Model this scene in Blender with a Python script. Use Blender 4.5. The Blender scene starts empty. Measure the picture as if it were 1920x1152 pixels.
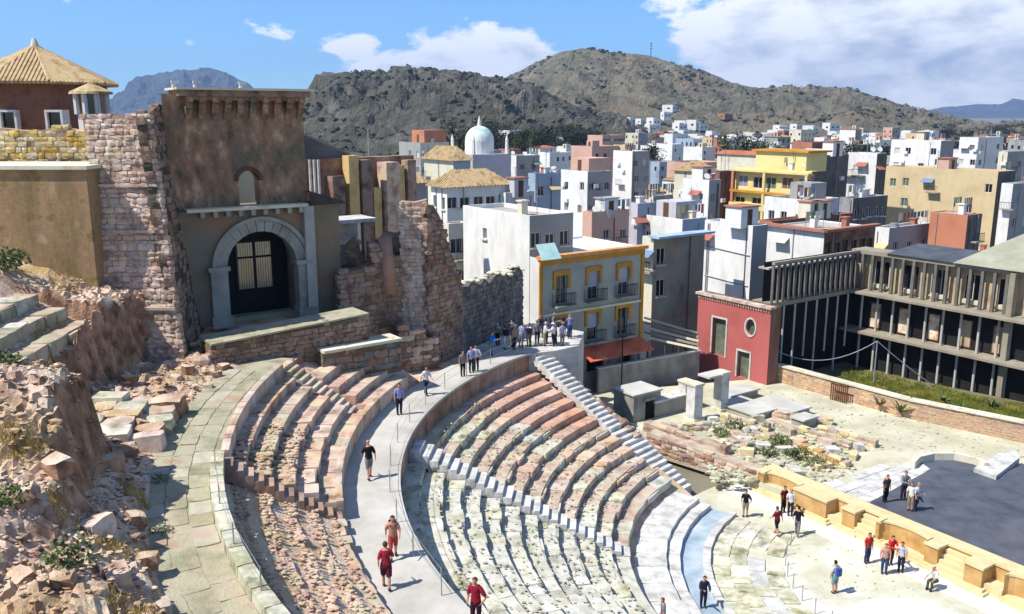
import bpy, bmesh, math, random
import numpy as np
from mathutils import Vector, Matrix, noise as mn
random.seed(7); np.random.seed(7)
R = math.radians
sc = bpy.context.scene
col = sc.collection
# ------------------------------------------------------------------ camera
F, PIT, H = 1650.0, R(12.3), 22.7          # focal length in photo pixels (1920 wide), pitch, eye height over the orchestra
cam = bpy.data.objects.new('camera', bpy.data.cameras.new('camera'))
cam.data.sensor_width = 36.0; cam.data.lens = F/1920*36
cam.data.clip_start = 0.5; cam.data.clip_end = 60000
cam.location = (0, 0, H); cam.rotation_euler = (math.pi/2-PIT, 0, 0)
col.objects.link(cam); sc.camera = cam
# ------------------------------------------------------------------ sun, sky, exposure
SUN_EL = R(54); SUN_AZ = math.atan2(-0.93, -0.36)       # the sun stands high, to the left and a little behind the camera
sdir = Vector((math.sin(SUN_AZ)*math.cos(SUN_EL), math.cos(SUN_AZ)*math.cos(SUN_EL), math.sin(SUN_EL)))
sun = bpy.data.objects.new('sun', bpy.data.lights.new('sun', 'SUN'))
sun.data.energy = 5.0; sun.data.angle = R(0.53); sun.data.color = (1.0, 0.955, 0.89)
sun.rotation_euler = (-sdir).to_track_quat('-Z', 'Y').to_euler(); sun.location = (-40, -20, 90)
col.objects.link(sun)
sc.view_settings.view_transform = 'Standard'; sc.view_settings.look = 'None'
sc.view_settings.exposure = 0.5; sc.view_settings.gamma = 1.0
sc.render.engine = 'CYCLES'
sc.cycles.max_bounces = 5; sc.cycles.diffuse_bounces = 3; sc.cycles.volume_bounces = 0
sc.cycles.use_denoising = True
world = bpy.data.worlds.new('World'); sc.world = world; world.use_nodes = True
def build_world():
    nt = world.node_tree; N = nt.nodes; L = nt.links
    for n in list(N): N.remove(n)
    out = N.new('ShaderNodeOutputWorld'); bg = N.new('ShaderNodeBackground'); bg.inputs[1].default_value = 0.098
    sky = N.new('ShaderNodeTexSky'); sky.sky_type = 'NISHITA'; sky.sun_disc = False
    sky.sun_elevation = SUN_EL; sky.sun_rotation = SUN_AZ; sky.altitude = 1500; sky.air_density = 1.0; sky.dust_density = 0.0; sky.ozone_density = 3.0
    tc = N.new('ShaderNodeTexCoord'); sp = N.new('ShaderNodeSeparateXYZ'); L.new(tc.outputs['Generated'], sp.inputs[0])
    def M(op, a, b=None, c=None):
        n = N.new('ShaderNodeMath'); n.operation = op
        for i, x in enumerate((a, b, c)):
            if x is None: continue
            if isinstance(x, (int, float)): n.inputs[i].default_value = x
            else: L.new(x, n.inputs[i])
        return n.outputs[0]
    az = M('MULTIPLY', M('ARCTAN2', sp.outputs[0], sp.outputs[1]), 57.2958)          # degrees, 0 straight ahead
    el = M('MULTIPLY', M('ARCSINE', sp.outputs[2]), 57.2958)
    def blob(a0, e0, wa, we, s):      # a soft elliptical bank of cloud
        d = M('ADD', M('POWER', M('ABSOLUTE', M('DIVIDE', M('SUBTRACT', az, a0), wa)), 2), M('POWER', M('ABSOLUTE', M('DIVIDE', M('SUBTRACT', el, e0), we)), 2))
        return M('MULTIPLY', M('MAXIMUM', M('SUBTRACT', 1.0, d), 0.0), s)
    vec = N.new('ShaderNodeCombineXYZ'); L.new(M('MULTIPLY', az, 0.16), vec.inputs[0]); L.new(M('MULTIPLY', el, 0.34), vec.inputs[1])
    def noi(scale, det, dist=0.0, off=0.0):
        n = N.new('ShaderNodeTexNoise'); n.inputs['Scale'].default_value = scale; n.inputs['Detail'].default_value = det
        n.inputs['Roughness'].default_value = 0.58; n.inputs['Distortion'].default_value = dist
        if off:
            a = N.new('ShaderNodeVectorMath'); a.operation = 'ADD'; a.inputs[1].default_value = (off, off*.7, off*.3); L.new(vec.outputs[0], a.inputs[0]); L.new(a.outputs[0], n.inputs[0])
        else: L.new(vec.outputs[0], n.inputs[0])
        return n.outputs['Fac']
    n1 = noi(1.0, 9, 0.25); n2 = noi(0.35, 3, 0, 7.3); n3 = noi(1.7, 6, 0.3, 3.1)
    banks = M('MAXIMUM', blob(-3.0, 3.0, 9.0, 3.1, 0.80), M('MAXIMUM', blob(-9.4, 4.1, 2.8, 1.3, .62), blob(27, 4.0, 20.5, 10, 1.15)))
    far = M('MULTIPLY', M('MAXIMUM', M('SUBTRACT', n2, 0.5), 0.0), 2.4)     # the same broken cloud goes on round the sky
    farm = M('MINIMUM', M('MAXIMUM', M('DIVIDE', M('SUBTRACT', M('ABSOLUTE', M('SUBTRACT', az, 2)), 42), 15), 0.0), 1.0)
    high = M('MINIMUM', M('MAXIMUM', M('DIVIDE', M('SUBTRACT', el, 9), 8), 0.0), 1.0)
    bias = M('MAXIMUM', banks, M('MULTIPLY', far, M('MAXIMUM', farm, high)))
    dens = M('ADD', bias, M('MULTIPLY', M('SUBTRACT', n1, 0.5), 2.3))
    mask = M('SMOOTH_MIN', M('MAXIMUM', M('DIVIDE', M('SUBTRACT', dens, 0.27), 0.15), 0.0), 1.0, 0.15)
    ramp = N.new('ShaderNodeValToRGB'); e = ramp.color_ramp.elements
    e[0].position = 0.32; e[0].color = (0.38, 0.44, 0.53, 1); e[1].position = 0.60; e[1].color = (1.0, 1.0, 1.0, 1)
    # lit where the cloud is thin (edges and tops), grey-blue where it is thick
    L.new(M('SUBTRACT', M('ADD', M('MULTIPLY', n3, 0.75), 0.28), M('MULTIPLY', M('MAXIMUM', M('SUBTRACT', dens, 0.5), 0.0), 0.28)), ramp.inputs[0])
    cm = N.new('ShaderNodeVectorMath'); cm.operation = 'SCALE'; cm.inputs['Scale'].default_value = 10.2; L.new(ramp.outputs[0], cm.inputs[0])
    skc = N.new('ShaderNodeMix'); skc.data_type = 'RGBA'; skc.blend_type = 'MULTIPLY'; skc.inputs[0].default_value = 1.0
    L.new(sky.outputs[0], skc.inputs[6]); skc.inputs[7].default_value = (0.64, 1.0, 1.30, 1)
    mx = N.new('ShaderNodeMix'); mx.data_type = 'RGBA'; L.new(M('MULTIPLY', mask, 0.95), mx.inputs[0])
    L.new(skc.outputs[2], mx.inputs[6]); L.new(cm.outputs[0], mx.inputs[7])
    L.new(mx.outputs[2], bg.inputs[0]); L.new(bg.outputs[0], out.inputs[0])
build_world()
# ------------------------------------------------------------------ measuring helpers: photo pixel + known height or distance -> place
def ray(px, py):
    a = (px-960)/F; b = -(py-576)/F
    return Vector((a, math.cos(PIT)+b*math.sin(PIT), -math.sin(PIT)+b*math.cos(PIT)))
def gp(px, py, z):
    d = ray(px, py); return Vector((0, 0, H)) + d*((z-H)/d.z)
def at(px, py, Y):
    d = ray(px, py); return Vector((0, 0, H)) + d*(Y/d.y)
def zat(py, Y): return at(960, py, Y).z
CX, CY = 22.0, 39.3                                   # centre of the theatre's arcs
UD = Vector((0.82, 0.572, 0)); VD = Vector((-0.572, 0.82, 0))   # the two street directions
def pol(r, th, z=0.0): return Vector((CX+r*math.cos(R(th)), CY+r*math.sin(R(th)), z))
# ------------------------------------------------------------------ object helpers
def S(r, g, b): # sRGB bytes to linear
    f = lambda c: (c/255/12.92) if c <= 10 else ((c/255+0.055)/1.055)**2.4
    return (f(r), f(g), f(b), 1.0)
def wloc(o):
    v = Vector((0, 0, 0))
    while o is not None: v += o.location; o = o.parent
    return v
def tag(o, label=None, cat=None, group=None, kind=None):
    if label: o['label'] = label
    if cat: o['category'] = cat
    if group: o['group'] = group
    if kind: o['kind'] = kind
    return o
def empty(name, loc, label, cat, group=None):
    o = bpy.data.objects.new(name, None); o.location = loc; o.empty_display_size = 0.3; col.objects.link(o)
    return tag(o, label, cat, group)
class MB:
    def __init__(s): s.v = []; s.f = []; s.m = []
    def add(s, vs, fs, mi=0):
        n = len(s.v); s.v.extend([tuple(x) for x in vs]); s.f.extend([tuple(i+n for i in q) for q in fs]); s.m.extend([mi]*len(fs)); return s
    def poly(s, pts, mi=0): return s.add(pts, [tuple(range(len(pts)))], mi)
    def obox(s, c, a, b, d, mi=0):          # centre and three half vectors
        c, a, b, d = Vector(c), Vector(a), Vector(b), Vector(d)
        vs = [c+a*i+b*j+d*k for k in (-1, 1) for j in (-1, 1) for i in (-1, 1)]
        return s.add(vs, [(0, 2, 3, 1), (4, 5, 7, 6), (0, 1, 5, 4), (2, 6, 7, 3), (0, 4, 6, 2), (1, 3, 7, 5)], mi)
    def box(s, x0, x1, y0, y1, z0, z1, mi=0):
        return s.obox(((x0+x1)/2, (y0+y1)/2, (z0+z1)/2), ((x1-x0)/2, 0, 0), (0, (y1-y0)/2, 0), (0, 0, (z1-z0)/2), mi)
    def prism(s, pts, z0, z1, mi=0):        # pts: 2-d outline, counter-clockwise
        n = len(pts)
        g = lambda z, p: z(p) if callable(z) else z
        vs = [(p[0], p[1], g(z0, p)) for p in pts] + [(p[0], p[1], g(z1, p)) for p in pts]
        return s.add(vs, [tuple(range(n-1, -1, -1)), tuple(range(n, 2*n))] + [(i, (i+1) % n, n+(i+1) % n, n+i) for i in range(n)], mi)
    def cyl(s, p0, p1, r0, r1=None, n=8, mi=0, caps=True):
        p0, p1 = Vector(p0), Vector(p1); r1 = r0 if r1 is None else r1
        d = (p1-p0).normalized(); a = d.orthogonal().normalized(); b = d.cross(a)
        vs = []
        for p, r in ((p0, r0), (p1, r1)):
            for i in range(n):
                t = 2*math.pi*i/n; vs.append(p+a*math.cos(t)*r+b*math.sin(t)*r)
        fs = [(i, (i+1) % n, n+(i+1) % n, n+i) for i in range(n)]
        if caps: fs += [tuple(range(n-1, -1, -1)), tuple(range(n, 2*n))]
        return s.add(vs, fs, mi)
    def sector(s, r0, r1, t0, t1, z0, z1, n=None, mi=0, c=(CX, CY)):   # ring sector prism (degrees)
        n = n or max(2, int(abs(t1-t0)/2.2)); vs = []
        for i in range(n+1):
            t = R(t0+(t1-t0)*i/n); cs, sn = math.cos(t), math.sin(t)
            for r, z in ((r0, z0), (r1, z0), (r1, z1), (r0, z1)): vs.append((c[0]+r*cs, c[1]+r*sn, z))
        fs = []
        for i in range(n):
            a = 4*i; b = a+4
            for k in range(4): fs.append((a+k, a+(k+1) % 4, b+(k+1) % 4, b+k)[::-1])
        fs += [(0, 1, 2, 3)[::-1], (4*n, 4*n+1, 4*n+2, 4*n+3)]
        return s.add(vs, fs, mi)
    def mesh(s, name, mats):
        me = bpy.data.meshes.new(name); me.from_pydata(s.v, [], s.f)
        for m in (mats if isinstance(mats, (list, tuple)) else [mats]): me.materials.append(m)
        if any(s.m): me.polygons.foreach_set('material_index', s.m)
        return me
    def build(s, name, mats, parent=None, smooth=False, kind=None, origin=None):
        w = wloc(parent) if parent else Vector(origin or (0, 0, 0))
        if w.length > 0: s.v = [(x-w.x, y-w.y, z-w.z) for x, y, z in s.v]
        me = s.mesh(name, mats)
        if smooth: me.polygons.foreach_set('use_smooth', [True]*len(me.polygons))
        bm = bmesh.new(); bm.from_mesh(me); bmesh.ops.recalc_face_normals(bm, faces=bm.faces); bm.to_mesh(me); bm.free()
        o = bpy.data.objects.new(name, me); col.objects.link(o)
        if parent: o.parent = parent
        else: o.location = w
        if kind: o['kind'] = kind
        return o
def inst(name, me, M, parent=None):          # M: world matrix (translation, rotation, scale); parents carry translation only
    o = bpy.data.objects.new(name, me); col.objects.link(o)
    if parent: o.parent = parent; M = Matrix.Translation(-wloc(parent)) @ M
    o.matrix_basis = M
    return o
# ------------------------------------------------------------------ materials
_mats = {}
def mat(name, cols, scale=1.0, rough=0.9, bump=0.25, bscale=14.0, rand=0.0, spec=0.25, bdist=0.03, metal=0.0, stain=None, stretch=None, slope=None, hue=0.0):
    """cols: 2-4 sRGB colours mixed by world-space noise; rand: brightness change from object to object; slope: colour on steep faces"""
    if name in _mats: return _mats[name]
    m = bpy.data.materials.new(name); m.use_nodes = True; nt = m.node_tree; N = nt.nodes; L = nt.links
    b = N['Principled BSDF']; b.inputs['Roughness'].default_value = rough; b.inputs['Specular IOR Level'].default_value = spec; b.inputs['Metallic'].default_value = metal
    g = N.new('ShaderNodeNewGeometry'); vec = g.outputs['Position']
    if stretch:
        vm = N.new('ShaderNodeVectorMath'); vm.operation = 'MULTIPLY'; vm.inputs[1].default_value = stretch; L.new(vec, vm.inputs[0]); vec = vm.outputs[0]
    nz = N.new('ShaderNodeTexNoise'); nz.inputs['Scale'].default_value = scale; nz.inputs['Detail'].default_value = 8; nz.inputs['Roughness'].default_value = 0.62; L.new(vec, nz.inputs['Vector'])
    cr = N.new('ShaderNodeValToRGB'); L.new(nz.outputs['Fac'], cr.inputs[0]); el = cr.color_ramp.elements
    n = len(cols); lo, hi = 0.34, 0.66
    el[0].position = lo; el[0].color = S(*cols[0]); el[1].position = hi; el[1].color = S(*cols[-1])
    for i in range(1, n-1):
        e = el.new(lo+(hi-lo)*i/(n-1)); e.color = S(*cols[i])
    c = cr.outputs[0]
    def mixc(fac, a, bcol, mode='MIX'):
        x = N.new('ShaderNodeMix'); x.data_type = 'RGBA'; x.blend_type = mode
        if isinstance(fac, float): x.inputs[0].default_value = fac
        else: L.new(fac, x.inputs[0])
        L.new(a, x.inputs[6])
        if isinstance(bcol, tuple): x.inputs[7].default_value = bcol
        else: L.new(bcol, x.inputs[7])
        return x.outputs[2]
    if stain:                                 # broad blotches of wear: (colour, scale, amount)
        n2 = N.new('ShaderNodeTexNoise'); n2.inputs['Scale'].default_value = stain[1]; n2.inputs['Detail'].default_value = 7; n2.inputs['Roughness'].default_value = 0.7
        v2 = N.new('ShaderNodeVectorMath'); v2.operation = 'MULTIPLY_ADD'; v2.inputs[1].default_value = (1, 1, 0.35 if stain[1] > .4 else 1); v2.inputs[2].default_value = (13.7, 5.1, 2.2); L.new(g.outputs['Position'], v2.inputs[0]); L.new(v2.outputs[0], n2.inputs['Vector'])
        mr = N.new('ShaderNodeMapRange'); mr.inputs[1].default_value = 0.47; mr.inputs[2].default_value = 0.66; mr.inputs[3].default_value = 0; mr.inputs[4].default_value = stain[2]; L.new(n2.outputs['Fac'], mr.inputs[0])
        c = mixc(mr.outputs[0], c, S(*stain[0]))
    if slope:
        sx = N.new('ShaderNodeSeparateXYZ'); L.new(g.outputs['True Normal'], sx.inputs[0])
        mr = N.new('ShaderNodeMapRange'); mr.inputs[1].default_value = 0.6; mr.inputs[2].default_value = 0.3; L.new(sx.outputs[2], mr.inputs[0])
        n4 = N.new('ShaderNodeTexNoise'); n4.inputs['Scale'].default_value = 1.6; n4.inputs['Detail'].default_value = 8
        vq = N.new('ShaderNodeVectorMath'); vq.operation = 'MULTIPLY'; vq.inputs[1].default_value = (1.3, 1.3, .9); L.new(g.outputs['Position'], vq.inputs[0]); L.new(vq.outputs[0], n4.inputs['Vector'])
        r4 = N.new('ShaderNodeValToRGB'); r4.color_ramp.elements[0].color = S(*slope[0]); r4.color_ramp.elements[1].color = S(*slope[1]); r4.color_ramp.elements[0].position = .35; r4.color_ramp.elements[1].position = .65; L.new(n4.outputs['Fac'], r4.inputs[0])
        c = mixc(mr.outputs[0], c, r4.outputs[0])
    if rand or hue:
        oi = N.new('ShaderNodeObjectInfo'); hs = N.new('ShaderNodeHueSaturation')
        m1 = N.new('ShaderNodeMapRange'); m1.inputs[3].default_value = 1-rand; m1.inputs[4].default_value = 1+rand; L.new(oi.outputs['Random'], m1.inputs[0]); L.new(m1.outputs[0], hs.inputs['Value'])
        if hue:
            ml = N.new('ShaderNodeMath'); ml.operation = 'MULTIPLY'; ml.inputs[1].default_value = 7.31; L.new(oi.outputs['Random'], ml.inputs[0])
            fr = N.new('ShaderNodeMath'); fr.operation = 'FRACT'; L.new(ml.outputs[0], fr.inputs[0])
            m2 = N.new('ShaderNodeMapRange'); m2.inputs[3].default_value = 1-hue; m2.inputs[4].default_value = 1+hue; L.new(fr.outputs[0], m2.inputs[0]); L.new(m2.outputs[0], hs.inputs['Saturation'])
        L.new(c, hs.inputs['Color']); c = hs.outputs[0]
    L.new(c, b.inputs['Base Color'])
    if bump:
        n3 = N.new('ShaderNodeTexNoise'); n3.inputs['Scale'].default_value = bscale; n3.inputs['Detail'].default_value = 6; n3.inputs['Roughness'].default_value = 0.65; L.new(vec, n3.inputs['Vector'])
        bp = N.new('ShaderNodeBump'); bp.inputs['Strength'].default_value = bump; bp.inputs['Distance'].default_value = bdist; L.new(n3.outputs['Fac'], bp.inputs['Height']); L.new(bp.outputs[0], b.inputs['Normal'])
    _mats[name] = m
    return m
def glass(name, c, rough=0.08):
    if name in _mats: return _mats[name]
    m = bpy.data.materials.new(name); m.use_nodes = True; b = m.node_tree.nodes['Principled BSDF']
    b.inputs['Base Color'].default_value = S(*c); b.inputs['Roughness'].default_value = rough; b.inputs['Specular IOR Level'].default_value = 0.6
    _mats[name] = m; return m
M_pink = mat('seat_stone_pink', [(130, 106, 90), (182, 154, 136), (200, 176, 158), (188, 178, 156)], 0.9, bump=0.5, bscale=9, rand=0.10, stain=((150, 150, 118), .8, 0.7), hue=.25)
M_grey = mat('seat_stone_grey', [(116, 112, 90), (172, 170, 146), (200, 197, 180), (196, 176, 156)], 1.2, bump=0.6, bscale=8, rand=0.10, stain=((140, 142, 108), 1.0, 0.65), hue=.25)
M_red = mat('restored_stone_red', [(160, 122, 102), (184, 148, 128), (196, 166, 146)], 0.8, bump=0.3, bscale=10, rand=0.10, stain=((192, 144, 116), .4, .4), hue=.15)
M_white = mat('marble_white', [(160, 158, 150), (196, 194, 188), (208, 206, 202)], 1.5, rough=.7, bump=0.3, bscale=9, rand=0.08, stain=((168, 166, 158), .9, .5))
M_walk = mat('walkway_concrete', [(166, 162, 152), (182, 178, 168), (190, 186, 178)], 0.5, bump=0.2, bscale=18, stain=((156, 152, 140), .35, .6))
M_brown = mat('wall_stone_brown', [(112, 88, 74), (148, 120, 102), (170, 142, 122)], 0.8, bump=0.6, bscale=8, rand=0.16, hue=.2)
M_core = mat('rubble_core', [(146, 126, 108), (182, 162, 142), (190, 182, 160)], 1.1, bump=1.0, bscale=7, bdist=.06)
# ================================================================== the setting: ground, terrain, hills
def fbm(x, y, z=0.0, o=5): return mn.fractal(Vector((x, y, z)), 1.0, 2.0, o)
def rdg(x, y, z=0.0): return mn.ridged_multi_fractal(Vector((x, y, z)), 0.9, 2.1, 5, 1.0, 2.0)
def sstep(a, b, x):
    t = min(1.0, max(0.0, (x-a)/(b-a))); return t*t*(3-2*t)
def lerpn(x, xs, ys): return float(np.interp(x, xs, ys))
M_ground = mat('city_ground', [(104, 104, 86), (130, 124, 108), (92, 98, 74)], 0.06, bump=.3, bscale=1.5)
b = MB(); ring = [(1, 0)]
gs = [0, 120, 260, 600, 1400, 4000, 12000, 24000]
vs = [(0, 30, -0.4)]; fs = []
for k, r in enumerate(gs[1:]):
    for i in range(48):
        t = 2*math.pi*i/48; vs.append((r*math.cos(t), 30+r*math.sin(t), -0.4))
for i in range(48): fs.append((0, 1+i, 1+(i+1) % 48))
for k in range(len(gs)-2):
    for i in range(48):
        a = 1+48*k+i; a2 = 1+48*k+(i+1) % 48; fs.append((a, a+48, a2+48, a2))
b.add(vs, fs); o = b.build('ground', M_ground); tag(o, kind='structure')

RI0 = 15.2; DR = 0.92; DZ = 0.425; Z0 = 0.85         # lower seating: 13 rows
def zlow(r): return Z0-0.1+(r-RI0)*DZ/DR
UR0 = 29.6; UDR = 0.86; UZ0 = 8.05; UDZ = 0.45      # upper seating: 5 rows
def zup(r): return UZ0-0.1+(r-UR0)*UDZ/UDR
TH = [150, 168, 174, 180, 186, 192, 196, 200, 206, 210, 216, 232]
RCV = [44, 41.5, 40.3, 40.9, 41.2, 39.8, 38.0, 38.0, 37.9, 39.2, 42, 46]
ZT = [11.5, 12.5, 14.0, 14.0, 13.3, 13.0, 13.9, 14.2, 12.4, 12.0, 12.1, 12.4]
ZB = [10.6, 10.6, 10.5, 10.5, 10.7, 10.9, 11.0, 11.2, 11.4, 11.5, 11.6, 11.6]
def terr(r, th):
    p = pol(r, th); x, y = p.x, p.y
    if th < 137.2: return 0.3
    if r < 14.6: return -0.2
    if r < 27.35: z = zlow(r)-0.5
    elif r < 29.55: z = 7.0
    elif r < 33.9: z = zup(r)-0.5
    elif r < 36.0: z = 10.05
    else: z = 10.2
    if r >= 29.55 and th < 160: z = 7.0 if th < 158 else min(z, 7.0+(th-158)*1.4)
    if r > 36 and th >= 160:
        rc = lerpn(th, TH, RCV); zt = lerpn(th, TH, ZT); zb = lerpn(th, TH, ZB)
        s = th*0.65
        fl = 0.5*rdg(s*0.6, 3.1)-0.55+0.35*fbm(s*2.2, 1.7, r*.1)
        e = sstep(-0.35, 0.55, r-rc+fl)
        zz = 10.2+(zb-10.2)*sstep(36, 38.5, r)
        steep = zz+(zt-zz)*e+max(0, r-rc)*0.17*e+max(0, r-42.5)*.2*e*(1-sstep(186,196,th))
        rough = sstep(36.0, 37.0, r)
        rocky = (rdg(x*0.42, y*0.42, 4)-1.0)*0.34+fbm(x*1.3, y*1.3, 2)*0.26+fbm(x*4, y*4, 8)*0.12
        z = steep+rocky*rough*(0.5 if e > .95 else .8)
        bed = .42+.1*fbm(x*.2, y*.2, 6); z += rough*.5*(round((z+.25*fbm(x*.5, y*.5, 1))/bed)*bed-z)*(1-sstep(.02, .2, e)*(1-sstep(.9, 1, e)))
        if 179 < th < 194 and 41.1 < r < 45.2: z = min(z, 13.3+(r-41.4)/1.15*.62-.4)
        if th < 172: z = z*sstep(166, 172, th)+10.6*(1-sstep(166, 172, th))
        z += 0.45*sstep(36.1, 36.5, r)*sstep(196, 199, th)          # a low edge of rock along the path
    return z
M_rock = mat('hillside_rock', [(150, 122, 100), (198, 168, 146), (216, 192, 170), (198, 190, 164)], 0.7, bump=1.0, bscale=7, bdist=.10, stain=((176, 152, 92), .28, .75), slope=((112, 82, 62), (184, 146, 118)))
rs = [13.9, 14.6, 18, 21, 24, 27.2, 27.36, 29.5, 29.56, 31, 32.5, 33.85, 33.92, 35, 35.9]+list(np.arange(36.0, 44.4, 0.13))+[44.8, 45.5, 46.3, 47.2, 48.3, 49.6, 51, 53, 56, 60, 66]
ths = [137.21]+list(np.arange(138, 171, 1.0))+list(np.arange(171, 222, 0.22))+[223, 225, 227, 229, 232]
vs = []; fs = []
for th in ths:
    for r in rs:
        p = pol(r, th); vs.append((p.x, p.y, terr(r, th)))
n = len(rs)
for i in range(len(ths)-1):
    for j in range(n-1):
        a = i*n+j; fs.append((a, a+1, a+n+1, a+n))
b = MB(); b.add(vs, fs); o = b.build('terrain', M_rock); tag(o, kind='structure')

# ---- hills: each a real mound with its ridge at the given distance
def hill(name, prof, D0, D1, mats, namp, nsc, seed, sag=1.2, rr_=.75, nx=150, ny=46):
    xs = [p[0] for p in prof]; ys = [p[1] for p in prof]
    def hz(px, s):            # s: 0 foot, 1 ridge, >1 behind
        rz = max(0.0, zat(lerpn(px, xs, ys), D1))+1.0
        d = D0+(D1-D0)*s
        X = (px-960)/F*math.cos(0)*d/ (math.cos(PIT))  # along the ray's bearing
        k = (sstep(0, 1, s)*0.35+0.65*s**sag) if s <= 1 else max(0.0, 1-(s-1)*1.3)
        nn = (rdg(X*nsc, d*nsc, seed)-1.1)*namp+fbm(X*nsc*5, d*nsc*5, seed)*namp*.35
        z = rz*k+nn*min(1, s*2.5)*(1-rr_*sstep(.75, 1, s) if s <= 1 else 1-rr_)
        return X, d, max(-2.0, z-0.5*(s <= 0))
    P = np.linspace(xs[0]-40, xs[-1]+40, nx); Q = list(np.linspace(0, 1, ny))+[1.1, 1.3, 1.8]
    vs = []; fs = []
    for px in P:
        for s in Q: vs.append(hz(px, s))
    m = len(Q)
    for i in range(nx-1):
        for j in range(m-1):
            a = i*m+j; fs.append((a, a+1, a+m+1, a+m))
    b = MB(); b.add(vs, fs); o = b.build(name, mats, smooth=False); tag(o, kind='structure')
    return hz
M_h1 = mat('hill_scrub_dark', [(70, 70, 60), (94, 92, 80), (122, 116, 104)], 0.05, bump=1.0, bscale=.3, bdist=5, stain=((66, 68, 56), .02, .7))
M_h2 = mat('hill_scrub_olive', [(92, 92, 76), (116, 112, 92), (136, 126, 106)], 0.035, bump=1.0, bscale=.2, bdist=8, stain=((142, 116, 96), .008, .45))
M_far = mat('far_mountain', [(58, 66, 70), (80, 86, 86)], 0.002, bump=1.0, bscale=.006, bdist=60)
hz2 = hill('hill', [(760, 252), (860, 215), (905, 190), (950, 152), (1000, 118), (1045, 98), (1085, 93), (1130, 99), (1190, 106), (1240, 118), (1300, 136), (1350, 156), (1400, 168), (1460, 167), (1530, 165), (1570, 172), (1640, 197), (1700, 215), (1745, 226), (1800, 238), (1900, 248), (2120, 256)], 620, 1500, M_h2, 17, .008, 5, nx=230, ny=80)
hz1 = hill('hill', [(380, 262), (480, 232), (560, 207), (585, 190), (612, 148), (640, 142), (668, 141), (700, 144), (742, 140), (752, 127), (775, 131), (800, 134), (850, 142), (905, 145), (950, 152), (990, 165), (1040, 190), (1090, 214), (1150, 224), (1200, 262)], 430, 800, M_h1, 15, .016, 1, rr_=.6, nx=230, ny=76)
hill('mountain', [(60, 226), (150, 217), (215, 206), (240, 198), (268, 172), (292, 150), (318, 141), (350, 136), (400, 131), (440, 133), (462, 141), (490, 163), (520, 186), (580, 206), (660, 214), (760, 226)], 3800, 5200, M_far, 75, .003, 3, rr_=.65, nx=160, ny=44)
hill('mountain', [(1500, 224), (1600, 218), (1700, 211), (1740, 203), (1790, 196), (1830, 199), (1856, 186), (1890, 190), (1920, 192), (1990, 184), (2100, 200), (2300, 214), (2420, 224)], 6500, 8500, M_far, 60, .001, 9, nx=100, ny=24)
# scrub growing on the two hills
M_bush = mat('scrub_leaf', [(54, 58, 44), (74, 76, 58), (92, 92, 72)], .2, bump=0, rough=.95)
def blob_mesh(rough, seed):
    rnd = random.Random(seed); bm = bmesh.new(); bmesh.ops.create_icosphere(bm, subdivisions=1, radius=1)
    for v in bm.verts: v.co *= 1+rnd.uniform(-rough, rough)
    vs = np.array([v.co[:] for v in bm.verts]); fs = [tuple(v.index for v in f.verts) for f in bm.faces]; bm.free(); return vs, fs
BL = [blob_mesh(.3, i) for i in range(5)]
def scatter(name, pts, m, seed=0, parent=None, kind='stuff', label=None, cat=None):
    """joined mass of small lumps: pts = (x, y, z, rx, ry, rz)"""
    rnd = random.Random(seed); V = []; Fc = []; n0 = 0
    for (x, y, z, rx, ry, rz) in pts:
        vs, fs = BL[rnd.randrange(5)]; a = rnd.uniform(0, 6.28); c, s = math.cos(a), math.sin(a)
        q = np.empty_like(vs); q[:, 0] = (vs[:, 0]*c-vs[:, 1]*s)*rx+x; q[:, 1] = (vs[:, 0]*s+vs[:, 1]*c)*ry+y; q[:, 2] = vs[:, 2]*rz+z
        V.append(q); Fc += [tuple(i+n0 for i in f) for f in fs]; n0 += len(vs)
    V = np.vstack(V)
    if parent: V = V-np.array(wloc(parent))
    me = bpy.data.meshes.new(name); me.from_pydata(V.tolist(), [], Fc); me.materials.append(m)
    o = bpy.data.objects.new(name, me); col.objects.link(o)
    if parent: o.parent = parent
    return tag(o, label, cat, kind=kind)
rnd = random.Random(3); pts = []
for i in range(3400):
    px = rnd.uniform(540, 1130); s = rnd.uniform(.02, 1)**.8; X, d, z = hz1(px, s); k = .4+1.5*rnd.random()**3
    if z > 0.5 and fbm(X*.02, d*.02, 7) > -.05: pts.append((X, d, z+.3*k, k*1.4, k*1.4, k))
for i in range(6000):
    px = rnd.uniform(900, 1780); s = rnd.uniform(.02, 1)**.8; X, d, z = hz2(px, s); k = (.5+2.0*rnd.random()**3)*(1.0 if rnd.random() < .9 else 1.8)
    if z > 0.5 and fbm(X*.012, d*.012, 3) > -.02: pts.append((X, d, z+.3*k, k*1.4, k*1.4, k))
scatter('scrub', pts, M_bush, 1, label='low dark scrub dotted over the two near hills', cat='scrub')
# mast on the ridge
X, d, z = hz2(1205, 1.0)
b = MB(); b.cyl((X, d, z-2), (X, d, z+22), .7, .4, 6)
for k in range(3): b.obox((X, d, z+12+4*k), (1.6, 0, 0), (0, .4, 0), (0, 0, .5))
o = b.build('radio_mast', mat('mast_steel', [(90, 92, 96), (110, 112, 116)], 1, bump=0, metal=.4)); tag(o, 'thin radio mast standing on the ridge of the bigger hill', 'mast')
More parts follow.
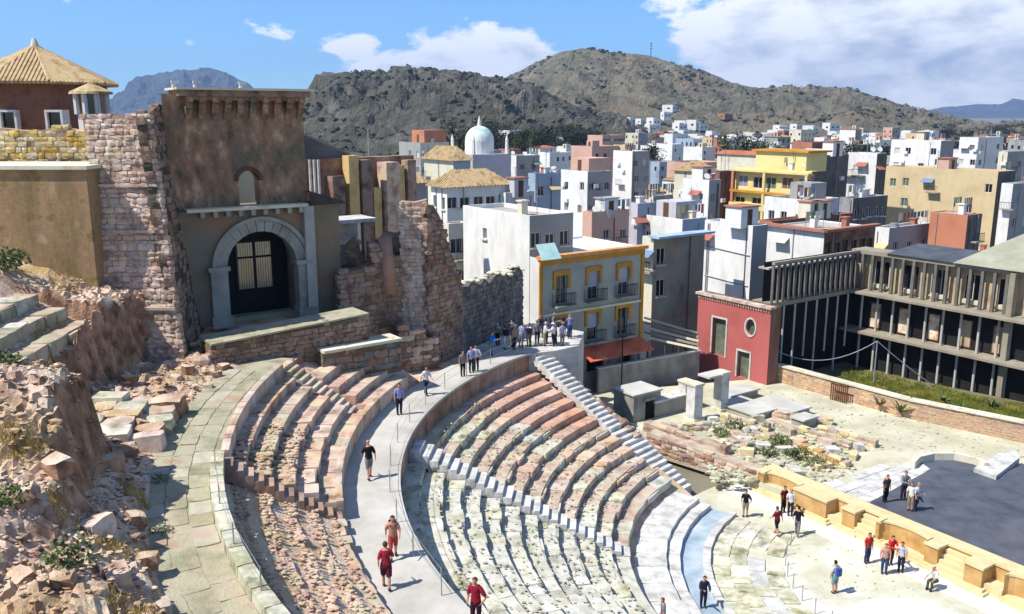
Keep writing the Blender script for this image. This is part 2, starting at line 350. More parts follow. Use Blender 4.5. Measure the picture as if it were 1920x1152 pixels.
# the hazy air
b = MB(); b.box(-11000, 11000, -400, 9800, -1.6, 640)
hz = b.build('haze', []); tag(hz, 'pale blue haze hanging over the distant land', 'haze', kind='stuff')
m = bpy.data.materials.new('haze_air'); m.use_nodes = True; nt = m.node_tree
for nn in list(nt.nodes):
    if nn.type != 'OUTPUT_MATERIAL': nt.nodes.remove(nn)
pv = nt.nodes.new('ShaderNodeVolumePrincipled'); pv.inputs['Color'].default_value = (0.42, 0.62, 1.0, 1); pv.inputs['Density'].default_value = 0.00010; pv.inputs['Anisotropy'].default_value = 0.2
nt.links.new(pv.outputs[0], nt.nodes['Material Output'].inputs['Volume']); hz.data.materials.append(m)
# ================================================================== the theatre
def stone_mesh(seed, jit, rnd_k, cuts=1):
    rnd = random.Random(seed); bm = bmesh.new(); bmesh.ops.create_cube(bm, size=1.0)
    bmesh.ops.subdivide_edges(bm, edges=bm.edges[:], cuts=cuts, use_grid_fill=True)
    for v in bm.verts:
        c = v.co; k = sum(abs(abs(x)-.5) < 1e-4 for x in c)
        f = 1-(rnd_k*(0.16 if k == 3 else 0.06 if k == 2 else -0.03))
        v.co = Vector((c.x*f+rnd.uniform(-jit, jit), c.y*f+rnd.uniform(-jit, jit), c.z*f+rnd.uniform(-jit, jit)))
    me = bpy.data.meshes.new('stone'); bm.to_mesh(me); bm.free(); return me
STONE = {'sharp': [stone_mesh(i, .012, .25) for i in range(4)], 'worn': [stone_mesh(20+i, .03, .38) for i in range(8)], 'rubble': [stone_mesh(40+i, .075, .75) for i in range(8)]}
_sm = {}
def smesh(kind, i, m):
    k = (kind, i, m.name)
    if k not in _sm:
        me = STONE[kind][i].copy(); me.materials.append(m); me.name = 'stone_'+kind; _sm[k] = me
    return _sm[k]
rt = random.Random(11)
def polar_stone(name, parent, kind, m, r0, r1, t0, t1, z0, z1, tilt=0.0, sink=0.0):
    rm = (r0+r1)/2; tm = (t0+t1)/2; L_ = R(t1-t0)*rm
    p = pol(rm, tm, (z0+z1)/2-sink)
    Mx = Matrix.Translation(p) @ Matrix.Rotation(R(tm)+rt.uniform(-.02, .02)*(1 if kind != 'sharp' else .2), 4, 'Z') @ Matrix.Rotation(tilt*rt.uniform(-1, 1), 4, 'X') @ Matrix.Rotation(tilt*rt.uniform(-1, 1), 4, 'Y') @ Matrix.Diagonal((r1-r0, L_, z1-z0, 1))
    return inst(name, smesh(kind, rt.randrange(len(STONE[kind])), m), Mx, parent)
def wedge(label, t0, t1, style, rows, r0, dr, z0, dz, group, bedmat):
    root = empty('seating_wedge', pol(r0, (t0+t1)/2, z0-.4), label, 'stone seating', group)
    for i in range(1 if r0 == RI0 else 0, rows):
        ra = r0+dr*i; zt = z0+dz*i
        b = MB(); b.sector(ra+.06, ra+dr+.3, t0+.1, t1-.1, zt-dz-.35, zt-.07); row = b.build('seat_row', bedmat, root)
        t = t0
        while t < t1-.2:
            st = style(i, t)          # None = stone lost
            L_ = (st[2] if st else 1.2)*rt.uniform(.8, 1.25); dt = math.degrees(L_/ra); e = min(t+dt, t1)
            if t1-e < dt*.35: e = t1
            if st:
                kind, m = st[0], st[1]; w = kind != 'sharp'
                polar_stone('seat_stone', row, kind, m, ra-(.05 if not w else rt.uniform(-.10, .12)), ra+dr+.03, t+.04*(1+w), e-.04*(1+w), zt-dz-.06, zt+(rt.uniform(-.12, .03) if w else 0), .05 if w else .003, rt.uniform(0, .04) if w else 0)
            t = e
    return root
M_pale = mat('seat_stone_pale', [(150, 148, 132), (184, 182, 168), (200, 198, 186), (192, 182, 166)], 1.3, bump=0.7, bscale=8, rand=0.08, stain=((150, 150, 120), 1.0, 0.55), hue=.2)
def style_a(i, t):                    # wedge beyond the white radial stair
    if i <= 1: return ('worn', M_pale, 1.6)
    red = i >= 7 and t < 146+ (i-7)*1.9
    if red: return ('sharp', M_red, 1.9)
    if i >= 3 and t < 143.5: return ('sharp' if rt.random() < .6 else 'worn', M_pink, 1.5)
    if rt.random() < .03: return None
    return ('worn', M_grey if fbm(t*.12, i*.35, 4) > 0.02 else M_pink, 1.3)
def style_b(i, t):
    if i <= 1: return ('worn', M_pale, 1.5)
    if rt.random() < .09: return None
    q = fbm(t*.06, i*.22, 9)+rt.uniform(-.08, .08)
    return ('worn' if rt.random() < .9 else 'rubble', M_pale if q > -.12 and i < 12 else M_grey, 1.2)
wedge('lower block of curved seat rows with smooth red restored stones at its far top end', 140.0, 173.0, style_a, 13, RI0, DR, Z0, DZ, None, M_core)
wedge('lower block of worn whitish curved seat rows below the grey walkway, nearest the bottom edge', 176.8, 214, style_b, 13, RI0, DR, Z0, DZ, None, M_pale)
def style_u1(i, t): return ('sharp', M_red if rt.random() < .2 else M_pink, 1.5)
def style_u2(i, t):
    if i >= 3 and t > 188: return ('worn', M_grey if rt.random() < .6 else M_pink, .6) if rt.random() < .7 else None
    if i == 2 and 178 < t < 191: return ('worn', M_grey if rt.random() < .4 else M_pink, .7) if rt.random() < .75 else None
    if i >= 3 and t < 178: return ('sharp', M_pink, 1.3)
    return ('sharp' if rt.random() < .75 else 'worn', M_pink, 1.5)
def style_u3(i, t):
    if rt.random() < .12: return None
    return ('worn', M_pink if fbm(t*.2, i*.5, 2) > -.25 else M_grey, .85)
wedge('small upper block of pink restored seat rows next to the ruined walls', 161.5, 172.0, style_u1, 4, UR0, UDR, UZ0, UDZ, None, M_core)
wedge('upper block of long pink seat rows, partly broken, between walkway and green path', 174.6, 194.6, style_u2, 5, UR0, UDR, UZ0, UDZ, None, M_core)
wedge('badly eroded upper block of tumbled pink seat stones beside the curved kerb', 196.0, 216, style_u3, 5, UR0, UDR, UZ0-.35, UDZ*.95, None, M_core)
# walkways (praecinctiones) and paths
b = MB(); b.sector(27.08, 29.6, 136, 217, 7.06, 7.2, 60); b.sector(27.5, 29.5, 136, 217, 6.5, 7.06, 60); o = b.build('walkway', M_walk); tag(o, kind='structure')
M_pale_ = mat('path_stone_pale', [(150, 146, 128), (176, 170, 150), (172, 152, 132)], .9, bump=.7, bscale=8, rand=.1)
M_path = mat('green_grey_path', [(122, 122, 98), (148, 147, 122), (168, 164, 140), (160, 138, 116)], 0.6, bump=.9, bscale=8, bdist=.06, stain=((188, 168, 140), .25, .55))
b = MB(); b.sector(33.85, 36.5, 171, 217, 9.7, 10.22, 60); o = b.build('path', M_path); tag(o, kind='structure')
for k in range(3):
    t = 175.0
    while t < 216:
        dt = rt.uniform(1.2, 2.6)
        if rt.random() < .92: polar_stone('paving_stone', o, 'worn', M_path if rt.random() < .8 else M_pale_, 34.22+.72*k, 34.92+.72*k, t+.02, t+dt-.02, 10.1, 10.235+rt.uniform(0, .03), .006)
        t += dt
pts = [gp(x, y, 7.2) for x, y in ((1002, 662), (1040, 658), (1085, 648), (1095, 622), (1000, 606), (930, 618), (880, 655))]
b = MB(); b.prism([(p.x, p.y) for p in pts], 0.2, 7.19); o = b.build('terrace', mat('terrace_paving', [(150, 148, 142), (186, 184, 176), (200, 196, 188)], .7, bump=.3)); tag(o, kind='structure')
# retaining wall under the grey walkway, of big dressed stones
def ring_wall(label, r0, r1, t0, t1, z0, z1, m, L_, name='retaining_wall', kind='sharp', cap=None):
    root = empty(name, pol(r0, (t0+t1)/2, z0), label, 'wall')
    b = MB(); b.sector(r0+.05, r1-.02, t0, t1, z0-.3, z1-.06); b.build('wall_core', M_core, root)
    t = t0
    while t < t1-.1:
        e = min(t1, t+math.degrees(L_*rt.uniform(.8, 1.2)/r0)); polar_stone('stone', root, kind, m, r0, r1, t+.03, e-.03, z0, z1, .004); t = e
    if cap:
        b = MB(); b.sector(r0-.06, r1+.05, t0, t1, z1+.002, z1+.09); b.build('coping', cap, root)
    return root
ring_wall('long curved brown retaining wall along the inner edge of the grey walkway', 27.12, 27.42, 140.2, 214, 5.9, 7.05, M_brown, 1.5)
ring_wall('curved pink retaining wall along the outer edge of the grey walkway', 29.5, 29.8, 161.5, 194.6, 7.21, 8.05, M_pink, 1.4)
ring_wall('curved kerb of pale stone along the green path above the eroded seats', 33.75, 34.2, 195, 216, 9.9, 10.62, M_grey, 1.3)
ring_wall('curved wall dropping from the green path to the upper pink seat rows', 33.6, 33.9, 174.6, 194.6, 9.6, 10.55, M_pink, 1.5)
# radial stairs
def stair(label, t0, t1, r0, r1, z0, z1, n, m, flare=0.0):
    root = empty('radial_stair', pol(r0, (t0+t1)/2, z0), label, 'stairs')
    for i in range(n):
        ra = r0+(r1-r0)*i/n; rb = r0+(r1-r0)*(i+1)/n; zt = z0+(z1-z0)*(i+1)/n; k = flare*(1-i/n)
        polar_stone('step', root, 'sharp' if rt.random() < .8 else 'worn', m, ra, rb+.06, t0-k, t1+k, zt-(z1-z0)/n-.45, zt, .006)
    return root
stair('long white radial stair running down between the two lower seat blocks', 173.1, 176.7, 16.1, 27.05, 1.0, 6.5, 24, M_white)
stair('upper flight of white steps at the far end of the lower seats', 136.6, 139.9, 20.6, 27.2, 3.2, 7.15, 19, M_white)
stair('broad lower flight of white steps coming down to the orchestra', 134.4, 140.0, 15.9, 20.5, .1, 3.1, 13, M_white, 1.6)
stair('narrow pink stair between the two upper blocks of restored seats', 172.1, 174.5, 29.7, 33.9, 7.4, 10.3, 14, M_pink)
stair('stepped pink edge stair beside the eroded upper seats', 194.7, 196.2, 29.6, 33.8, 7.4, 10.3, 12, M_brown)
b = MB(); b.sector(16.2, 27.2, 134.6, 136.5, 0.1, 2.2, 8); 
root = empty('side_wall', pol(24, 135.5, .2), 'rough brown side wall below the white steps facing the entrance passage', 'wall')
for k in range(14):
    ra = 19.5+k*.55; zt = zlow(ra)
    polar_stone('stone', root, 'rubble', M_brown if k % 3 else M_pink, ra, ra+.6, 134.2, 136.6, .2, zt+.1, .03)
# water channel, marble rows, orchestra
b = MB(); b.sector(0.0, 15.3, 117, 300, -0.35, -0.02, 70); o = b.build('orchestra_floor', mat('orchestra_floor', [(168, 166, 140), (190, 188, 164), (204, 200, 184)], .3, bump=.35, bscale=6, stain=((212, 210, 204), .18, .9))); tag(o, kind='structure')
b = MB(); b.sector(12.35, 13.55, 139, 206, -.01, 0.035, 40); o = b.build('water', mat('channel_water', [(138, 154, 164), (162, 176, 184), (190, 198, 200)], .6, rough=.18, bump=.08, bscale=5, spec=.6)); tag(o, kind='structure')
ring_wall('low white marble kerb on the orchestra side of the blue water channel', 11.95, 12.35, 138.5, 205, -.02, .22, M_white, 1.6, 'kerb')
ring_wall('white marble bench row along the outer side of the water channel', 13.5, 14.2, 139.5, 205, -.02, .32, M_white, 1.8, 'bench')
ring_wall('upper white marble bench row at the foot of the lower seats', 14.2, 16.15, 140.0, 205, .0, .55, M_white, 1.5, 'bench')
root = empty('paving', pol(10.4, 165, 0), 'ring of cracked grey paving slabs inside the water channel', 'paving')
ps = stone_mesh(90, .03, .3); ps.materials.append(M_grey); ps2 = stone_mesh(91, .05, .5); ps2.materials.append(M_white)
for k in range(4):
    ra = 8.3+k*.9; t = 139
    while t < 204:
        dt = math.degrees(rt.uniform(.7, 1.5)/ra)
        if rt.random() < .93:
            p = pol(ra+.45, t+dt/2, -.02+rt.uniform(0, .035))
            inst('slab', ps if rt.random() < .75 else ps2, Matrix.Translation(p) @ Matrix.Rotation(R(t+dt/2)+rt.uniform(-.06, .06), 4, 'Z') @ Matrix.Diagonal((.86, R(dt)*ra*.95, .10, 1)), root)
        t += dt
# white marble disc sheet and darker band in the orchestra
cpt = gp(1720, 1190, 0)
b = MB(); b.sector(0, 3.1, 0, 360, -.018, .006, 60, c=(cpt.x, cpt.y)); o = b.build('marble_floor', mat('marble_floor', [(216, 214, 210), (228, 227, 224)], .5, rough=.5, bump=.05)); tag(o, kind='structure')
# loose rubble lying on the worn seats and rocks
rnd = random.Random(5); pts = []
def drop(n, r0, r1, t0, t1, zf, s0, s1):
    for _ in range(n):
        r = rnd.uniform(r0, r1); t = rnd.uniform(t0, t1); s = rnd.uniform(s0, s1); p = pol(r, t); pts.append((p.x, p.y, zf(r, t)+s*.3, s*1.3, s, s*.7))
stepz = lambda r, t: Z0+DZ*math.floor((r-RI0)/DR)
stepu = lambda r, t: UZ0+UDZ*math.floor((r-UR0)/UDR)
drop(900, 17, 27.0, 177, 212, stepz, .02, .075); drop(600, 17, 26.5, 143, 172.5, stepz, .02, .07)
scatter('rubble', pts, M_grey, 3, label='small grey stones strewn over the lower seat rows', cat='rubble'); pts.clear()
drop(1500, 29.8, 33.7, 196, 215, lambda r, t: stepu(r, t)-.37, .02, .10); drop(500, 31.2, 33.5, 183, 194.5, lambda r, t: stepu(r, t)-.04, .03, .12)
scatter('rubble', pts, M_pink, 2, label='small pinkish stones strewn over the eroded upper seat rows', cat='rubble')
pts = []
drop(5000, 36.3, 44, 172, 220, lambda r, t: terr(r, t)+.0, .02, .085); drop(160, 36.3, 41, 180, 222, terr, .08, .18)
scatter('rubble', pts, M_rock, 4, label='pinkish broken rock strewn over the steep slope on the left', cat='rubble')
M_dry = mat('dry_grass', [(150, 126, 66), (182, 158, 92), (196, 176, 120)], 1.5, bump=0)
M_green = mat('shrub_leaf', [(58, 70, 38), (86, 98, 58), (112, 120, 80)], 1.5, bump=0)
def blades(name, spots, m, label, cat, n, h, w, kind='stuff', parent=None, seed=1):
    rnd = random.Random(seed); b = MB()
    for (x, y, z, rad) in spots:
        for _ in range(n):
            a = rnd.uniform(0, 6.28); q = rad*math.sqrt(rnd.random()); bx, by = x+q*math.cos(a), y+q*math.sin(a); hh = h*rnd.uniform(.5, 1.2); c = rnd.uniform(0, 6.28)
            dx, dy = math.cos(c)*w, math.sin(c)*w; tx, ty = bx+rnd.uniform(-.5, .5)*hh, by+rnd.uniform(-.5, .5)*hh; bz = z if not callable(z) else z(bx, by)
            b.add([(bx-dx, by-dy, bz-.03), (bx+dx, by+dy, bz-.03), (tx+dx*.6, ty+dy*.6, bz+hh*.75), (tx-dx*.3, ty-dy*.3, bz+hh)], [(0, 1, 2, 3)])
    o = b.build(name, m, parent); return tag(o, label, cat, kind=kind)
def tz(x, y):
    d = Vector((x-CX, y-CY)); return terr(d.length, math.degrees(math.atan2(d.y, d.x)) % 360)
sp = []
for (px, py, z, rad) in [(130, 560, 14, .9), (150, 545, 14, .8), (110, 590, 14, .8), (180, 500, 14.5, 1), (90, 620, 13.7, .7), (210, 545, 14, .7), (120, 640, 13, .5), (100, 700, 12.5, .5), (170, 800, 11.3, .5), (250, 900, 11.3, .4), (60, 930, 12, .6), (30, 940, 12, .6), (200, 1000, 11.8, .5), (240, 1090, 12, .5), (130, 980, 12, .5)]:
    p = gp(px, py, z); sp.append((p.x, p.y, tz, rad))
blades('dry_grass', sp, M_dry, 'yellow dry grass tufts on the rocky ledges', 'grass', 420, .16, .012)
# ================================================================== ruined cathedral and castle walls
def rubble(parent, P0, U, W, z0, top, m, N=None, lean=0.0, sl=(.3, .75), sh=(.22, .42), depth=.45, maxobj=200, core=None, seed=1, left=None, right=None, name='stone', kind='rubble', proud=.07, skip=.04, thick=.8):
    """wall of separate stones on a mortar core. P0 = foot of one end, U = unit direction, top(s) = height of the ragged top, left/right(z) = ends"""
    rnd = random.Random(seed); U = Vector(U).normalized(); N = Vector(N) if N else Vector((U.y, -U.x, 0)); P0 = Vector(P0)
    tf = top if callable(top) else (lambda s: top)
    lf = left or (lambda z: 0.0); rf = right or (lambda z: W)
    b = MB(); n = max(2, int(W/.6)); zs = [z0-.3+(max(tf(0), tf(W), tf(W/2))-z0)*i/6 for i in range(7)]
    fr = []; bk = []
    for i in range(n+1):
        q = i/n; cf = []; cb = []
        for k in range(7):
            zt = tf(W*q); z = z0-.3+(zt-.05-z0+.3)*k/6; s = lf(z)+(rf(z)-lf(z))*q
            p = P0+U*s-N*(lean*(z-z0)); cf.append((p.x, p.y, z)); p2 = P0+U*s-N*(thick+lean*0.6*(z-z0)); cb.append((p2.x, p2.y, z))
        fr.append(cf); bk.append(cb)
    vs = [v for c in fr for v in c]+[v for c in bk for v in c]; o2 = (n+1)*7; fs = []
    for i in range(n):
        for k in range(6):
            a = i*7+k; fs.append((a, a+7, a+8, a+1)); fs.append((o2+a, o2+a+1, o2+a+8, o2+a+7))
        fs.append((i*7+6, i*7+13, o2+i*7+13, o2+i*7+6)); fs.append((i*7, o2+i*7, o2+i*7+7, i*7+7))
    for k in range(6):
        fs.append((k, k+1, o2+k+1, o2+k)); a = n*7+k; fs.append((a, o2+a, o2+a+1, a+1))
    b.add(vs, fs); b.build('wall_core', core or M_core, parent)
    ang = math.atan2(U.y, U.x); items = []; z = z0
    zmax = max(tf(W*i/20) for i in range(21))
    while z < zmax+.05:
        h = rnd.uniform(*sh); s = lf(z)+rnd.uniform(-.2, 0.0)
        while s < rf(z):
            L_ = rnd.uniform(*sl)*(1 if rnd.random() > .12 else 1.6); L_ = min(L_, rf(z)+.04-s)
            if L_ < .14: break
            zc = z+h/2; sm = s+L_/2; hh = h*rnd.uniform(.88, 1.04)
            if rnd.random() > skip and zc+h*.35 < tf(sm)+rnd.uniform(-.05, .15) and sm < rf(z)+.05:
                p = P0+U*sm-N*(lean*(zc-z0)+depth/2-rnd.uniform(.35, 1.2)*proud); p.z = zc+rnd.uniform(-.02, .02)
                Mx = Matrix.Translation(p) @ Matrix.Rotation(ang, 4, 'Z') @ Matrix.Rotation(-math.atan(lean), 4, 'X') @ Matrix.Rotation(rnd.uniform(-.05, .05), 4, 'Y') @ Matrix.Diagonal((L_*.98, depth, hh, 1))
                items.append((L_*hh, Mx))
            s += L_
        z += h*.97
    items.sort(key=lambda q: -q[0]); jb = MB()
    for i, (a, Mx) in enumerate(items):
        k = rnd.randrange(8); mm = m if not isinstance(m, (list, tuple)) else rnd.choice(m)
        if i < maxobj: inst(name, smesh(kind, k, mm), Mx, parent)
        else:
            src = STONE[kind][k]; jb.add([Mx @ v.co for v in src.vertices], [tuple(p.vertices) for p in src.polygons])
    if jb.v: jb.build('small_stones', m if not isinstance(m, (list, tuple)) else m[0], parent, kind='stuff')
    return len(items)
M_cas = mat('castle_stone', [(140, 114, 98), (180, 154, 138), (202, 180, 164), (190, 168, 140)], 1.4, bump=.8, bscale=7, rand=.15, hue=.2, stain=((180, 164, 124), .4, .35))
M_yel = mat('castle_stone_yellow', [(150, 126, 78), (186, 162, 110), (204, 184, 138)], 1.4, bump=.8, bscale=7, rand=.2, hue=.3)
M_mort = mat('mortar_pink', [(140, 112, 94), (166, 138, 118), (178, 150, 122)], 1.2, bump=.9, bscale=8)
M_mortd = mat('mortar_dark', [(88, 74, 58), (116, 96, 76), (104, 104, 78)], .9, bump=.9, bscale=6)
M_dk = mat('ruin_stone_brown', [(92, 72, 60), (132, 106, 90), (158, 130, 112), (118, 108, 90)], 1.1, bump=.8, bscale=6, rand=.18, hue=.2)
M_flank = mat('flank_stone_shaded', [(60, 62, 46), (84, 80, 62), (104, 88, 70)], 1.0, bump=.8, bscale=6, rand=.2)  # darkened stone: the flank's shade is put into its colour
M_gst = mat('ruin_stone_grey', [(78, 76, 72), (112, 108, 102), (138, 130, 122)], 1.1, bump=.8, bscale=6, rand=.2, hue=.35)
M_facade = mat('facade_plaster_brown', [(92, 84, 62), (136, 108, 84), (160, 122, 96), (190, 162, 130)], 1.5, bump=1.0, bscale=9, bdist=.05, stain=((92, 96, 82), .3, .85), stretch=(1.0, 1.0, .6))
M_ashlar = mat('arch_stone_grey', [(120, 120, 112), (150, 148, 138), (164, 160, 146)], .7, bump=.4, bscale=7, rand=.1)
M_cop = mat('coping_pale', [(184, 176, 148), (204, 198, 176), (198, 202, 180)], 1.0, bump=.4, bscale=8, rand=.08)
M_tile = mat('roof_tile_ochre', [(132, 110, 78), (168, 144, 104), (186, 164, 126), (160, 126, 96)], 1.2, bump=.4, bscale=9, rand=.1)
M_iron = mat('black_iron', [(18, 18, 18), (30, 30, 30)], 3, rough=.6, bump=0)
# --- the battered rubble wall (castle front) with its shaded flank
Pr = gp(347, 690, 10.2); y0 = Pr.y
cw = empty('castle_wall', (-19, y0, 10), 'tall sloping rubble wall of pink stone standing left of the arched doorway', 'wall')
Wd = 9.0; P0 = Vector((Pr.x-Wd, y0, 9.8))
def r_in(z): return Wd+.03*(z-10.2)-max(0, z-12)*.03
lw = lambda z: Wd-4.6 if z < 17 else (Wd-4.35 if z < 22.3 else Wd-4.6)
rubble(cw, P0, (1, 0, 0), Wd, 9.8, lambda s: 22.75+.14*math.sin(s*3), M_cas, lean=.11, left=lambda z: lw(z), right=lambda z: Wd-.104*(z-10.2), maxobj=240, core=M_mort, seed=3, thick=.55, sl=(.25, .62), sh=(.2, .36))
for zc in (13.2, 17.05, 19.3):
    b = MB(); yy = y0+.11*(zc-9.8); b.obox((Pr.x-2.35-.104*(zc-10.2), yy+.14, zc), (2.3, 0, 0), (0, .32, 0), (0, 0, .07)); b.build('ledge', M_cas, cw)
# shaded flank, back to the facade
A0 = Vector((-17.7, 48.9, 10.8)); UF = Vector((0.842, 0.54, 0)); NF = Vector((0.54, -0.842, 0))
fl = empty('castle_flank', (-17, 46, 10), 'dark overgrown rubble flank between the lit castle wall and the arched facade', 'wall')
d = (A0-Vector((Pr.x, y0, 0))); d.z = 0; Lf = d.length
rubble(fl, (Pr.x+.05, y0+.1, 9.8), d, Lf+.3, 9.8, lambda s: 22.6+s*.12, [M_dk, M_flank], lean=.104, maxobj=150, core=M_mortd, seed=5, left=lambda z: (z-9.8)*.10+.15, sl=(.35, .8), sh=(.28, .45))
# --- yellow wall, plaster wall on the far left
yw = empty('castle_wall', (-24, 47, 16), 'low yellow rubble wall below the tiled polygonal roof', 'wall')
pl = at(-30, 250, 47); pr = at(172, 244, 47)
rubble(yw, (pl.x, 47, 15.5), (1, 0, 0), pr.x-pl.x+2.5, 19.2, lambda s: 22.0+.1*math.sin(2*s), M_yel, maxobj=170, core=M_mort, seed=8, sl=(.28, .7), sh=(.2, .36))
pw = empty('plaster_wall', (-22.5, 43, 15), 'weathered tan plaster wall with pale coping below the yellow rubble wall', 'wall')
xr = at(169, 400, 42.6).x; b = MB(); b.box(xr-8, xr, 42.6, 46.6, 13.6, 20.15)
b.build('wall_face', mat('plaster_tan', [(128, 104, 66), (160, 134, 96), (150, 120, 92), (176, 152, 112)], 1.2, bump=.6, bscale=10, stain=((104, 92, 56), .6, .7)), pw)
b = MB(); b.box(xr-8, xr+.12, 42.45, 46.7, 20.155, 20.33); b.build('coping', M_cop, pw)
# --- polygonal tiled building behind
ec = at(72, 150, 60); er = 4.8; zE = zat(157, 60); zA = zat(86, 60)
tb = empty('tower_house', (ec.x, 60, 14), 'brown polygonal building with an ochre tiled pointed roof on the far left', 'building')
ang0 = 22.5-90+12
pts8 = [(ec.x+er*.87*math.cos(R(ang0+45*k)), 60+er*.87*math.sin(R(ang0+45*k))) for k in range(8)]
b = MB(); b.prism(pts8, 12, zE-.1); b.build('wall', mat('brick_brown', [(112, 74, 56), (138, 96, 74), (124, 84, 62)], 1.5, bump=.5, bscale=6), tb)
b = MB(); e8 = [(ec.x+er*math.cos(R(ang0+45*k)), 60+er*math.sin(R(ang0+45*k)), zE) for k in range(8)]
for k in range(8): b.poly([e8[k], e8[(k+1) % 8], (ec.x, 60, zA)])
b.poly(e8[::-1]); rf = b.build('roof', M_tile, tb)
jb = MB()
for k in range(8):
    p, q = Vector(e8[k]), Vector(e8[(k+1) % 8]); ap = Vector((ec.x, 60, zA)); n_ = 15
    for i in range(n_):
        f = (i+.5)/n_; base = p.lerp(q, f); h = 1-abs(2*f-1); mid = (p+q)/2; tip = base+(ap-mid)*h*.98
        if (tip-base).length > .1: jb.cyl(base-(ap-mid)*.03, tip, .13, .12, 5)
jb.build('tile_ribs', M_tile, rf, kind='stuff')
for k in range(8): b = MB(); b.cyl(Vector(e8[k]), (ec.x, 60, zA), .14, .1, 6); b.build('ridge', M_tile, rf)
b = MB(); b.cyl((ec.x, 60, zA-.2), (ec.x, 60, zA+.45), .35, .12, 8); b.build('finial', M_cop, rf)
for px in (22, 108):
    c = at(px, 226, 60-er*.80); fr = MB()
    w = .42; h = .5
    for dx, dz, ax, az in ((-w-.06, 0, .07, h+.14), (w+.06, 0, .07, h+.14), (0, h+.07, w, .07), (0, -h-.07, w, .07)): fr.obox((c.x+dx, c.y, c.z+dz), (ax, 0, 0), (0, .45, 0), (0, 0, az))
    wo = fr.build('window', mat('white_frame', [(206, 200, 190), (216, 212, 204)], 2, bump=.1), tb)
    b = MB(); b.obox((c.x, c.y+.1, c.z), (w, 0, 0), (0, .3, 0), (0, 0, h)); b.build('pane', glass('dark_pane', (22, 22, 26)), wo)
lc = at(172, 190, 52); zl0 = zat(214, 52); zl1 = zat(177, 52)
ln = empty('roof_lantern', (lc.x, 52, zl0), 'little white lantern turret with a tiled cap beside the polygonal roof', 'turret')
b = MB(); o8 = [(lc.x+.85*math.cos(R(45*k)), 52+.85*math.sin(R(45*k))) for k in range(8)]
b.prism(o8, 17, zl0); b.build('base', mat('white_wash', [(196, 192, 184), (214, 211, 205)], 1, bump=.2, stain=((150, 146, 136), .6, .4)), ln)
for k in range(8):
    b = MB(); p = o8[k]; b.cyl((p[0], p[1], zl0-.02), (p[0], p[1], zl1), .17, .17, 6); b.build('post', _mats['white_wash'], ln)
b = MB(); b.cyl((lc.x, 52, zl0), (lc.x, 52, zl1), .55, .55, 8); b.build('pane', glass('dark_pane', (22, 22, 26)), ln)
b = MB(); b.cyl((lc.x, 52, zl1), (lc.x, 52, zl1+.14), 1.2, 1.15, 12); b.cyl((lc.x, 52, zl1+.14), (lc.x, 52, zat(156, 52)), 1.15, .1, 12); b.build('tiled_cap', M_tile, ln)
# --- the facade with the great arch
fc = empty('ruined_facade', (-14, 51.5, 10.8), 'tall shaded brown church facade with a grey stone arch and iron gate', 'facade')
def fp(s, z, o=0.0): p = A0+UF*s+NF*o; return Vector((p.x, p.y, z))
def fs_of(px, py):      # where a photo pixel meets the facade plane
    d_ = ray(px, py); o_ = Vector((0, 0, H)); t = (A0-o_).dot(NF)/d_.dot(NF); p = o_+d_*t; return (p-A0).dot(UF), p.z
sa0, za0 = fs_of(428, 585); sa1, za1 = fs_of(556, 575); ssp = fs_of(490, 432)
SA0, SA1 = sa0, sa1; rA = (SA1-SA0)/2; cA = (SA0+SA1)/2; zT = ssp[1]; zSp = zT-rA; zF0 = 10.9
sw0, _ = fs_of(449, 370); sw1, _ = fs_of(487, 370); zw1 = fs_of(467, 320)[1]; zw0 = fs_of(467, 386)[1]; rW = (sw1-sw0)/2; cW = (sw0+sw1)/2
sR = fs_of(570, 260)[0]; sR2 = fs_of(634, 480)[0]; zTop = zat(178, 50.5); zLed = fs_of(450, 392)[1]
def arch_pts(c, r, zs, n=14): return [(c-r*math.cos(math.pi*i/n), zs+r*math.sin(math.pi*i/n)) for i in range(n+1)]
def wall_arch(b, s0, s1, z0, z1, c, r, zb, zs, off, thick, n=14):
    """front face of a wall from s0..s1, z0..z1 with one arched opening, with its reveal"""
    ap = arch_pts(c, r, zs, n); P = lambda s, z, o=off: fp(s, z, o)
    b.poly([P(s0, z0), P(c-r, z0), P(c-r, zs), P(c-r, z1), P(s0, z1)]); b.poly([P(c+r, z0), P(s1, z0), P(s1, z1), P(c+r, z1), P(c+r, zs)])
    for i in range(n): b.poly([P(*ap[i]), P(*ap[i+1]), P(ap[i+1][0], z1), P(ap[i][0], z1)])
    if zb > z0: b.poly([P(c-r, z0), P(c+r, z0), P(c+r, zb), P(c-r, zb)])
    edge = [(c-r, zb)]+ap+[(c+r, zb)]
    for i in range(len(edge)-1): b.poly([P(*edge[i]), P(*edge[i], off-thick), P(*edge[i+1], off-thick), P(*edge[i+1])])
    if zb > z0: b.poly([P(c-r, zb), P(c+r, zb), P(c+r, zb, off-thick), P(c-r, zb, off-thick)])
b = MB(); wall_arch(b, -1.2, sR, zLed, zTop, cW, rW, zw0, zw1-rW, 0, .9)
b.poly([fp(sR, zLed, 0), fp(sR, zLed, -1.6), fp(sR, zTop, -1.6), fp(sR, zTop, 0)]); b.poly([fp(-1.2, zTop, 0), fp(sR, zTop, 0), fp(sR, zTop, -1.6), fp(-1.2, zTop, -1.6)])
b.build('upper_wall', M_facade, fc)
b = MB(); wall_arch(b, -1.2, sR2, zF0, zLed+.02, cA, rA+.3, zF0, zSp, .35, 2.9)
b.poly([fp(sR2, zF0, .35), fp(sR2, zF0, -3), fp(sR2, zLed, -3), fp(sR2, zLed, .35)]); b.poly([fp(-.4, zLed+.02, .35), fp(sR2, zLed+.02, .35), fp(sR2, zLed+.02, -3), fp(-.4, zLed+.02, -3)])
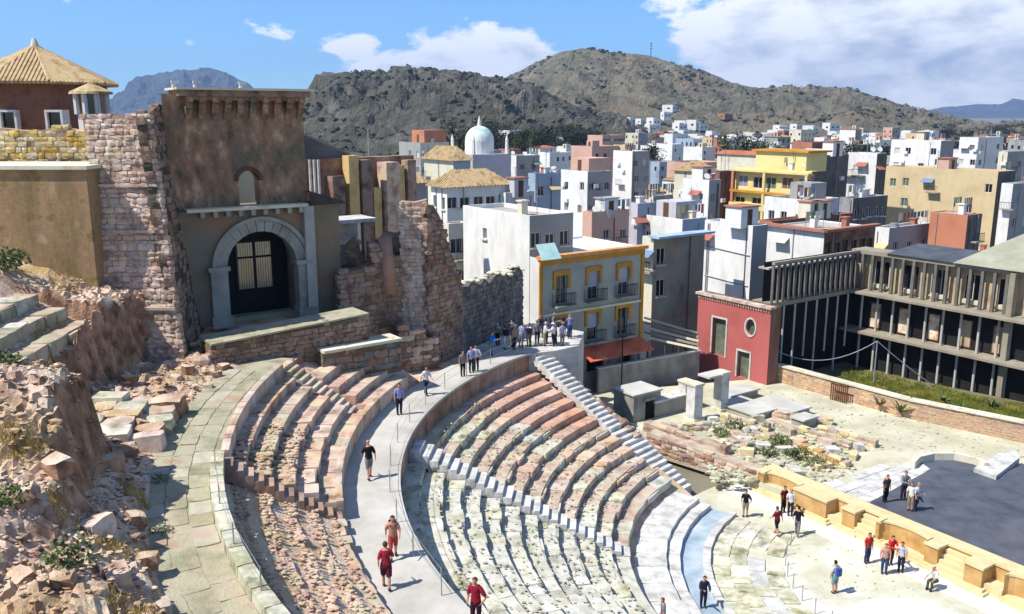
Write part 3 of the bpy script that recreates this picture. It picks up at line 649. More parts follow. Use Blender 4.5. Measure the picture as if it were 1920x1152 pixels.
b.build('lower_wall', mat('facade_lower', [(104, 104, 84), (132, 116, 94), (146, 112, 86)], .4, bump=.7, bscale=4, bdist=.05, stain=((120, 120, 112), .35, .8)), fc)
nv = 15
for i in range(nv):                    # arch stones
    a0_, a1_ = math.pi*i/nv, math.pi*(i+1)/nv; b = MB(); q = []
    for o_ in (.46, -.55):
        for (r_, a_) in ((rA, a0_), (rA+.62, a0_), (rA+.62, a1_), (rA, a1_)): q.append(fp(cA-r_*math.cos(a_+(.008 if a_ == a0_ else -.008)), zSp+r_*math.sin(a_), o_))
    b.add(q, [(0, 1, 2, 3), (7, 6, 5, 4), (0, 4, 5, 1), (1, 5, 6, 2), (2, 6, 7, 3), (3, 7, 4, 0)]); b.build('arch_stone', M_ashlar, fc)
for i in range(16):
    a0_, a1_ = math.pi*i/16, math.pi*(i+1)/16; 
b = MB()
for i in range(18):
    a0_, a1_ = math.pi*i/18, math.pi*(i+1)/18; q = []
    for o_ in (.58, .3):
        for (r_, a_) in ((rA+.64, a0_), (rA+.86, a0_), (rA+.86, a1_), (rA+.64, a1_)): q.append(fp(cA-r_*math.cos(a_), zSp+r_*math.sin(a_), o_))
    b.add(q, [(0, 1, 2, 3), (0, 4, 5, 1), (2, 6, 7, 3), (1, 5, 6, 2), (3, 7, 4, 0)])
b.build('arch_moulding', M_ashlar, fc)
for s in (-1, 1):
    sx = cA+s*(rA+.5); pl_ = MB(); pl_.obox(fp(sx, (zF0+zSp)/2, .25), UF*.48, NF*.38, (0, 0, (zSp-zF0)/2)); po = pl_.build('pilaster', M_ashlar, fc)
    b = MB(); b.obox(fp(sx, zSp+.06, .3), UF*.6, NF*.46, (0, 0, .12)); b.build('capital', M_ashlar, po)
    b = MB(); b.obox(fp(sx, zF0+.25, .3), UF*.6, NF*.5, (0, 0, .3)); b.build('plinth', M_ashlar, po)
b = MB(); sp_ = fs_of(575, 470)[0]; b.obox(fp(sp_, (zF0+zLed)/2+.1, .45), UF*.3, NF*.3, (0, 0, (zLed-zF0)/2-.1)); b.build('pilaster', mat('pilaster_pale', [(150, 148, 140), (172, 168, 156)], .8, bump=.4, bscale=6), fc)
b = MB(); b.obox(fp((sR-.2)/2-.3, zLed+.1, .5), UF*((sR+.3)/2), NF*.42, (0, 0, .09)); b.build('ledge', M_cop, fc)
for i in range(9): b = MB(); b.obox(fp(.3+i*(sR-.6)/8.5, zLed-.16, .55), UF*.12, NF*.26, (0, 0, .16)); b.build('ledge_bracket', M_ashlar, fc)
b = MB(); c_ = [fp(sR-.1, zLed+.12, .7), fp(sR2+.2, zLed+.12, .7), fp(sR2+.2, zLed+.12, -3), fp(sR-.1, zLed+1.0, -3), fp(sR-.1, zLed+1.0, -.3)]
b.poly([fp(sR-.1, zLed+.05, .7), fp(sR2+.3, zLed+.05, .7), fp(sR2+.3, zLed+.18, .7), fp(sR-.1, zLed+.9, .7)]); b.poly([fp(sR-.1, zLed+.9, .7), fp(sR2+.3, zLed+.18, .7), fp(sR2+.3, zLed+.18, -3), fp(sR-.1, zLed+.9, -3)]); b.poly([fp(sR2+.3, zLed+.05, .7), fp(sR2+.3, zLed+.05, -3), fp(sR2+.3, zLed+.18, -3), fp(sR2+.3, zLed+.18, .7)])
b.build('side_roof', mat('slate_dark', [(52, 50, 48), (74, 72, 66)], 1, bump=.4), fc)
# window surround and the arched head
b = MB()
for i in range(14):
    a0_, a1_ = math.pi*i/14, math.pi*(i+1)/14; q = []
    for o_ in (.06, -.4):
        for (r_, a_) in ((rW, a0_), (rW+.24, a0_), (rW+.24, a1_), (rW, a1_)): q.append(fp(cW-r_*math.cos(a_), zw1-rW+r_*math.sin(a_), o_))
    b.add(q, [(0, 1, 2, 3), (0, 4, 5, 1), (2, 6, 7, 3), (1, 5, 6, 2), (3, 7, 4, 0)])
b.build('window_arch', mat('brick_dark', [(84, 56, 44), (112, 78, 60)], 2, bump=.5), fc)
# top: corbels and coping
nb = 10
for i in range(nb):
    s_ = .1+i*(sR-.3)/(nb-1); b = MB()
    for k in range(4): b.obox(fp(s_, zTop-.28-.3*k, .30-.085*k), UF*.17, NF*(.30-.085*k+.02), (0, 0, .15))
    b.build('corbel', M_facade, fc)
    if i < nb-1:
        b = MB(); c1 = s_+(sR-.3)/(nb-1)/2; w_ = (sR-.3)/(nb-1)/2-.1; ap = arch_pts(c1, w_, zTop-.55, 8)
        for j in range(8):
            a1, a2 = ap[j], ap[j+1]; b.poly([fp(a1[0], a1[1], .55), fp(a2[0], a2[1], .55), fp(a2[0], zTop-.12, .55), fp(a1[0], zTop-.12, .55)]); b.poly([fp(a1[0], a1[1], .55), fp(a1[0], a1[1], 0), fp(a2[0], a2[1], 0), fp(a2[0], a2[1], .55)])
        b.build('corbel_arch', M_facade, fc)
b = MB(); b.obox(fp(sR/2-.1, zTop+.05, -.5), UF*(sR/2+.35), NF*1.25, (0, 0, .17)); b.build('parapet', M_dk, fc)
b = MB(); b.obox(fp(sR/2-.1, zTop+.28, -.5), UF*(sR/2+.5), NF*1.45, (0, 0, .06)); b.build('coping', M_cop, fc)
for px in (322, 362, 447):              # pale finials / perched stones on the coping
    s_, _ = fs_of(px, 172); b = MB(); b.cyl(fp(s_, zTop+.32, .5), fp(s_, zTop+.62, .5), .12, .07, 8); b.obox(fp(s_+.1, zTop+.62, .5), UF*.2, NF*.08, (0, 0, .07)); b.build('finial', M_white, fc)
# gate
gt = empty('iron_gate', fp(cA, zF0, -2.2), 'black iron gate with upright bars and a solid base inside the great arch', 'gate')
zP = zF0+(zT-zF0)*.33
GO = -2.2
def gs_of(px, py):
    d_ = ray(px, py); o_ = Vector((0, 0, H)); a_ = A0+NF*GO; t_ = (a_-o_).dot(NF)/d_.dot(NF); p_ = o_+d_*t_; return (p_-A0).dot(UF), p_.z
g0, zP = gs_of(446, 547); g1 = gs_of(514, 547)[0]; zq_ = gs_of(480, 452)[1]
for (sa, sb, za, zb) in ((cA-rA-.4, g0, zF0, zT+.3), (g1, cA+rA+.4, zF0, zT+.3), (g0, g1, zq_, zT+.3)):
    b = MB(); b.obox(fp((sa+sb)/2, (za+zb)/2, GO-.03), UF*((sb-sa)/2), NF*.03, (0, 0, (zb-za)/2)); b.build('dark_panel', M_iron, gt)
b = MB(); b.obox(fp(cA, (zF0+zP)/2, -2.2), UF*rA*1.05, NF*.04, (0, 0, (zP-zF0)/2)); b.build('base_panel', M_iron, gt)
for i in range(1, 15):
    s_ = g0+(g1-g0)*i/15; zz = zq_; b = MB(); b.cyl(fp(s_, zP, -2.2), fp(s_, zz, -2.2), .014, .014, 5, caps=False); b.build('bar', M_iron, gt)
for z_ in (zP+.05, zP+(zq_-zP)*.68, zq_): b = MB(); b.obox(fp((g0+g1)/2, z_, -2.18), UF*(g1-g0)/2, NF*.05, (0, 0, .06)); b.build('cross_bar', M_iron, gt)
for s_ in (g0, (g0+g1)/2, g1): b = MB(); b.obox(fp(s_, (zP+zq_)/2, -2.17), UF*.08, NF*.06, (0, 0, (zq_-zP)/2)); b.build('stile', M_iron, gt)
# inside of the roofless church: a sunlit side wall seen through gate and window
iw = empty('inner_wall', fp(cA+2, 10.8, -7), 'sunlit cream inner wall seen through the arched gate and window', 'wall')
b = MB(); 
b.obox(fp(3.4, 14.8, -10.5), UF*4.4, NF*.4, (0, 0, 5)); b.build('wall_face', mat('plaster_cream', [(178, 168, 142), (196, 188, 164)], .6, bump=.3), iw)
b = MB(); b.prism([tuple(fp(s, 0, o)[:2]) for s, o in ((-1, -1.2), (12, -1.2), (12, -11), (-1, -11))], 9, 10.9); o = b.build('church_floor', M_path); tag(o, kind='structure')
# --- platform wall in front of the arch
pA = gp(398, 690, 10.2); pB = gp(692, 640, 10.2); dP = (pB-pA); Lp = dP.length; dP.normalize(); nP = Vector((dP.y, -dP.x, 0))
pf = empty('platform_wall', pA, 'brown rubble wall with pale sloping top in front of the arched doorway', 'wall')
ztp = lambda s: 11.35+.045*s
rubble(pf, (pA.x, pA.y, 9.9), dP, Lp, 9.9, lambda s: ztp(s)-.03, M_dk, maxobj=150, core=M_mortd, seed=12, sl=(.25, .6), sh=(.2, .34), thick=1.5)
b = MB(); q = [pA+nP*.12, pA+dP*Lp+nP*.12, pA+dP*Lp-nP*1.9, pA-nP*1.9]; sv = [0, Lp, Lp, 0]
b.add([(p.x, p.y, ztp(s_)) for p, s_ in zip(q, sv)]+[(p.x, p.y, ztp(s_)+.1) for p, s_ in zip(q, sv)], [(3, 2, 1, 0), (4, 5, 6, 7), (0, 1, 5, 4), (1, 2, 6, 5), (2, 3, 7, 6), (3, 0, 4, 7)]); b.build('coping', M_path, pf)
# lower bench-like wall to its right
qA = gp(606, 695, 9.2); qB = gp(752, 668, 9.2); dQ = qB-qA; Lq = dQ.length; dQ.normalize(); nQ = Vector((dQ.y, -dQ.x, 0))
lw_ = empty('low_wall', qA, 'low stone wall with white slab top between platform and buttress', 'wall')
rubble(lw_, (qA.x, qA.y, 8.6), dQ, Lq, 8.6, 10.15, [M_dk, M_gst], maxobj=60, core=M_mortd, seed=14, thick=1.3, sl=(.5, 1.1), sh=(.35, .5))
for k in range(4): b = MB(); b.obox(qA+dQ*(Lq*(k+.5)/4)-nQ*.5+Vector((0, 0, 1.03)), dQ*Lq/8.3, nQ*.72, (0, 0, .08)); b.build('coping_slab', M_cop, lw_)
# --- ruined wall between facade and buttress
ru = empty('ruined_wall', fp(sR2, 8, 0), 'ruined brown rubble wall between the arched facade and the tall buttress', 'wall')
e0 = fp(sR2, 7.5, -.6); bt0 = at(752, 640, 54.6)
dE = Vector((bt0.x-e0.x, bt0.y-e0.y+.3, 0)); 
rubble(ru, (e0.x, e0.y, 7.6), dE, dE.length+.6, 7.6, lambda s: 15.0+1.1*fbm(s*.9, 2)+(.5 if s > 2.6 else 0)-(1.6 if 1.6 < s < 2.5 else 0), M_dk, maxobj=190, core=M_mortd, seed=21, sl=(.3, .75), sh=(.25, .42))
b = MB(); p0_ = at(728, 515, 53.8); p1_ = at(722, 445, 53.9); b.cyl((p0_.x, p0_.y, p0_.z-1.2), p1_, .5, .42, 12); o = b.build('column_stump', mat('column_red', [(150, 112, 92), (176, 138, 116)], 1, bump=.4), smooth=True); tag(o, 'round reddish column stump leaning on the ruined wall by the buttress', 'column')
for i, (xa, ya, Ya, xb, Yb, top_, lab) in enumerate(((640, 600, 51.6, 706, 53.0, 512, 'broken brown wall stub in front of the ruined wall, next to the facade'), (700, 600, 53.2, 764, 54.2, 452, 'stepped brown wall stub close to the tall buttress'), (752, 660, 52.6, 822, 53.8, 602, 'low broken footing wall at the base of the tall buttress'), (826, 620, 55.6, 884, 58.2, 520, 'jagged brown wall piece filling the gap right of the tall buttress'))):
    a6, c6 = at(xa, ya, Ya), at(xb, ya, Yb); d6 = Vector((c6.x-a6.x, c6.y-a6.y, 0)); zt6 = zat(top_, (Ya+Yb)/2); w6 = empty('wall_stub', (a6.x, a6.y, 7), lab, 'wall')
    rubble(w6, (a6.x, a6.y, 7.0), d6, d6.length, 7.0, lambda s: zt6+.8*fbm(s*1.2, i*5.0)-(.55*s if i != 0 else -.2*s), M_dk if i != 2 else [M_dk, M_cas], maxobj=70, core=M_mortd, seed=70+i, sl=(.3, .75), sh=(.24, .42), thick=.9)
# --- buttress with lit front, and its long side painted shade-dark with browner stone
bu = empty('buttress', (bt0.x, bt0.y, 7), 'tall ruined rubble buttress, sunlit on its narrow front, between facade and white house', 'buttress')
zb1 = zat(376, 54.5); xL = at(754, 500, 54.2).x; xR_ = at(802, 500, 54.2).x
rubble(bu, (xL, 54.0, 6.9), (1, 0.05, 0), xR_-xL, 6.9, lambda s: zb1+.1*math.sin(5*s), M_cas, lean=.02, maxobj=150, core=M_mort, seed=23, sl=(.25, .6), sh=(.2, .36), thick=1.0)
dS = Vector((0.55, 0.835, 0)); pS = Vector((xR_+.03, 54.05, 6.9))
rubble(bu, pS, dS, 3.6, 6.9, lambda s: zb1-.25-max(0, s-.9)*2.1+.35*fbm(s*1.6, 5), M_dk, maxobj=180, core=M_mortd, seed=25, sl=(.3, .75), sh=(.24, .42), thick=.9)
# --- the grey ruined wall behind the crowd on the walkway
gA = pS+dS*2.9; gE = gp(980, 612, 7.2); dG = Vector((gE.x-gA.x, gE.y-gA.y, 0))
gw = empty('ruined_wall', gA, 'dark grey ruined stone wall with a jagged top behind the crowd on the walkway', 'wall')
zg = zat(524, 60)
rubble(gw, (gA.x, gA.y, 6.9), dG, dG.length, 6.9, lambda s: zg+.5*fbm(s*.8, 7)+.15*math.sin(4*s), M_gst, maxobj=200, core=mat('mortar_grey', [(84, 80, 74), (104, 98, 90)], 1, bump=.8), seed=27, sl=(.35, .9), sh=(.26, .44))
pts = []
for i in range(60):
    s_ = rt.uniform(0, dG.length); p = gA+dG.normalized()*s_-Vector((dG.y, -dG.x, 0)).normalized()*rt.uniform(0, .8); k = rt.uniform(.1, .3); pts.append((p.x, p.y, zg+.5*fbm(s_*.8, 7)+.05, k*1.4, k, k*.6))
scatter('loose_stones', pts, M_cop, 9, parent=gw)
# --- remains of the nave behind: wall with yellow pilasters and a lean-to roof
nv_ = empty('nave_wall', at(660, 400, 66), 'brown nave wall remains with yellow plaster pilasters behind the ruined facade', 'wall')
zN = zat(296, 66); n0_ = at(560, 300, 63); n1_ = at(776, 300, 70); dN = Vector((n1_.x-n0_.x, n1_.y-n0_.y, 0)); Ln = dN.length; dN.normalize(); nN = Vector((dN.y, -dN.x, 0))
b = MB(); c = n0_+dN*(Ln/2)-nN*.4; b.obox((c.x, c.y, (8+zN)/2), dN*Ln/2, nN*.4, (0, 0, (zN-8)/2)); b.build('wall_face', mat('nave_brown', [(96, 62, 46), (132, 88, 66), (160, 116, 90)], .6, bump=.6, bscale=4, stain=((190, 162, 130), .35, .8)), nv_)
M_pil = mat('pilaster_yellow', [(178, 146, 92), (206, 178, 122), (196, 160, 112)], .7, bump=.4)
for px, w_, top_, mm in ((660, .42, 292, M_pil), (704, .34, 352, M_pil), (684, .45, 300, M_dk), (730, .6, 304, M_cas), (748, .35, 310, M_pil), (768, .4, 300, M_dk), (630, .5, 330, M_dk)):
    c = at(px, 380, 65.0+(px-655)*.028); z1_ = zat(top_, c.y); b = MB(); b.obox((c.x, c.y, (8+z1_)/2), dN*w_, nN*w_, (0, 0, (z1_-8)/2)); b.build('pilaster', mm, nv_)
for k in range(3): c = at(582+k*8, 330, 62.6); b = MB(); b.cyl((c.x, c.y, 14), (c.x, c.y, zat(300, 62.6)), .1, .1, 8); b.build('colonnette', M_white, nv_)
b = MB(); a_, b_ = at(566, 252, 63.5), at(657, 291, 66.5); k_ = Vector((-1.2, 3.5, 0))
dd = Vector((0, 0, .12)); b.add([a_, b_, b_+k_, a_+k_, a_+dd, b_+dd, b_+k_+dd, a_+k_+dd], [(0, 1, 2, 3), (7, 6, 5, 4), (0, 4, 5, 1), (1, 5, 6, 2), (2, 6, 7, 3), (3, 7, 4, 0)]); b.build('lean_to_roof', mat('roof_grey', [(120, 116, 110), (150, 146, 140)], .8, bump=.3), nv_)
b = MB(); b.add([a_, b_, (b_.x, b_.y, 14), (a_.x, a_.y, 14)], [(0, 1, 2, 3)]); b.add([v+Vector((-.3, .8, 0)) for v in (a_, b_, Vector((b_.x, b_.y, 14)), Vector((a_.x, a_.y, 14)))], [(3, 2, 1, 0)]); b.build('gable_wall', mat('gable_grey', [(84, 82, 80), (112, 108, 104)], .5, bump=.4), nv_)
p = at(692, 300, 75); b = MB(); b.cyl((p.x, p.y, 10), (p.x, p.y, zat(243, 75)), .12, .05, 6); o = b.build('flagpole', mat('pole_green', [(120, 140, 130), (150, 164, 156)], 1, bump=0)); tag(o, 'thin pale pole rising behind the nave wall', 'pole')
# white slab roofs in the ruin
p = at(650, 412, 58); b = MB(); b.obox(p, UD*1.6, VD*1.2, (0, 0, .12)); b.box(p.x-.8, p.x+.8, p.y-.5, p.y+.5, 13.0, p.z-.1); o = b.build('shelter_roof', M_white); tag(o, 'flat white shelter slab among the ruined nave walls', 'shelter')
# --- top rows of the summa cavea on the far left, and the wall line above them
def style_s(i, t): return ('sharp' if rt.random() < .7 else 'worn', M_path, 1.8)
def style_s(i, t): return ('worn', M_path if rt.random() < .7 else M_grey, 1.1)
wedge('greenish stone seat rows at the top of the slope on the left edge', 179.5, 193.5, style_s, 3, 41.4, 1.15, 13.5, .62, None, M_core)
ring_wall('long low stone edging running up to the castle wall on the left edge', 47.2, 47.8, 165, 184, 14.6, 15.3, M_brown, 1.6, 'edging')
# rock terrace block beside the path, and boulders
root = empty('terrace_block', pol(36.8, 189, 10.2), 'raised terrace of pale rock with a straight brown side beside the green path', 'terrace')
for k in range(5):
    for j in range(3): t = 185.2+k*1.5; polar_stone('stone', root, 'worn' if j else 'rubble', (M_rock, M_cas, M_grey)[(k+j) % 3], 36.1+1.15*j+.12*(k % 2), 37.4+1.15*j, t, t+1.6, 9.6, 10.95+.12*j+rt.uniform(-.12, .12), .05)
rb = random.Random(31)
bspots_ = 0
bspots = [(380, 690, 10.3, .7), (352, 700, 10.3, .6), (405, 705, 10.3, .5), (330, 720, 10.3, .5), (420, 690, 10.3, .45), (365, 665, 10.4, .5), (390, 725, 10.3, .4), (260, 790, 10.9, .7), (230, 830, 11.1, .8), (290, 800, 10.8, .5), (200, 870, 11.3, .9), (250, 940, 11.5, .6), (180, 990, 11.6, .8), (270, 1010, 11.4, .6), (120, 960, 11.8, .7), (220, 1060, 11.8, .7), (60, 1000, 12, .6), (120, 1100, 12, .5), (300, 1090, 11.4, .5), (330, 1130, 11.3, .4), (240, 720, 10.6, .5), (210, 760, 10.8, .6), (150, 850, 11.2, .6), (310, 960, 11, .4), (210, 690, 10.8, .5), (40, 1090, 12, .6)]
for i, (px, py, z, s) in enumerate(bspots):
    p = gp(px, py, z); z = tz(p.x, p.y)
    Mx = Matrix.Translation((p.x, p.y, z+s*.12)) @ Matrix.Rotation(rb.uniform(0, 6), 4, 'Z') @ Matrix.Rotation(rb.uniform(-.3, .3), 4, 'X') @ Matrix.Diagonal((s*1.1, s*.85, s*.75, 1))
    o = inst('boulder', smesh('rubble', i % 8, M_rock if i % 3 else M_cas), Mx)
    tag(o, 'angular pinkish boulder on the rocky slope beside the path' if i > 6 else 'pink boulder in the heap at the foot of the castle wall', 'boulder', 'boulders on the slope' if i > 6 else 'boulder heap')
# shrubs on the left
def shrub(px, py, z, rad, label, m=M_green, n=260, onz=None):
    p = gp(px, py, z); zz = onz if onz is not None else tz(p.x, p.y); rnd = random.Random(int(px*7+py)); b = MB()
    root = empty('shrub', (p.x, p.y, zz), label, 'shrub')
    for k in range(4): a = k*1.6; b.cyl((p.x, p.y, zz-.05), (p.x+rad*.5*math.cos(a), p.y+rad*.5*math.sin(a), zz+rad*.6), .03, .015, 5)
    b.build('stem', mat('bark', [(70, 58, 44), (96, 82, 64)], 3, bump=.3), root); b = MB()
    for _ in range(n):
        d = Vector((rnd.gauss(0, 1), rnd.gauss(0, 1), rnd.gauss(0, 1))).normalized()*rad*rnd.uniform(.45, 1.05)*(1+.3*fbm(p.x+_*.1, 3)); c = Vector((p.x+d.x, p.y+d.y, zz+rad*.55+d.z*.6)); s = rad*rnd.uniform(.07, .15)
        a1 = Vector((rnd.gauss(0, 1), rnd.gauss(0, 1), rnd.gauss(0, 1))).normalized(); a2 = a1.orthogonal().normalized(); b.poly([c-a1*s, c+a2*s*.6, c+a1*s, c-a2*s*.6])
    b.build('foliage', m, root); return root
shrub(20, 555, 14.4, .9, 'grey green shrub on the left edge above the top seat rows', n=420)
shrub(60, 520, 14.6, .7, 'low grey green shrub beside the dry grass above the top seat rows')
shrub(8, 700, 13.2, .8, 'green shrub on the left edge at the end of the top seat rows', n=380)
shrub(30, 1010, 12, .5, 'grey green shrub on the lower left rubble slope', n=250)
shrub(130, 1075, 12, .6, 'small green shrub among the rocks at the lower left')
shrub(296, 870, 10.9, .4, 'dark green bush clinging to the edge of the green path')
shrub(300, 960, 10.9, .35, 'second dark bush along the edge of the green path, nearer the bottom')
# ================================================================== stage, entrance passage and ruins on the right
M_sand = mat('sandy_ground', [(166, 162, 138), (188, 184, 160), (202, 198, 178)], .25, bump=.7, bscale=2.5, bdist=.06, stain=((164, 160, 126), .3, .6))
M_och = mat('ochre_sandstone', [(160, 122, 72), (184, 146, 92), (198, 164, 112)], .8, bump=.3, bscale=6, rand=.06)
M_ocht = mat('ochre_coping', [(192, 174, 130), (208, 192, 150), (200, 180, 134)], .8, bump=.3, bscale=6, rand=.05)
LD = Vector((0.55, -0.835, 0)); LN = Vector((-0.835, -0.55, 0))      # along the stage front / towards the seats
PB = gp(1424, 922, 0); PB = Vector((PB.x, PB.y, 0))
def pt(t, o): return PB+LD*t+LN*o
def t_of(px, py, z=0.0): return (gp(px, py, z)-PB).dot(LD)
# sandy ground behind the stage and between the ruins
q = [gp(1200, 815, .3), gp(1425, 915, .3), pt(6, -1.2), pt(18, -1.2), Vector((60, 30, 0)), Vector((60, 58, 0)), gp(1990, 850, .3), gp(1432, 716, .3), gp(1100, 745, .3)]
b = MB(); b.prism([(p.x, p.y) for p in q], -.3, .62); o = b.build('ruin_ground', M_sand); tag(o, kind='structure')
# orchestra ground between seats and stage
# stage floor
sl = [gp(1622, 946, 1.3), gp(1742, 882, 1.3), gp(1724, 866, 1.3), gp(1780, 858, 1.3), gp(1850, 884, 1.3), gp(1828, 880, 1.3)]
st = [pt(t_of(1622, 985), -1.35), gp(1745, 880, 1.3), gp(1722, 864, 1.3), gp(1745, 860, 1.3), gp(1790, 860, 1.3), gp(1838, 872, 1.3), gp(1830, 882, 1.3), gp(1868, 895, 1.3), gp(1960, 850, 1.3), Vector((48, 42, 0)), pt(22, -1.35)]
b = MB(); b.prism([(p.x, p.y) for p in st], .3, 1.3); o = b.build('stage_floor', mat('stage_deck', [(64, 68, 78), (78, 83, 93), (92, 94, 100)], .7, rough=.6, bump=.15, bscale=8, stain=((100, 98, 96), .4, .4))); tag(o, kind='structure')
# low curved wall round the niche at the back of the stage
def slab_poly(name, pix, z, h, m, label, cat, parent=None):
    b = MB(); pp = [gp(x, y, z) for x, y in pix]; b.prism([(p.x, p.y) for p in pp], z-h, z); o = b.build(name, m, parent)
    if not parent: tag(o, label, cat)
    return o
nw = empty('niche_wall', gp(1780, 855, 1.6), 'low curved pale wall behind the dark stage floor', 'wall')
pr_ = [gp(x, y, 1.7) for x, y in ((1716, 868), (1726, 858), (1752, 852), (1790, 852), (1828, 860), (1846, 870))]
for i in range(5):
    a_, c_ = pr_[i], pr_[i+1]; d_ = (c_-a_); n_ = Vector((-d_.y, d_.x, 0)).normalized()*.3; b = MB()
    b.prism([(a_.x, a_.y), (c_.x, c_.y), (c_.x+n_.x, c_.y+n_.y), (a_.x+n_.x, a_.y+n_.y)], .5, 1.75); b.build('stone', M_cop, nw)
slab_poly('platform', ((1826, 878), (1868, 893), (1912, 858), (1906, 846), (1872, 850)), 1.55, 1.2, M_white, 'white stone platform block at the back edge of the dark stage', 'platform')
# white pavement of big slabs left of the stage
root = empty('pavement', gp(1640, 890, 1.25), 'white pavement of large rectangular slabs beside the dark stage', 'pavement')
ta = t_of(1545, 905, 1.25); q0 = gp(1615, 945, 1.25); du = LD; dv = Vector((.835, .55, 0))
c0 = gp(1543, 908, 1.25)
wm = stone_mesh(95, .008, .15); wm.materials.append(M_white)
bb = MB(); q = [c0, c0+du*4.6, c0+du*4.6+dv*6.8, c0+dv*6.8]; bb.prism([(p.x, p.y) for p in q], .3, 1.18); bb.build('bedding', M_sand, root)
for i in range(6):
    s = 0
    while s < 6.7:
        w_ = rt.uniform(.8, 1.4)
        if rt.random() < .93 and not (i == 0 and s > 5): p = c0+du*(.38+i*.76)+dv*(s+w_/2); inst('slab', wm, Matrix.Translation((p.x, p.y, 1.2+rt.uniform(0, .03))) @ Matrix.Rotation(math.atan2(dv.y, dv.x), 4, 'Z') @ Matrix.Diagonal((w_*.97, .74, .12, 1)), root)
        s += w_
# ---- the stage front (pulpitum): coping, projecting blocks, curved niches, steps
pu = empty('stage_front', pt(6, 0), 'ochre sandstone stage front with curved niches, blocks and little stairs', 'stage front')
T = lambda px, py: t_of(px, py)
HT = 1.32
b = MB(); b.prism([tuple(pt(t, o)[:2]) for t, o in ((-.3, -1.4), (24, -1.4), (24, -.75), (-.3, -.75))], 0, HT-.09); b.build('back_wall', M_och, pu)
b = MB(); b.prism([tuple(pt(t, o)[:2]) for t, o in ((-.35, -1.55), (24, -1.55), (24, -.68), (-.35, -.68))], HT-.087, HT+.03); b.build('coping', M_ocht, pu)
def blk(t0, t1, o1, h=HT):
    b = MB(); b.prism([tuple(pt(t, o)[:2]) for t, o in ((t0, -.745), (t1, -.745), (t1, o1), (t0, o1))], 0, h-.1); w = b.build('block', M_och, pu)
    b = MB(); b.prism([tuple(pt(t, o)[:2]) for t, o in ((t0-.06, -.67), (t1+.06, -.67), (t1+.06, o1+.07), (t0-.06, o1+.07))], h-.097, h+.02); b.build('coping', M_ocht, w)
    for k, e in ((0, .3), (1, .16)):
        b = MB(); b.prism([tuple(pt(t, o)[:2]) for t, o in ((t0-e, -.74), (t1+e, -.74), (t1+e, o1+e), (t0-e, o1+e))], 0.004+.14*k, .14*(k+1)); b.build('plinth', M_ocht, w)
def niche(t0, t1, depth):        # curved recess: front wall with a hollow, as wedge-shaped stones
    c = (t0+t1)/2; w = (t1-t0)/2; n = 9; ro = .0
    arc = [(c-w*math.cos(math.pi*i/n), -depth*math.sin(math.pi*i/n)**.7) for i in range(n+1)]
    for i in range(n):
        (a0, b0), (a1, b1) = arc[i], arc[i+1]; b = MB(); b.prism([tuple(pt(t, o)[:2]) for t, o in ((a0, -.744), (a1, -.744), (a1, max(-.70, b1)), (a0, max(-.70, b0)))], 0, HT-.1); s = b.build('curved_stone', M_och, pu)
    b = MB()
    for i in range(n):
        (a0, b0), (a1, b1) = arc[i], arc[i+1]; b.prism([tuple(pt(t, o)[:2]) for t, o in ((a0, -.67), (a1, -.67), (a1, max(-.62, b1+.05)), (a0, max(-.62, b0+.05)))], HT-.097, HT+.02)
    b.build('niche_coping', M_ocht, pu)
    for k, e in ((0, .34), (1, .18)):
        b = MB(); b.prism([tuple(pt(t, o)[:2]) for t, o in ((t0, -.742), (t1, -.742), (t1, -.05-.0+e), (t0, -.05+e))], .004+.12*k, .12*(k+1)); b.build('plinth', M_ocht, pu)
def steps(t0, t1, o1, n=5):
    s = MB(); root_ = None
    for k in range(n):
        b = MB(); b.prism([tuple(pt(t, o)[:2]) for t, o in ((t0+.01, -.744), (t1-.01, -.744), (t1-.01, o1-(o1+.744)*k/n), (t0+.01, o1-(o1+.744)*k/n))], .003+HT/(n+1)*k, HT/(n+1)*(k+1)); b.build('step', M_ocht, pu)
t = [T(1424, 922), T(1512, 968), T(1585, 1000), T(1606, 1005), T(1628, 1020), T(1655, 1035), T(1750, 1075), T(1772, 1090), T(1830, 1110), T(1868, 1125)]
tt = [0, 2.9, 5.1, 5.9, 6.7, 8.0, 10.7, 11.4, 13.0, 13.9]
niche(.25, 2.75, .62); blk(-.25, .25, -.05); blk(2.75, 5.0, .25); blk(5.95, 6.75, .1); steps(6.75, 7.95, .3); blk(7.95, 8.2, -.05); niche(8.2, 10.9, .66); blk(10.9, 11.6, .1); steps(11.6, 13.1, .45); blk(13.1, 14.0, .3); niche(14.9, 17.3, .6); blk(17.3, 19.4, .25)
b = MB(); b.prism([tuple(pt(t, o)[:2]) for t, o in ((5.0, -.742), (5.95, -.742), (5.95, .1), (5.0, .1))], .003, .5); b.build('plinth', M_ocht, pu)
b = MB(); b.prism([tuple(pt(t, o)[:2]) for t, o in ((14.0, -.742), (14.9, -.742), (14.9, .1), (14.0, .1))], .003, .5); b.build('plinth', M_ocht, pu)
# pale strip of floor along the stage front
b = MB(); b.prism([tuple(pt(t, o)[:2]) for t, o in ((-1.5, 0), (24, 0), (24, 1.7), (-1.5, 1.7))], -.02, .004); o = b.build('marble_strip', mat('marble_strip', [(204, 202, 194), (220, 218, 212)], .6, rough=.6, bump=.1)); tag(o, kind='structure')
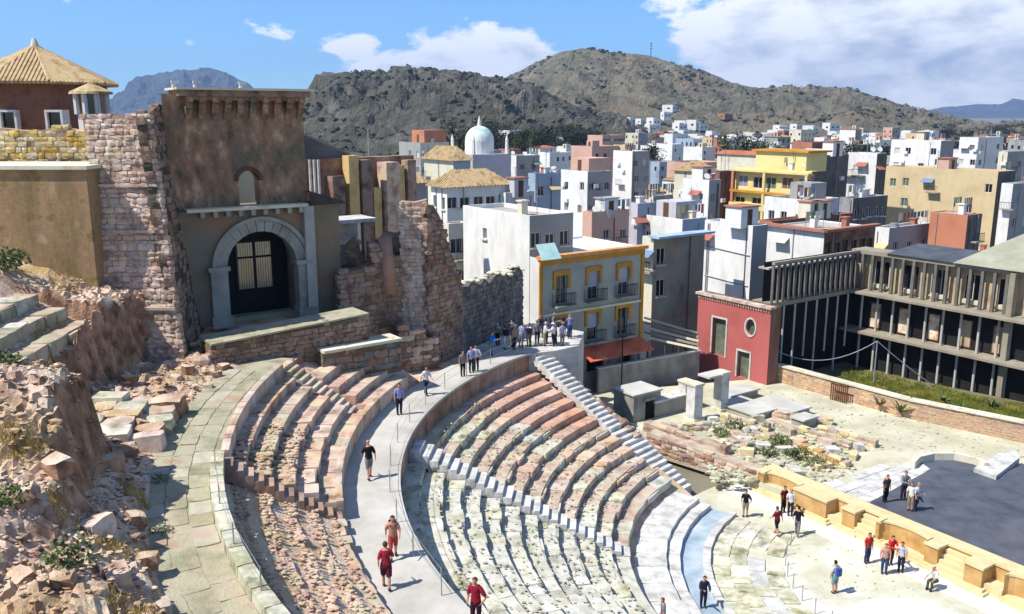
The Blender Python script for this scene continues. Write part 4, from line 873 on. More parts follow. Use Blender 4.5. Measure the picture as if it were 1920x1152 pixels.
# ---- parodos wall (rubble line from the white steps to the stage front)
a_, c_ = gp(1212, 838, .4), gp(1425, 905, .4); d_ = c_-a_
pw_ = empty('passage_wall', a_, 'low ruined pink stone wall running from the white steps to the stage front', 'wall')
rubble(pw_, (a_.x, a_.y, .2), d_, d_.length, .2, lambda s: 1.5+.25*fbm(s, 3)-.04*s, [M_pink, M_cas, M_brown], maxobj=120, seed=41, sl=(.4, .9), sh=(.25, .4), thick=.9)
a2, c2 = gp(1195, 815, .8), gp(1350, 868, .8); d2 = c2-a2
p2 = empty('passage_wall', a2, 'second line of tumbled pink stones behind the passage wall', 'wall')
rubble(p2, (a2.x+.6, a2.y+1.2, .5), d2, d2.length, .5, lambda s: 1.35+.3*fbm(s*1.2, 8), [M_pink, M_brown], maxobj=60, seed=43, sl=(.5, 1.0), sh=(.3, .45), thick=.7)
for i, (xa, ya, xb, yb, lab) in enumerate(((1395, 822, 1480, 832, 'low broken wall line among the plants of the excavated ruins'), (1440, 800, 1590, 845, 'long low footing wall running along the sandy side of the excavated ruins'), (1350, 800, 1400, 850, 'short cross wall footing at the near end of the excavated ruins'), (1500, 850, 1585, 882, 'ochre footing wall beside the white pavement'), (1240, 812, 1340, 808, 'low footing wall in front of the white pillars'), (1350, 792, 1440, 812, 'broken footing wall between pillars and plants'), (1535, 815, 1640, 842, 'straight footing wall across the sandy ground'), (1450, 785, 1560, 800, 'pale foundation line behind the platform blocks'))):
    a5, c5 = gp(xa, ya, .6), gp(xb, yb, .6); d5 = c5-a5; w5 = empty('footing_wall', a5, lab, 'wall')
    rubble(w5, (a5.x, a5.y, .45), d5, d5.length, .45, lambda s: 1.15+.3*fbm(s*1.1, i*3.0), [M_grey, M_pink, M_ocht] if i != 3 else [M_ocht, M_och], maxobj=60, seed=60+i, sl=(.35, .8), sh=(.22, .36), thick=.6)
# ---- small stone cell with dark doorway
def blockhouse(label, c, wu, wv, z0, h, m, door=None, name='stone_cell', cap=None):
    r_ = empty(name, (c.x, c.y, z0), label, 'block')
    b = MB(); b.obox((c.x, c.y, z0+h/2), UD*wu, VD*wv, (0, 0, h/2)); b.build('wall', m, r_)
    if cap: b = MB(); b.obox((c.x, c.y, z0+h+.06), UD*(wu+.12), VD*(wv+.12), (0, 0, .06)); b.build('roof_slab', cap, r_)
    if door:
        p = c-VD*(wv+.003)+UD*door[0]; b = MB(); b.obox((p.x, p.y, z0+door[2]/2), UD*door[1], VD*.03, (0, 0, door[2]/2)); b.build('doorway', mat('black_void', [(8, 8, 8), (12, 12, 12)], 1, bump=0), r_)
        b = MB(); b.obox((p.x, p.y, z0+door[2]+.12), UD*(door[1]+.2), VD*.08, (0, 0, .12)); b.build('lintel', m, r_)
    return r_
M_cell = mat('grey_render', [(126, 124, 116), (150, 148, 140), (160, 158, 146)], .7, bump=.3, stain=((118, 114, 100), .6, .6))
M_dust = mat('dusty_roof', [(170, 168, 160), (192, 190, 182)], .6, bump=.2)
cc = gp(1197, 788, .6); cc = Vector((cc.x, cc.y+1.0, .6)); blockhouse('small grey stone cell with a black doorway beside the entrance passage', cc, 1.35, 1.1, .3, 2.35, M_cell, (.25, .42, 1.75), cap=M_dust)
b_ = gp(1262, 785, .6); blockhouse('long low white topped wall beside the grey stone cell', Vector((b_.x-.3, b_.y+1.3, 0)), 1.6, .45, .3, 1.5, M_cell, cap=M_white, name='low_wall')
# white pillars
for px, py, ytop, w_, lab in ((1302, 792, 722, .42, 'white square pillar with a slab cap, foremost of the pillar pair'), (1352, 772, 700, .40, 'white square pillar behind the foremost pillar, wearing a broad cap'), (1285, 768, 716, .38, 'shorter white pillar half hidden at the back of the pillar group')):
    g_ = gp(px, py, .6); zt = zat(ytop, g_.y+.3); r_ = empty('pillar', (g_.x, g_.y, .6), lab, 'pillar', 'white pillars')
    b = MB(); b.obox((g_.x, g_.y+.3, .6+(zt-.6)/2), UD*w_, VD*w_, (0, 0, (zt-.6)/2)); b.build('shaft', M_white, r_)
    b = MB(); b.obox((g_.x, g_.y+.3, zt+.08), UD*(w_+.07), VD*(w_+.07), (0, 0, .08)); b.build('cap', M_cop, r_)
    b = MB(); b.obox((g_.x, g_.y+.3, .72), UD*(w_+.12), VD*(w_+.12), (0, 0, .14)); b.build('base', M_cop, r_)
g_ = gp(1340, 705, 3.4); b = MB(); b.obox((g_.x, g_.y, 3.55), UD*1.2, VD*.6, (0, 0, .08)); o = b.build('lintel_slab', M_dust); tag(o, 'flat pale slab resting across the tops of the white pillars', 'slab')
for px, py, wu, wv, h, lab in ((1400, 775, 1.3, 1.9, .55, 'large low grey stone block behind the rubble, with a pale flat top'), (1470, 775, 1.1, 1.6, .6, 'second grey stone platform block with a dark side, nearer the brick wall'), (1510, 803, .75, .5, .75, 'small pale altar block standing alone on the sandy ground'), (1385, 750, 1.6, .7, .7, 'narrow grey stone block behind the platform blocks')):
    g_ = gp(px, py, .6); blockhouse(lab, Vector((g_.x, g_.y+.4, 0)), wu, wv, .5, h, M_cell, cap=M_dust, name='stone_block')
# rubble and plants in the excavated ruins
rb = random.Random(77); pts = []
for _ in range(1500):
    px = rb.uniform(1330, 1600); py = rb.uniform(795, 905); 
    if py > 905-(1600-px)*.0 or (py-800) < (px-1400)*.15-15: continue
    p = gp(px, py, .62); k = .04+.2*rb.random()**2; pts.append((p.x, p.y, .62+k*.3, k*1.5, k, k*.8))
scatter('rubble', pts, M_grey, 21, label='pale rubble in the excavated ruins between brick wall and stage', cat='rubble')
for i, (px, py) in enumerate(((1335, 790), (1420, 792), (1450, 800), (1345, 838), (1330, 850), (1300, 838), (1550, 838), (1600, 860), (1610, 845), (1490, 890), (1425, 868), (1400, 855), (1430, 842), (1470, 850), (1385, 835), (1520, 862), (1560, 850), (1455, 880), (1500, 835), (1540, 880), (1410, 815), (1575, 870), (1480, 815), (1365, 815))):
    p = gp(px, py, .6); Mx = Matrix.Translation((p.x, p.y, .62+.15)) @ Matrix.Rotation(rb.uniform(0, 3), 4, 'Z') @ Matrix.Diagonal((rb.uniform(.6, 1.3), rb.uniform(.45, .8), rb.uniform(.4, .8), 1)); o = inst('ruin_block', smesh('worn', i % 8, (M_white, M_grey, M_pink, M_ocht)[i % 4]), Mx)
    tag(o, 'fallen '+('white', 'grey', 'pink', 'yellowish')[i % 4]+' ashlar block among the plants in the excavated ruins', 'stone block', 'fallen blocks in the ruins')
for i, (px, py, rad) in enumerate(((1375, 812, .9), (1352, 820, .6), (1460, 838, .8), (1440, 858, .7), (1500, 862, .8), (1530, 878, .7), (1565, 870, .6), (1480, 858, .5), (1410, 800, .5))):
    s = shrub(px, py, .62, rad, 'dark green weed clump among the fallen blocks', n=300, onz=.62); s['group'] = 'weeds in the ruins'
rb = random.Random(78); pts = []
for _ in range(1500):
    px = rb.uniform(1440, 1920); py = rb.uniform(715, 880); p = gp(px, py, .62)
    if (p-gp(1620, 945, 1.3)).length < 1 or py > 850-(1700-px)*.05 or py < 722+(px-1440)*.24: continue
    k = .025+.09*rb.random()**3; pts.append((p.x, p.y, .62+k*.3, k*1.4, k, k*.7))
for _ in range(260):
    p = pol(rb.uniform(2, 11.6), rb.uniform(135, 215)); k = .012+.04*rb.random()**3
    if (p-PB).dot(LN) > 1.6: pts.append((p.x, p.y, k*.3, k*1.4, k, k*.7))
scatter('grit', pts, M_grey, 22, label='small grit and pebbles on the pale ground around the stage', cat='grit')
# ---- brick garden wall
a_, c_ = gp(1432, 716, .3), gp(1960, 848, .3); mid = gp(1700, 785, .6)
gwall = empty('garden_wall', a_, 'long low brick and rubble garden wall with pale coping in front of the dark museum', 'wall')
dA = Vector((mid.x-a_.x, mid.y-a_.y, 0)); 
M_bw = mat('garden_brick', [(168, 136, 112), (190, 158, 130), (196, 166, 120)], .8, bump=.5, rand=.12, hue=.2)
rubble(gwall, (a_.x, a_.y, .3), dA, dA.length+.1, .3, 2.0, M_bw, maxobj=200, core=M_mort, seed=51, sl=(.35, .6), sh=(.16, .22), proud=.03, thick=.5, kind='worn', depth=.3)
dB = Vector((c_.x-mid.x, c_.y-mid.y, 0)); 
for (p_, d_) in ((a_, dA), (Vector((mid.x, mid.y, 0)), dB)):
    L_ = d_.length; u_ = d_.normalized(); n_ = Vector((u_.y, -u_.x, 0)); k = int(L_/1.3)
    for i in range(k): b = MB(); c = p_+u_*(L_*(i+.5)/k)-n_*.25; b.obox((c.x, c.y, 2.06), u_*(L_/k/2-.01), n_*.38, (0, 0, .06)); b.build('coping_slab', M_cop, gwall)
gw2 = gwall
rubble(gw2, (mid.x, mid.y, .3), dB, dB.length, .3, 2.0, M_bw, maxobj=10, core=M_mort, seed=52, sl=(.35, .6), sh=(.16, .22), proud=.03, thick=.5, kind='worn', depth=.3)
# rusty gate in it
g_ = gp(1575, 735, 1.4); u_ = dA.normalized(); n_ = Vector((u_.y, -u_.x, 0)); gt2 = empty('gate', (g_.x, g_.y, .4), 'small rusty brown gate set in the brick garden wall', 'gate')
for i in range(9): b = MB(); p = g_+u_*(-.7+.175*i)+n_*.12; b.obox((p.x, p.y, 1.25), u_*.05, n_*.02, (0, 0, .72)); b.build('bar', mat('rust', [(72, 44, 32), (104, 66, 48)], 3, bump=.3), gt2)
b = MB(); p = g_+n_*.09; b.obox((p.x, p.y, 1.95), u_*.8, n_*.03, (0, 0, .05)); b.obox((p.x, p.y, .6), u_*.8, n_*.03, (0, 0, .05)); b.build('rail', _mats['rust'], gt2)
# garden behind it
q = [a_+Vector((.3, .6, 0)), mid+Vector((.3, .6, 0)), c_+Vector((.3, .6, 0)), Vector((62, 70, 0)), Vector((40, 95, 0)), Vector((22, 82, 0))]
b = MB(); b.prism([(p.x, p.y) for p in q], -.6, -.3); o = b.build('garden_soil', mat('garden_soil', [(96, 84, 60), (120, 110, 80), (86, 92, 52)], .4, bump=.6)); tag(o, kind='structure')
g0_, g1_ = gp(1560, 720, 1.2), gp(1975, 812, 1.2); k_ = Vector((4.5, 4.5, 0)); b = MB(); b.prism([(p.x, p.y) for p in (g0_, g1_, g1_+k_, g0_+k_)], -.4, 1.07); o = b.build('garden_bank', _mats['garden_soil']); tag(o, kind='structure')
rb = random.Random(9); sp = []
for _ in range(330):
    f = rb.random(); p = gp(1570+f*350, 722+f*78, 1.2); q_ = Vector((p.x+rb.uniform(.2, 4.2), p.y+rb.uniform(.2, 4.2), 0)); sp.append((q_.x, q_.y, 1.08, .55))
blades('grass', sp, mat('lawn_green', [(80, 94, 36), (116, 120, 48), (164, 146, 72)], .8, bump=0), 'strip of green and yellowing grass behind the brick garden wall', 'grass', 90, .2, .02, seed=4)
for i, (px, py, h) in enumerate(((1650, 765, 1.1), (1690, 778, 1.2), (1860, 770, 1.0), (1770, 760, .8), (1800, 775, .8))):
    p = gp(px, py-10, 1.3); r_ = empty('agave', (p.x, p.y, 1.08), ('spiky green agave, leftmost behind the brick garden wall', 'second spiky green agave behind the brick garden wall', 'spiky agave by the right end of the brick garden wall', 'small agave between the grass and the pale columns', 'small agave beside the pale rocks of the garden')[i], 'plant'); rnd = random.Random(i)
    for k in range(16):
        a = k*2.4; el_ = rnd.uniform(.35, 1.2); d_ = Vector((math.cos(a)*math.cos(el_), math.sin(a)*math.cos(el_), math.sin(el_)))*h; s_ = Vector((-math.sin(a), math.cos(a), 0))*.09; c = Vector((p.x, p.y, 1.08)); b = MB()
        b.add([c-s_*.6, c+s_*.6, c+d_*.5+s_, c+d_*.5-s_, c+d_+Vector((0, 0, -.12*h))], [(0, 1, 2, 3), (3, 2, 4)]); b.build('leaf', M_green, r_)
# ================================================================== buildings
M_dark = glass('dark_glass', (30, 32, 36)); M_void = mat('black_void', [(8, 8, 8), (12, 12, 12)], 1, bump=0)
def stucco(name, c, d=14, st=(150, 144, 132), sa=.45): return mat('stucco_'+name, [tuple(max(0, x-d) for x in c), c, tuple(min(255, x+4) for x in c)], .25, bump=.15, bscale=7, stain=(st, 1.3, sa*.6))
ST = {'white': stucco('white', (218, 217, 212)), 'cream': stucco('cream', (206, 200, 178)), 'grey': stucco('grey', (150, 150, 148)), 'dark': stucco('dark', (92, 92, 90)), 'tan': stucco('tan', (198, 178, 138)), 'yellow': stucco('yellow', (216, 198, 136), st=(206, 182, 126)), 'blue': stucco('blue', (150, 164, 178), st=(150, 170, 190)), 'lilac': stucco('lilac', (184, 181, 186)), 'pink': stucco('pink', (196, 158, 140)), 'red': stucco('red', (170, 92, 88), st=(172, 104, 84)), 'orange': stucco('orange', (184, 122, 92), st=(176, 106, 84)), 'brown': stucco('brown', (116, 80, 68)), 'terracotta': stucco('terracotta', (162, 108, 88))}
M_flat = mat('flat_roof', [(150, 144, 136), (176, 172, 164), (160, 130, 112)], .3, bump=.3)
M_terr = mat('terracotta_paving', [(150, 96, 76), (172, 118, 96), (160, 128, 112)], .5, bump=.2)
M_tile2 = mat('roof_tile_red', [(136, 88, 66), (164, 112, 86), (150, 124, 98)], 1.0, bump=.4, bscale=9)
M_frame = mat('window_frame_white', [(206, 204, 198), (214, 212, 208)], 2, bump=0)
M_frameb = mat('window_frame_brown', [(84, 60, 44), (100, 74, 56)], 2, bump=0)
M_metal = mat('galvanised', [(140, 142, 146), (160, 162, 166)], 2, bump=0, rough=.5, metal=.3)
def face_wall(b, O, A, W, z0, z1, ops, N, rev=.18, mi=0):
    """one wall face from O along A (unit), normal N, with rectangular openings ops=(s0, s1, za, zb) cut out and reveals built"""
    xs = sorted({0.0, W, *[x for o_ in ops for x in o_[:2]]}); zs = sorted({z0, z1, *[x for o_ in ops for x in o_[2:4]]})
    P = lambda s, z, d=0: (O.x+A.x*s-N.x*d, O.y+A.y*s-N.y*d, z)
    for i in range(len(xs)-1):
        for j in range(len(zs)-1):
            sm, zm = (xs[i]+xs[i+1])/2, (zs[j]+zs[j+1])/2
            if any(o_[0] < sm < o_[1] and o_[2] < zm < o_[3] for o_ in ops): continue
            b.poly([P(xs[i], zs[j]), P(xs[i+1], zs[j]), P(xs[i+1], zs[j+1]), P(xs[i], zs[j+1])], mi)
    for (s0, s1, za, zb) in [o_[:4] for o_ in ops]:
        e = [(s0, za), (s1, za), (s1, zb), (s0, zb)]
        for k in range(4):
            p, q = e[k], e[(k+1) % 4]; b.poly([P(*p), P(*q), P(*q, rev), P(*p, rev)], mi)
def window(parent, O, A, N, op, fm, pane=None, rev=.18, shutter=None, sill=True, simple=False):
    s0, s1, za, zb = op[:4]; c = O+A*((s0+s1)/2); w = (s1-s0)/2; h = (zb-za)/2; zc = (za+zb)/2; f = .06
    b = MB()
    for dx, dz, hx, hz_ in ((-w+f/2, 0, f/2, h), (w-f/2, 0, f/2, h), (0, h-f/2, w-f, f/2), (0, -h+f/2, w-f, f/2), (0, 0, f*.4, h-f)):
        p = c+A*dx-N*(rev-.05); b.obox((p.x, p.y, zc+dz), A*hx, N*.03, (0, 0, hz_))
    if simple:
        p = c-N*(rev-.02); b.obox((p.x, p.y, zc), A*(w-.01), N*.008, (0, 0, h-.01), 1); return b.build('window', [fm, pane or _rh.choice(PANES)], parent)
    wo = b.build('window', fm, parent)
    b = MB(); p = c-N*(rev-.02); b.obox((p.x, p.y, zc), A*(w-.01), N*.008, (0, 0, h-.01)); b.build('pane', pane or M_dark, wo)
    if sill: b = MB(); p = c+N*.06; b.obox((p.x, p.y, za-.05), A*(w+.1), N*.1, (0, 0, .05)); b.build('sill', M_cop, wo)
    if shutter:
        b = MB(); p = c-N*(rev-.1); b.obox((p.x, p.y, zc+h*.45), A*(w-.03), N*.02, (0, 0, h*.55)); b.build('shutter', shutter, wo)
    return wo
CLO = [mat('cloth_%d' % i, [c, c], 3, bump=.1) for i, c in enumerate(((158, 96, 84), (104, 126, 156), (206, 202, 192), (110, 136, 118), (190, 172, 128)))]
def roof_bits(root, C, wr, wl, z, rnd, n=1):
    for _ in range(n):
        u, v = rnd.uniform(.15, .85)*wr, rnd.uniform(.12, .6)*wl; p = C+UD*u+VD*v; k = rnd.random()
        if k < .3:
            h = rnd.uniform(2, 4); b = MB(); b.cyl((p.x, p.y, z-.1), (p.x, p.y, z+h), .035, .03, 5)
            for q in range(4): b.obox((p.x, p.y, z+h-.15-q*.22), UD*(.45-q*.05), VD*.02, (0, 0, .015))
            b.build('antenna', M_metal, root)
        elif k < .5: b = MB(); b.obox((p.x, p.y, z+.5), UD*.3, VD*.3, (0, 0, .6)); b.obox((p.x, p.y, z+1.15), UD*.4, VD*.4, (0, 0, .06)); b.build('chimney', ST[rnd.choice(('white', 'terracotta', 'cream'))], root)
        elif k < .62: b = MB(); b.cyl((p.x, p.y, z), (p.x, p.y, z+.9), .45, .45, 10); b.build('water_tank', M_metal, root)
        elif k < .74:
            b = MB(); b.cyl((p.x, p.y, z), (p.x, p.y, z+.8), .04, .04, 5); d_ = (-VD-UD*.4+Vector((0, 0, .6))).normalized(); q = Vector((p.x, p.y, z+.9)); b.cyl(q, q+d_*.12, .12, .42, 10); b.build('satellite_dish', ST['white'], root)
        elif k < .88:
            b = MB(); L_ = min(3.0, wr*.5)
            for e in (-1, 1): q = p+UD*(L_/2*e); b.cyl((q.x, q.y, z), (q.x, q.y, z+1.9), .03, .03, 5)
            b.obox((p.x, p.y, z+1.85), UD*L_/2, VD*.01, (0, 0, .01)); li = b.build('clothes_line', M_metal, root)
            for q in range(4): c = p+UD*(L_*(-.38+.25*q)); b = MB(); h = rnd.uniform(.3, .6); b.obox((c.x, c.y, z+1.84-h), UD*L_*.09, VD*.012, (0, 0, h)); b.build('washing', rnd.choice(CLO), li)
        else:
            w = rnd.uniform(.8, 1.3); b = MB(); b.obox((p.x, p.y, z+1.0), UD*w, VD*w*.8, (0, 0, 1.0)); sh = b.build('roof_shed', ST[rnd.choice(('white', 'cream', 'pink', 'lilac'))], root); b = MB(); b.obox((p.x, p.y, z+2.07), UD*(w+.15), VD*(w*.8+.15), (0, 0, .06)); b.build('shed_roof', ST[rnd.choice(('terracotta', 'grey', 'terracotta'))], sh)
            b = MB(); q = p-VD*(w*.8+.01); b.obox((q.x, q.y, z+.9), UD*.33, VD*.02, (0, 0, .9)); b.build('door', M_frameb, sh)
_rh = random.Random(101)
PANES = [M_dark, M_dark, M_dark, mat('blind_cream', [(190, 184, 166), (204, 198, 182)], 4, bump=.1), mat('blind_brown', [(104, 78, 58), (124, 96, 74)], 4, bump=.1), mat('blind_green', [(70, 92, 76), (90, 110, 94)], 4, bump=.1), mat('blind_grey', [(120, 122, 126), (140, 142, 146)], 4, bump=.1)]
def wall_bits(root, C, wl, wr, z0, z1, rnd, n):
    for _ in range(n):
        side = rnd.random() < .5; A_, N_, W_ = (VD, -UD, wl) if side else (UD, -VD, wr); s = rnd.uniform(.06, .94)*W_; p = C+A_*s; k = rnd.random()
        if k < .4: b = MB(); q = p+N_*.07; b.cyl((q.x, q.y, z0), (q.x, q.y, z1), .05, .05, 5); b.build('downpipe', M_metal if rnd.random() < .5 else ST['brown'], root)
        elif k < .65: b = MB(); q = p+N_*.18; zz_ = z1-rnd.uniform(1.2, 4); b.obox((q.x, q.y, zz_), A_*.4, N_*.17, (0, 0, .28)); b.obox((q.x+N_.x*.18, q.y+N_.y*.18, zz_), A_*.22, N_*.02, (0, 0, .2)); b.build('air_conditioner', ST['white'], root)
        elif k < .85:
            zz_ = z1-rnd.choice((2.9, 3.0, 5.9)); b = MB(); q = p+N_*.4; b.obox((q.x, q.y, zz_), A_*.9, N_*.4, (0, 0, .07)); ba = b.build('balcony', M_cell, root); b = MB()
            for j in range(9): u = q+A_*(-.85+.21*j)+N_*.36; b.cyl((u.x, u.y, zz_), (u.x, u.y, zz_+.95), .018, .018, 4)
            u = q+N_*.36; b.obox((u.x, u.y, zz_+.95), A_*.88, N_*.02, (0, 0, .03)); b.build('railing', M_iron, ba)
        else:
            zz_ = z1-rnd.uniform(.8, 1.6); b = MB(); q = p; t_ = [Vector((q.x, q.y, zz_))-A_*.9, Vector((q.x, q.y, zz_))+A_*.9]; k_ = N_*.8+Vector((0, 0, -.55)); b.add([t_[0], t_[1], t_[1]+k_, t_[0]+k_, t_[0]+Vector((0, 0, .03)), t_[1]+Vector((0, 0, .03)), t_[1]+k_+Vector((0, 0, .03)), t_[0]+k_+Vector((0, 0, .03))], [(0, 1, 2, 3), (7, 6, 5, 4), (0, 4, 5, 1), (1, 5, 6, 2), (2, 6, 7, 3), (3, 7, 4, 0)]); b.build('awning', rnd.choice(CLO), root)
def box_house(C, wl, wr, z0, z1, mL, mR=None, label='', group=None, winL=None, winR=None, name='house', par=.5, bits=1, stair=None, fm=None, roofm=None, pitched=None, parapet=True, shut=None, simple=False, wb=0):  # mR: right face, often given a darker stucco to paint in its shade
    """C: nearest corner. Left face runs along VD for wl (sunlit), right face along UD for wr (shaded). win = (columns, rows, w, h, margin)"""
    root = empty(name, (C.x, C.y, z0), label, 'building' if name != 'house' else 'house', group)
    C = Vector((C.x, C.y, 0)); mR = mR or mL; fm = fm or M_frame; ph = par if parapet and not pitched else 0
    def opsf(win, W):
        if not win: return []
        nc, nr, w, h = win[:4]; hh = (z1-z0); out = []; zb = win[4] if len(win) > 4 else max(0, hh-nr*3.1)
        for r_ in range(nr):
            for c_ in range(nc):
                if len(win) > 5 and _rh.random() < win[5]: continue
                s = W*(c_+.5)/nc+_rh.uniform(-.12, .12)*W/nc; zc = z1-1.7-r_*3.0+_rh.uniform(-.12, .12)
                if zc-h/2 < z0+.2: continue
                out.append((s-w/2, s+w/2, zc-h/2, zc+h/2))
        return out
    oL, oR = opsf(winL, wl), opsf(winR, wr); zt = z1+ph
    P = lambda u, v: C+UD*u+VD*v
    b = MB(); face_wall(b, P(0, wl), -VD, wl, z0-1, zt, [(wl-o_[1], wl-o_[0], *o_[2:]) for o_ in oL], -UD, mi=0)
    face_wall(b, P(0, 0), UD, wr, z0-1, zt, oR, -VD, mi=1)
    for (p, q) in ((P(wr, 0), P(wr, wl)), (P(wr, wl), P(0, wl))): b.poly([(p.x, p.y, z0-1), (q.x, q.y, z0-1), (q.x, q.y, zt), (p.x, p.y, zt)])
    if ph:      # inside of the parapet
        t = .18; ii = [P(t, t), P(wr-t, t), P(wr-t, wl-t), P(t, wl-t)]; oo = [P(0, 0), P(wr, 0), P(wr, wl), P(0, wl)]
        for k in range(4):
            a1, a2, i1, i2 = oo[k], oo[(k+1) % 4], ii[k], ii[(k+1) % 4]
            b.poly([(a1.x, a1.y, zt), (a2.x, a2.y, zt), (i2.x, i2.y, zt), (i1.x, i1.y, zt)]); b.poly([(i1.x, i1.y, zt), (i2.x, i2.y, zt), (i2.x, i2.y, z1-.1), (i1.x, i1.y, z1-.1)])
    b.build('wall', [mL, mR], root)
    if pitched:
        rm, rh, ov = pitched; b = MB(); e = [P(-ov, -ov), P(wr+ov, -ov), P(wr+ov, wl+ov), P(-ov, wl+ov)]
        k = min(wr, wl)/2; r1, r2 = (P(k, wl/2), P(wr-k, wl/2)) if wr >= wl else (P(wr/2, k), P(wr/2, wl-k))
        E_ = [Vector((p.x, p.y, z1)) for p in e]; r1.z = r2.z = z1+rh
        if wr >= wl: b.poly([E_[0], E_[1], r2, r1]); b.poly([E_[1], E_[2], r2]); b.poly([E_[2], E_[3], r1, r2]); b.poly([E_[3], E_[0], r1])
        else: b.poly([E_[0], E_[1], r1]); b.poly([E_[1], E_[2], r2, r1]); b.poly([E_[2], E_[3], r2]); b.poly([E_[3], E_[0], r1, r2])
        b.poly(E_[::-1]); ro = b.build('roof', rm, root)
        jb = MB(); lng = (E_[1]-E_[0]).length; n_ = int(lng/.45)
        for i in range(n_):
            f = (i+.5)/n_; p = E_[0].lerp(E_[1], f); 
            if wr >= wl: h = min(1, f*lng/ (k+ov), (1-f)*lng/(k+ov)); tgt = p+(Vector((r1.x, r1.y, r1.z))-(E_[0]+UD*(k+ov)))*h
            else: h = 1-abs(2*f-1); tgt = p+(r1-(E_[0]+E_[1])/2)*h
            jb.cyl(p+Vector((0, 0, .02)), tgt+Vector((0, 0, .02)), .1, .1, 4, caps=False)
        lng = (E_[3]-E_[0]).length; n_ = int(lng/.45)
        for i in range(n_):
            f = (i+.5)/n_; p = E_[0].lerp(E_[3], f)
            if wr >= wl: h = 1-abs(2*f-1); tgt = p+(r1-(E_[0]+E_[3])/2)*h
            else: h = min(1, f*lng/(k+ov), (1-f)*lng/(k+ov)); tgt = p+(r1-(E_[0]+VD*(k+ov)))*h
            jb.cyl(p+Vector((0, 0, .02)), tgt+Vector((0, 0, .02)), .1, .1, 4, caps=False)
        if jb.v: jb.build('tile_ribs', rm, ro, kind='stuff')
    else:
        b = MB(); q = [P(.19, .19), P(wr-.19, .19), P(wr-.19, wl-.19), P(.19, wl-.19)]; b.poly([(p.x, p.y, z1) for p in q]); b.build('roof', roofm or M_flat, root)
        roof_bits(root, C, wr, wl, z1, _rh, bits)
    if simple == 2:
        jb = MB()
        for (ops_, A_, N_) in ((oL, VD, -UD), (oR, UD, -VD)):
            for o_ in ops_: c = P(0, 0)+A_*((o_[0]+o_[1])/2)-N_*.14; jb.obox((c.x, c.y, (o_[2]+o_[3])/2), A_*((o_[1]-o_[0])/2), N_*.02, (0, 0, (o_[3]-o_[2])/2))
        if jb.v: jb.build('window_panes', M_dark, root, kind='stuff')
        oL = oR = []
    for o_ in oL: window(root, P(0, 0), VD, -UD, o_, fm, shutter=shut if _rh.random() < .6 else None, simple=simple)
    for o_ in oR: window(root, P(0, 0), UD, -VD, o_, fm, shutter=shut if _rh.random() < .5 else None, simple=simple)
    if wb: wall_bits(root, C, wl, wr, z0, z1, _rh, wb)
    if stair:    # penthouse / stair tower on the roof: (u, v, wu, wv, h, mat)
        u, v, wu, wv, h, sm = stair; c = P(u+wu/2, v+wv/2); b = MB(); b.obox((c.x, c.y, z1+h/2), UD*wu/2, VD*wv/2, (0, 0, h/2)); st_ = b.build('penthouse', sm, root)
        b = MB(); p = P(u-.01, v+wv*.5); b.obox((p.x, p.y, z1+1.0), UD*.02, VD*.4, (0, 0, .95)); b.build('door', M_frameb, st_)
    return root
def solve(C, D, px, zm=8.0):      # length along D from C at which the photo column px is reached
    k = (px-960)/F; co, si = math.cos(PIT), math.sin(PIT)
    # (C.x+D.x t) = k*((C.y+D.y t)*co + (H-zm)*si)
    return (k*(C.y*co+(H-zm)*si)-C.x)/(D.x-k*D.y*co)
def hs(pxL, pxC, pxR, ytop, Y, mL, label, mR=None, z0=0.0, maxl=14, **kw):
    C = at(pxC, ytop, Y); zt = C.z
    wl = min(max(solve(C, VD, pxL, zt), 1.5), maxl) if pxL < pxC else 5.0; wr = min(max(solve(C, UD, pxR, zt), 1.5), maxl+6) if pxR > pxC else 6.0
    if kw.get('parapet', True) and not kw.get('pitched'): zt -= kw.get('par', .5)
    kw.setdefault('simple', Y > 115)
    PLAN.append((C.x+UD.x*wr/2+VD.x*wl/2, C.y+UD.y*wr/2+VD.y*wl/2, math.hypot(wl, wr)/2))
    if 82 < Y < 200 and not kw.get('pitched'): kw['bits'] = kw.get('bits', 1)+3
    kw['wb'] = 4 if 70 < Y < 200 else 0
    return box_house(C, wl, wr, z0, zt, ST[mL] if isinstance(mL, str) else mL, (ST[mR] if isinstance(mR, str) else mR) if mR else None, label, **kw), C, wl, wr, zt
PLAN = []
# ---- big white house behind the ruined wall
hs(868, 993, 1075, 405, 67.5, 'white', 'tall plain white house wall rising left of the grey balcony building', mR='grey', par=.35, winL=(4, 2, .6, .9, 0, .8), winR=(3, 1, .9, 1.2), bits=2, maxl=11)  # grey right face puts the white house's shade into the colour
c = at(1022, 458, 66.5); b = MB(); b.add([c+VD*.0-UD*.9, c+UD*.9, c+UD*.9-VD*.9+Vector((0, 0, -1.1)), c-UD*.9-VD*.9+Vector((0, 0, -1.1)), c-UD*.9+Vector((0, 0, .04)), c+UD*.9+Vector((0, 0, .04)), c+UD*.9-VD*.9+Vector((0, 0, -1.06)), c-UD*.9-VD*.9+Vector((0, 0, -1.06))], [(0, 1, 2, 3), (7, 6, 5, 4), (0, 4, 5, 1), (1, 5, 6, 2), (2, 6, 7, 3), (3, 7, 4, 0)]); o = b.build('window_awning', mat('awning_aqua', [(150, 196, 190), (190, 216, 208)], 1, bump=0)); tag(o, 'pale aqua window awning on the white house above the balcony building', 'awning')
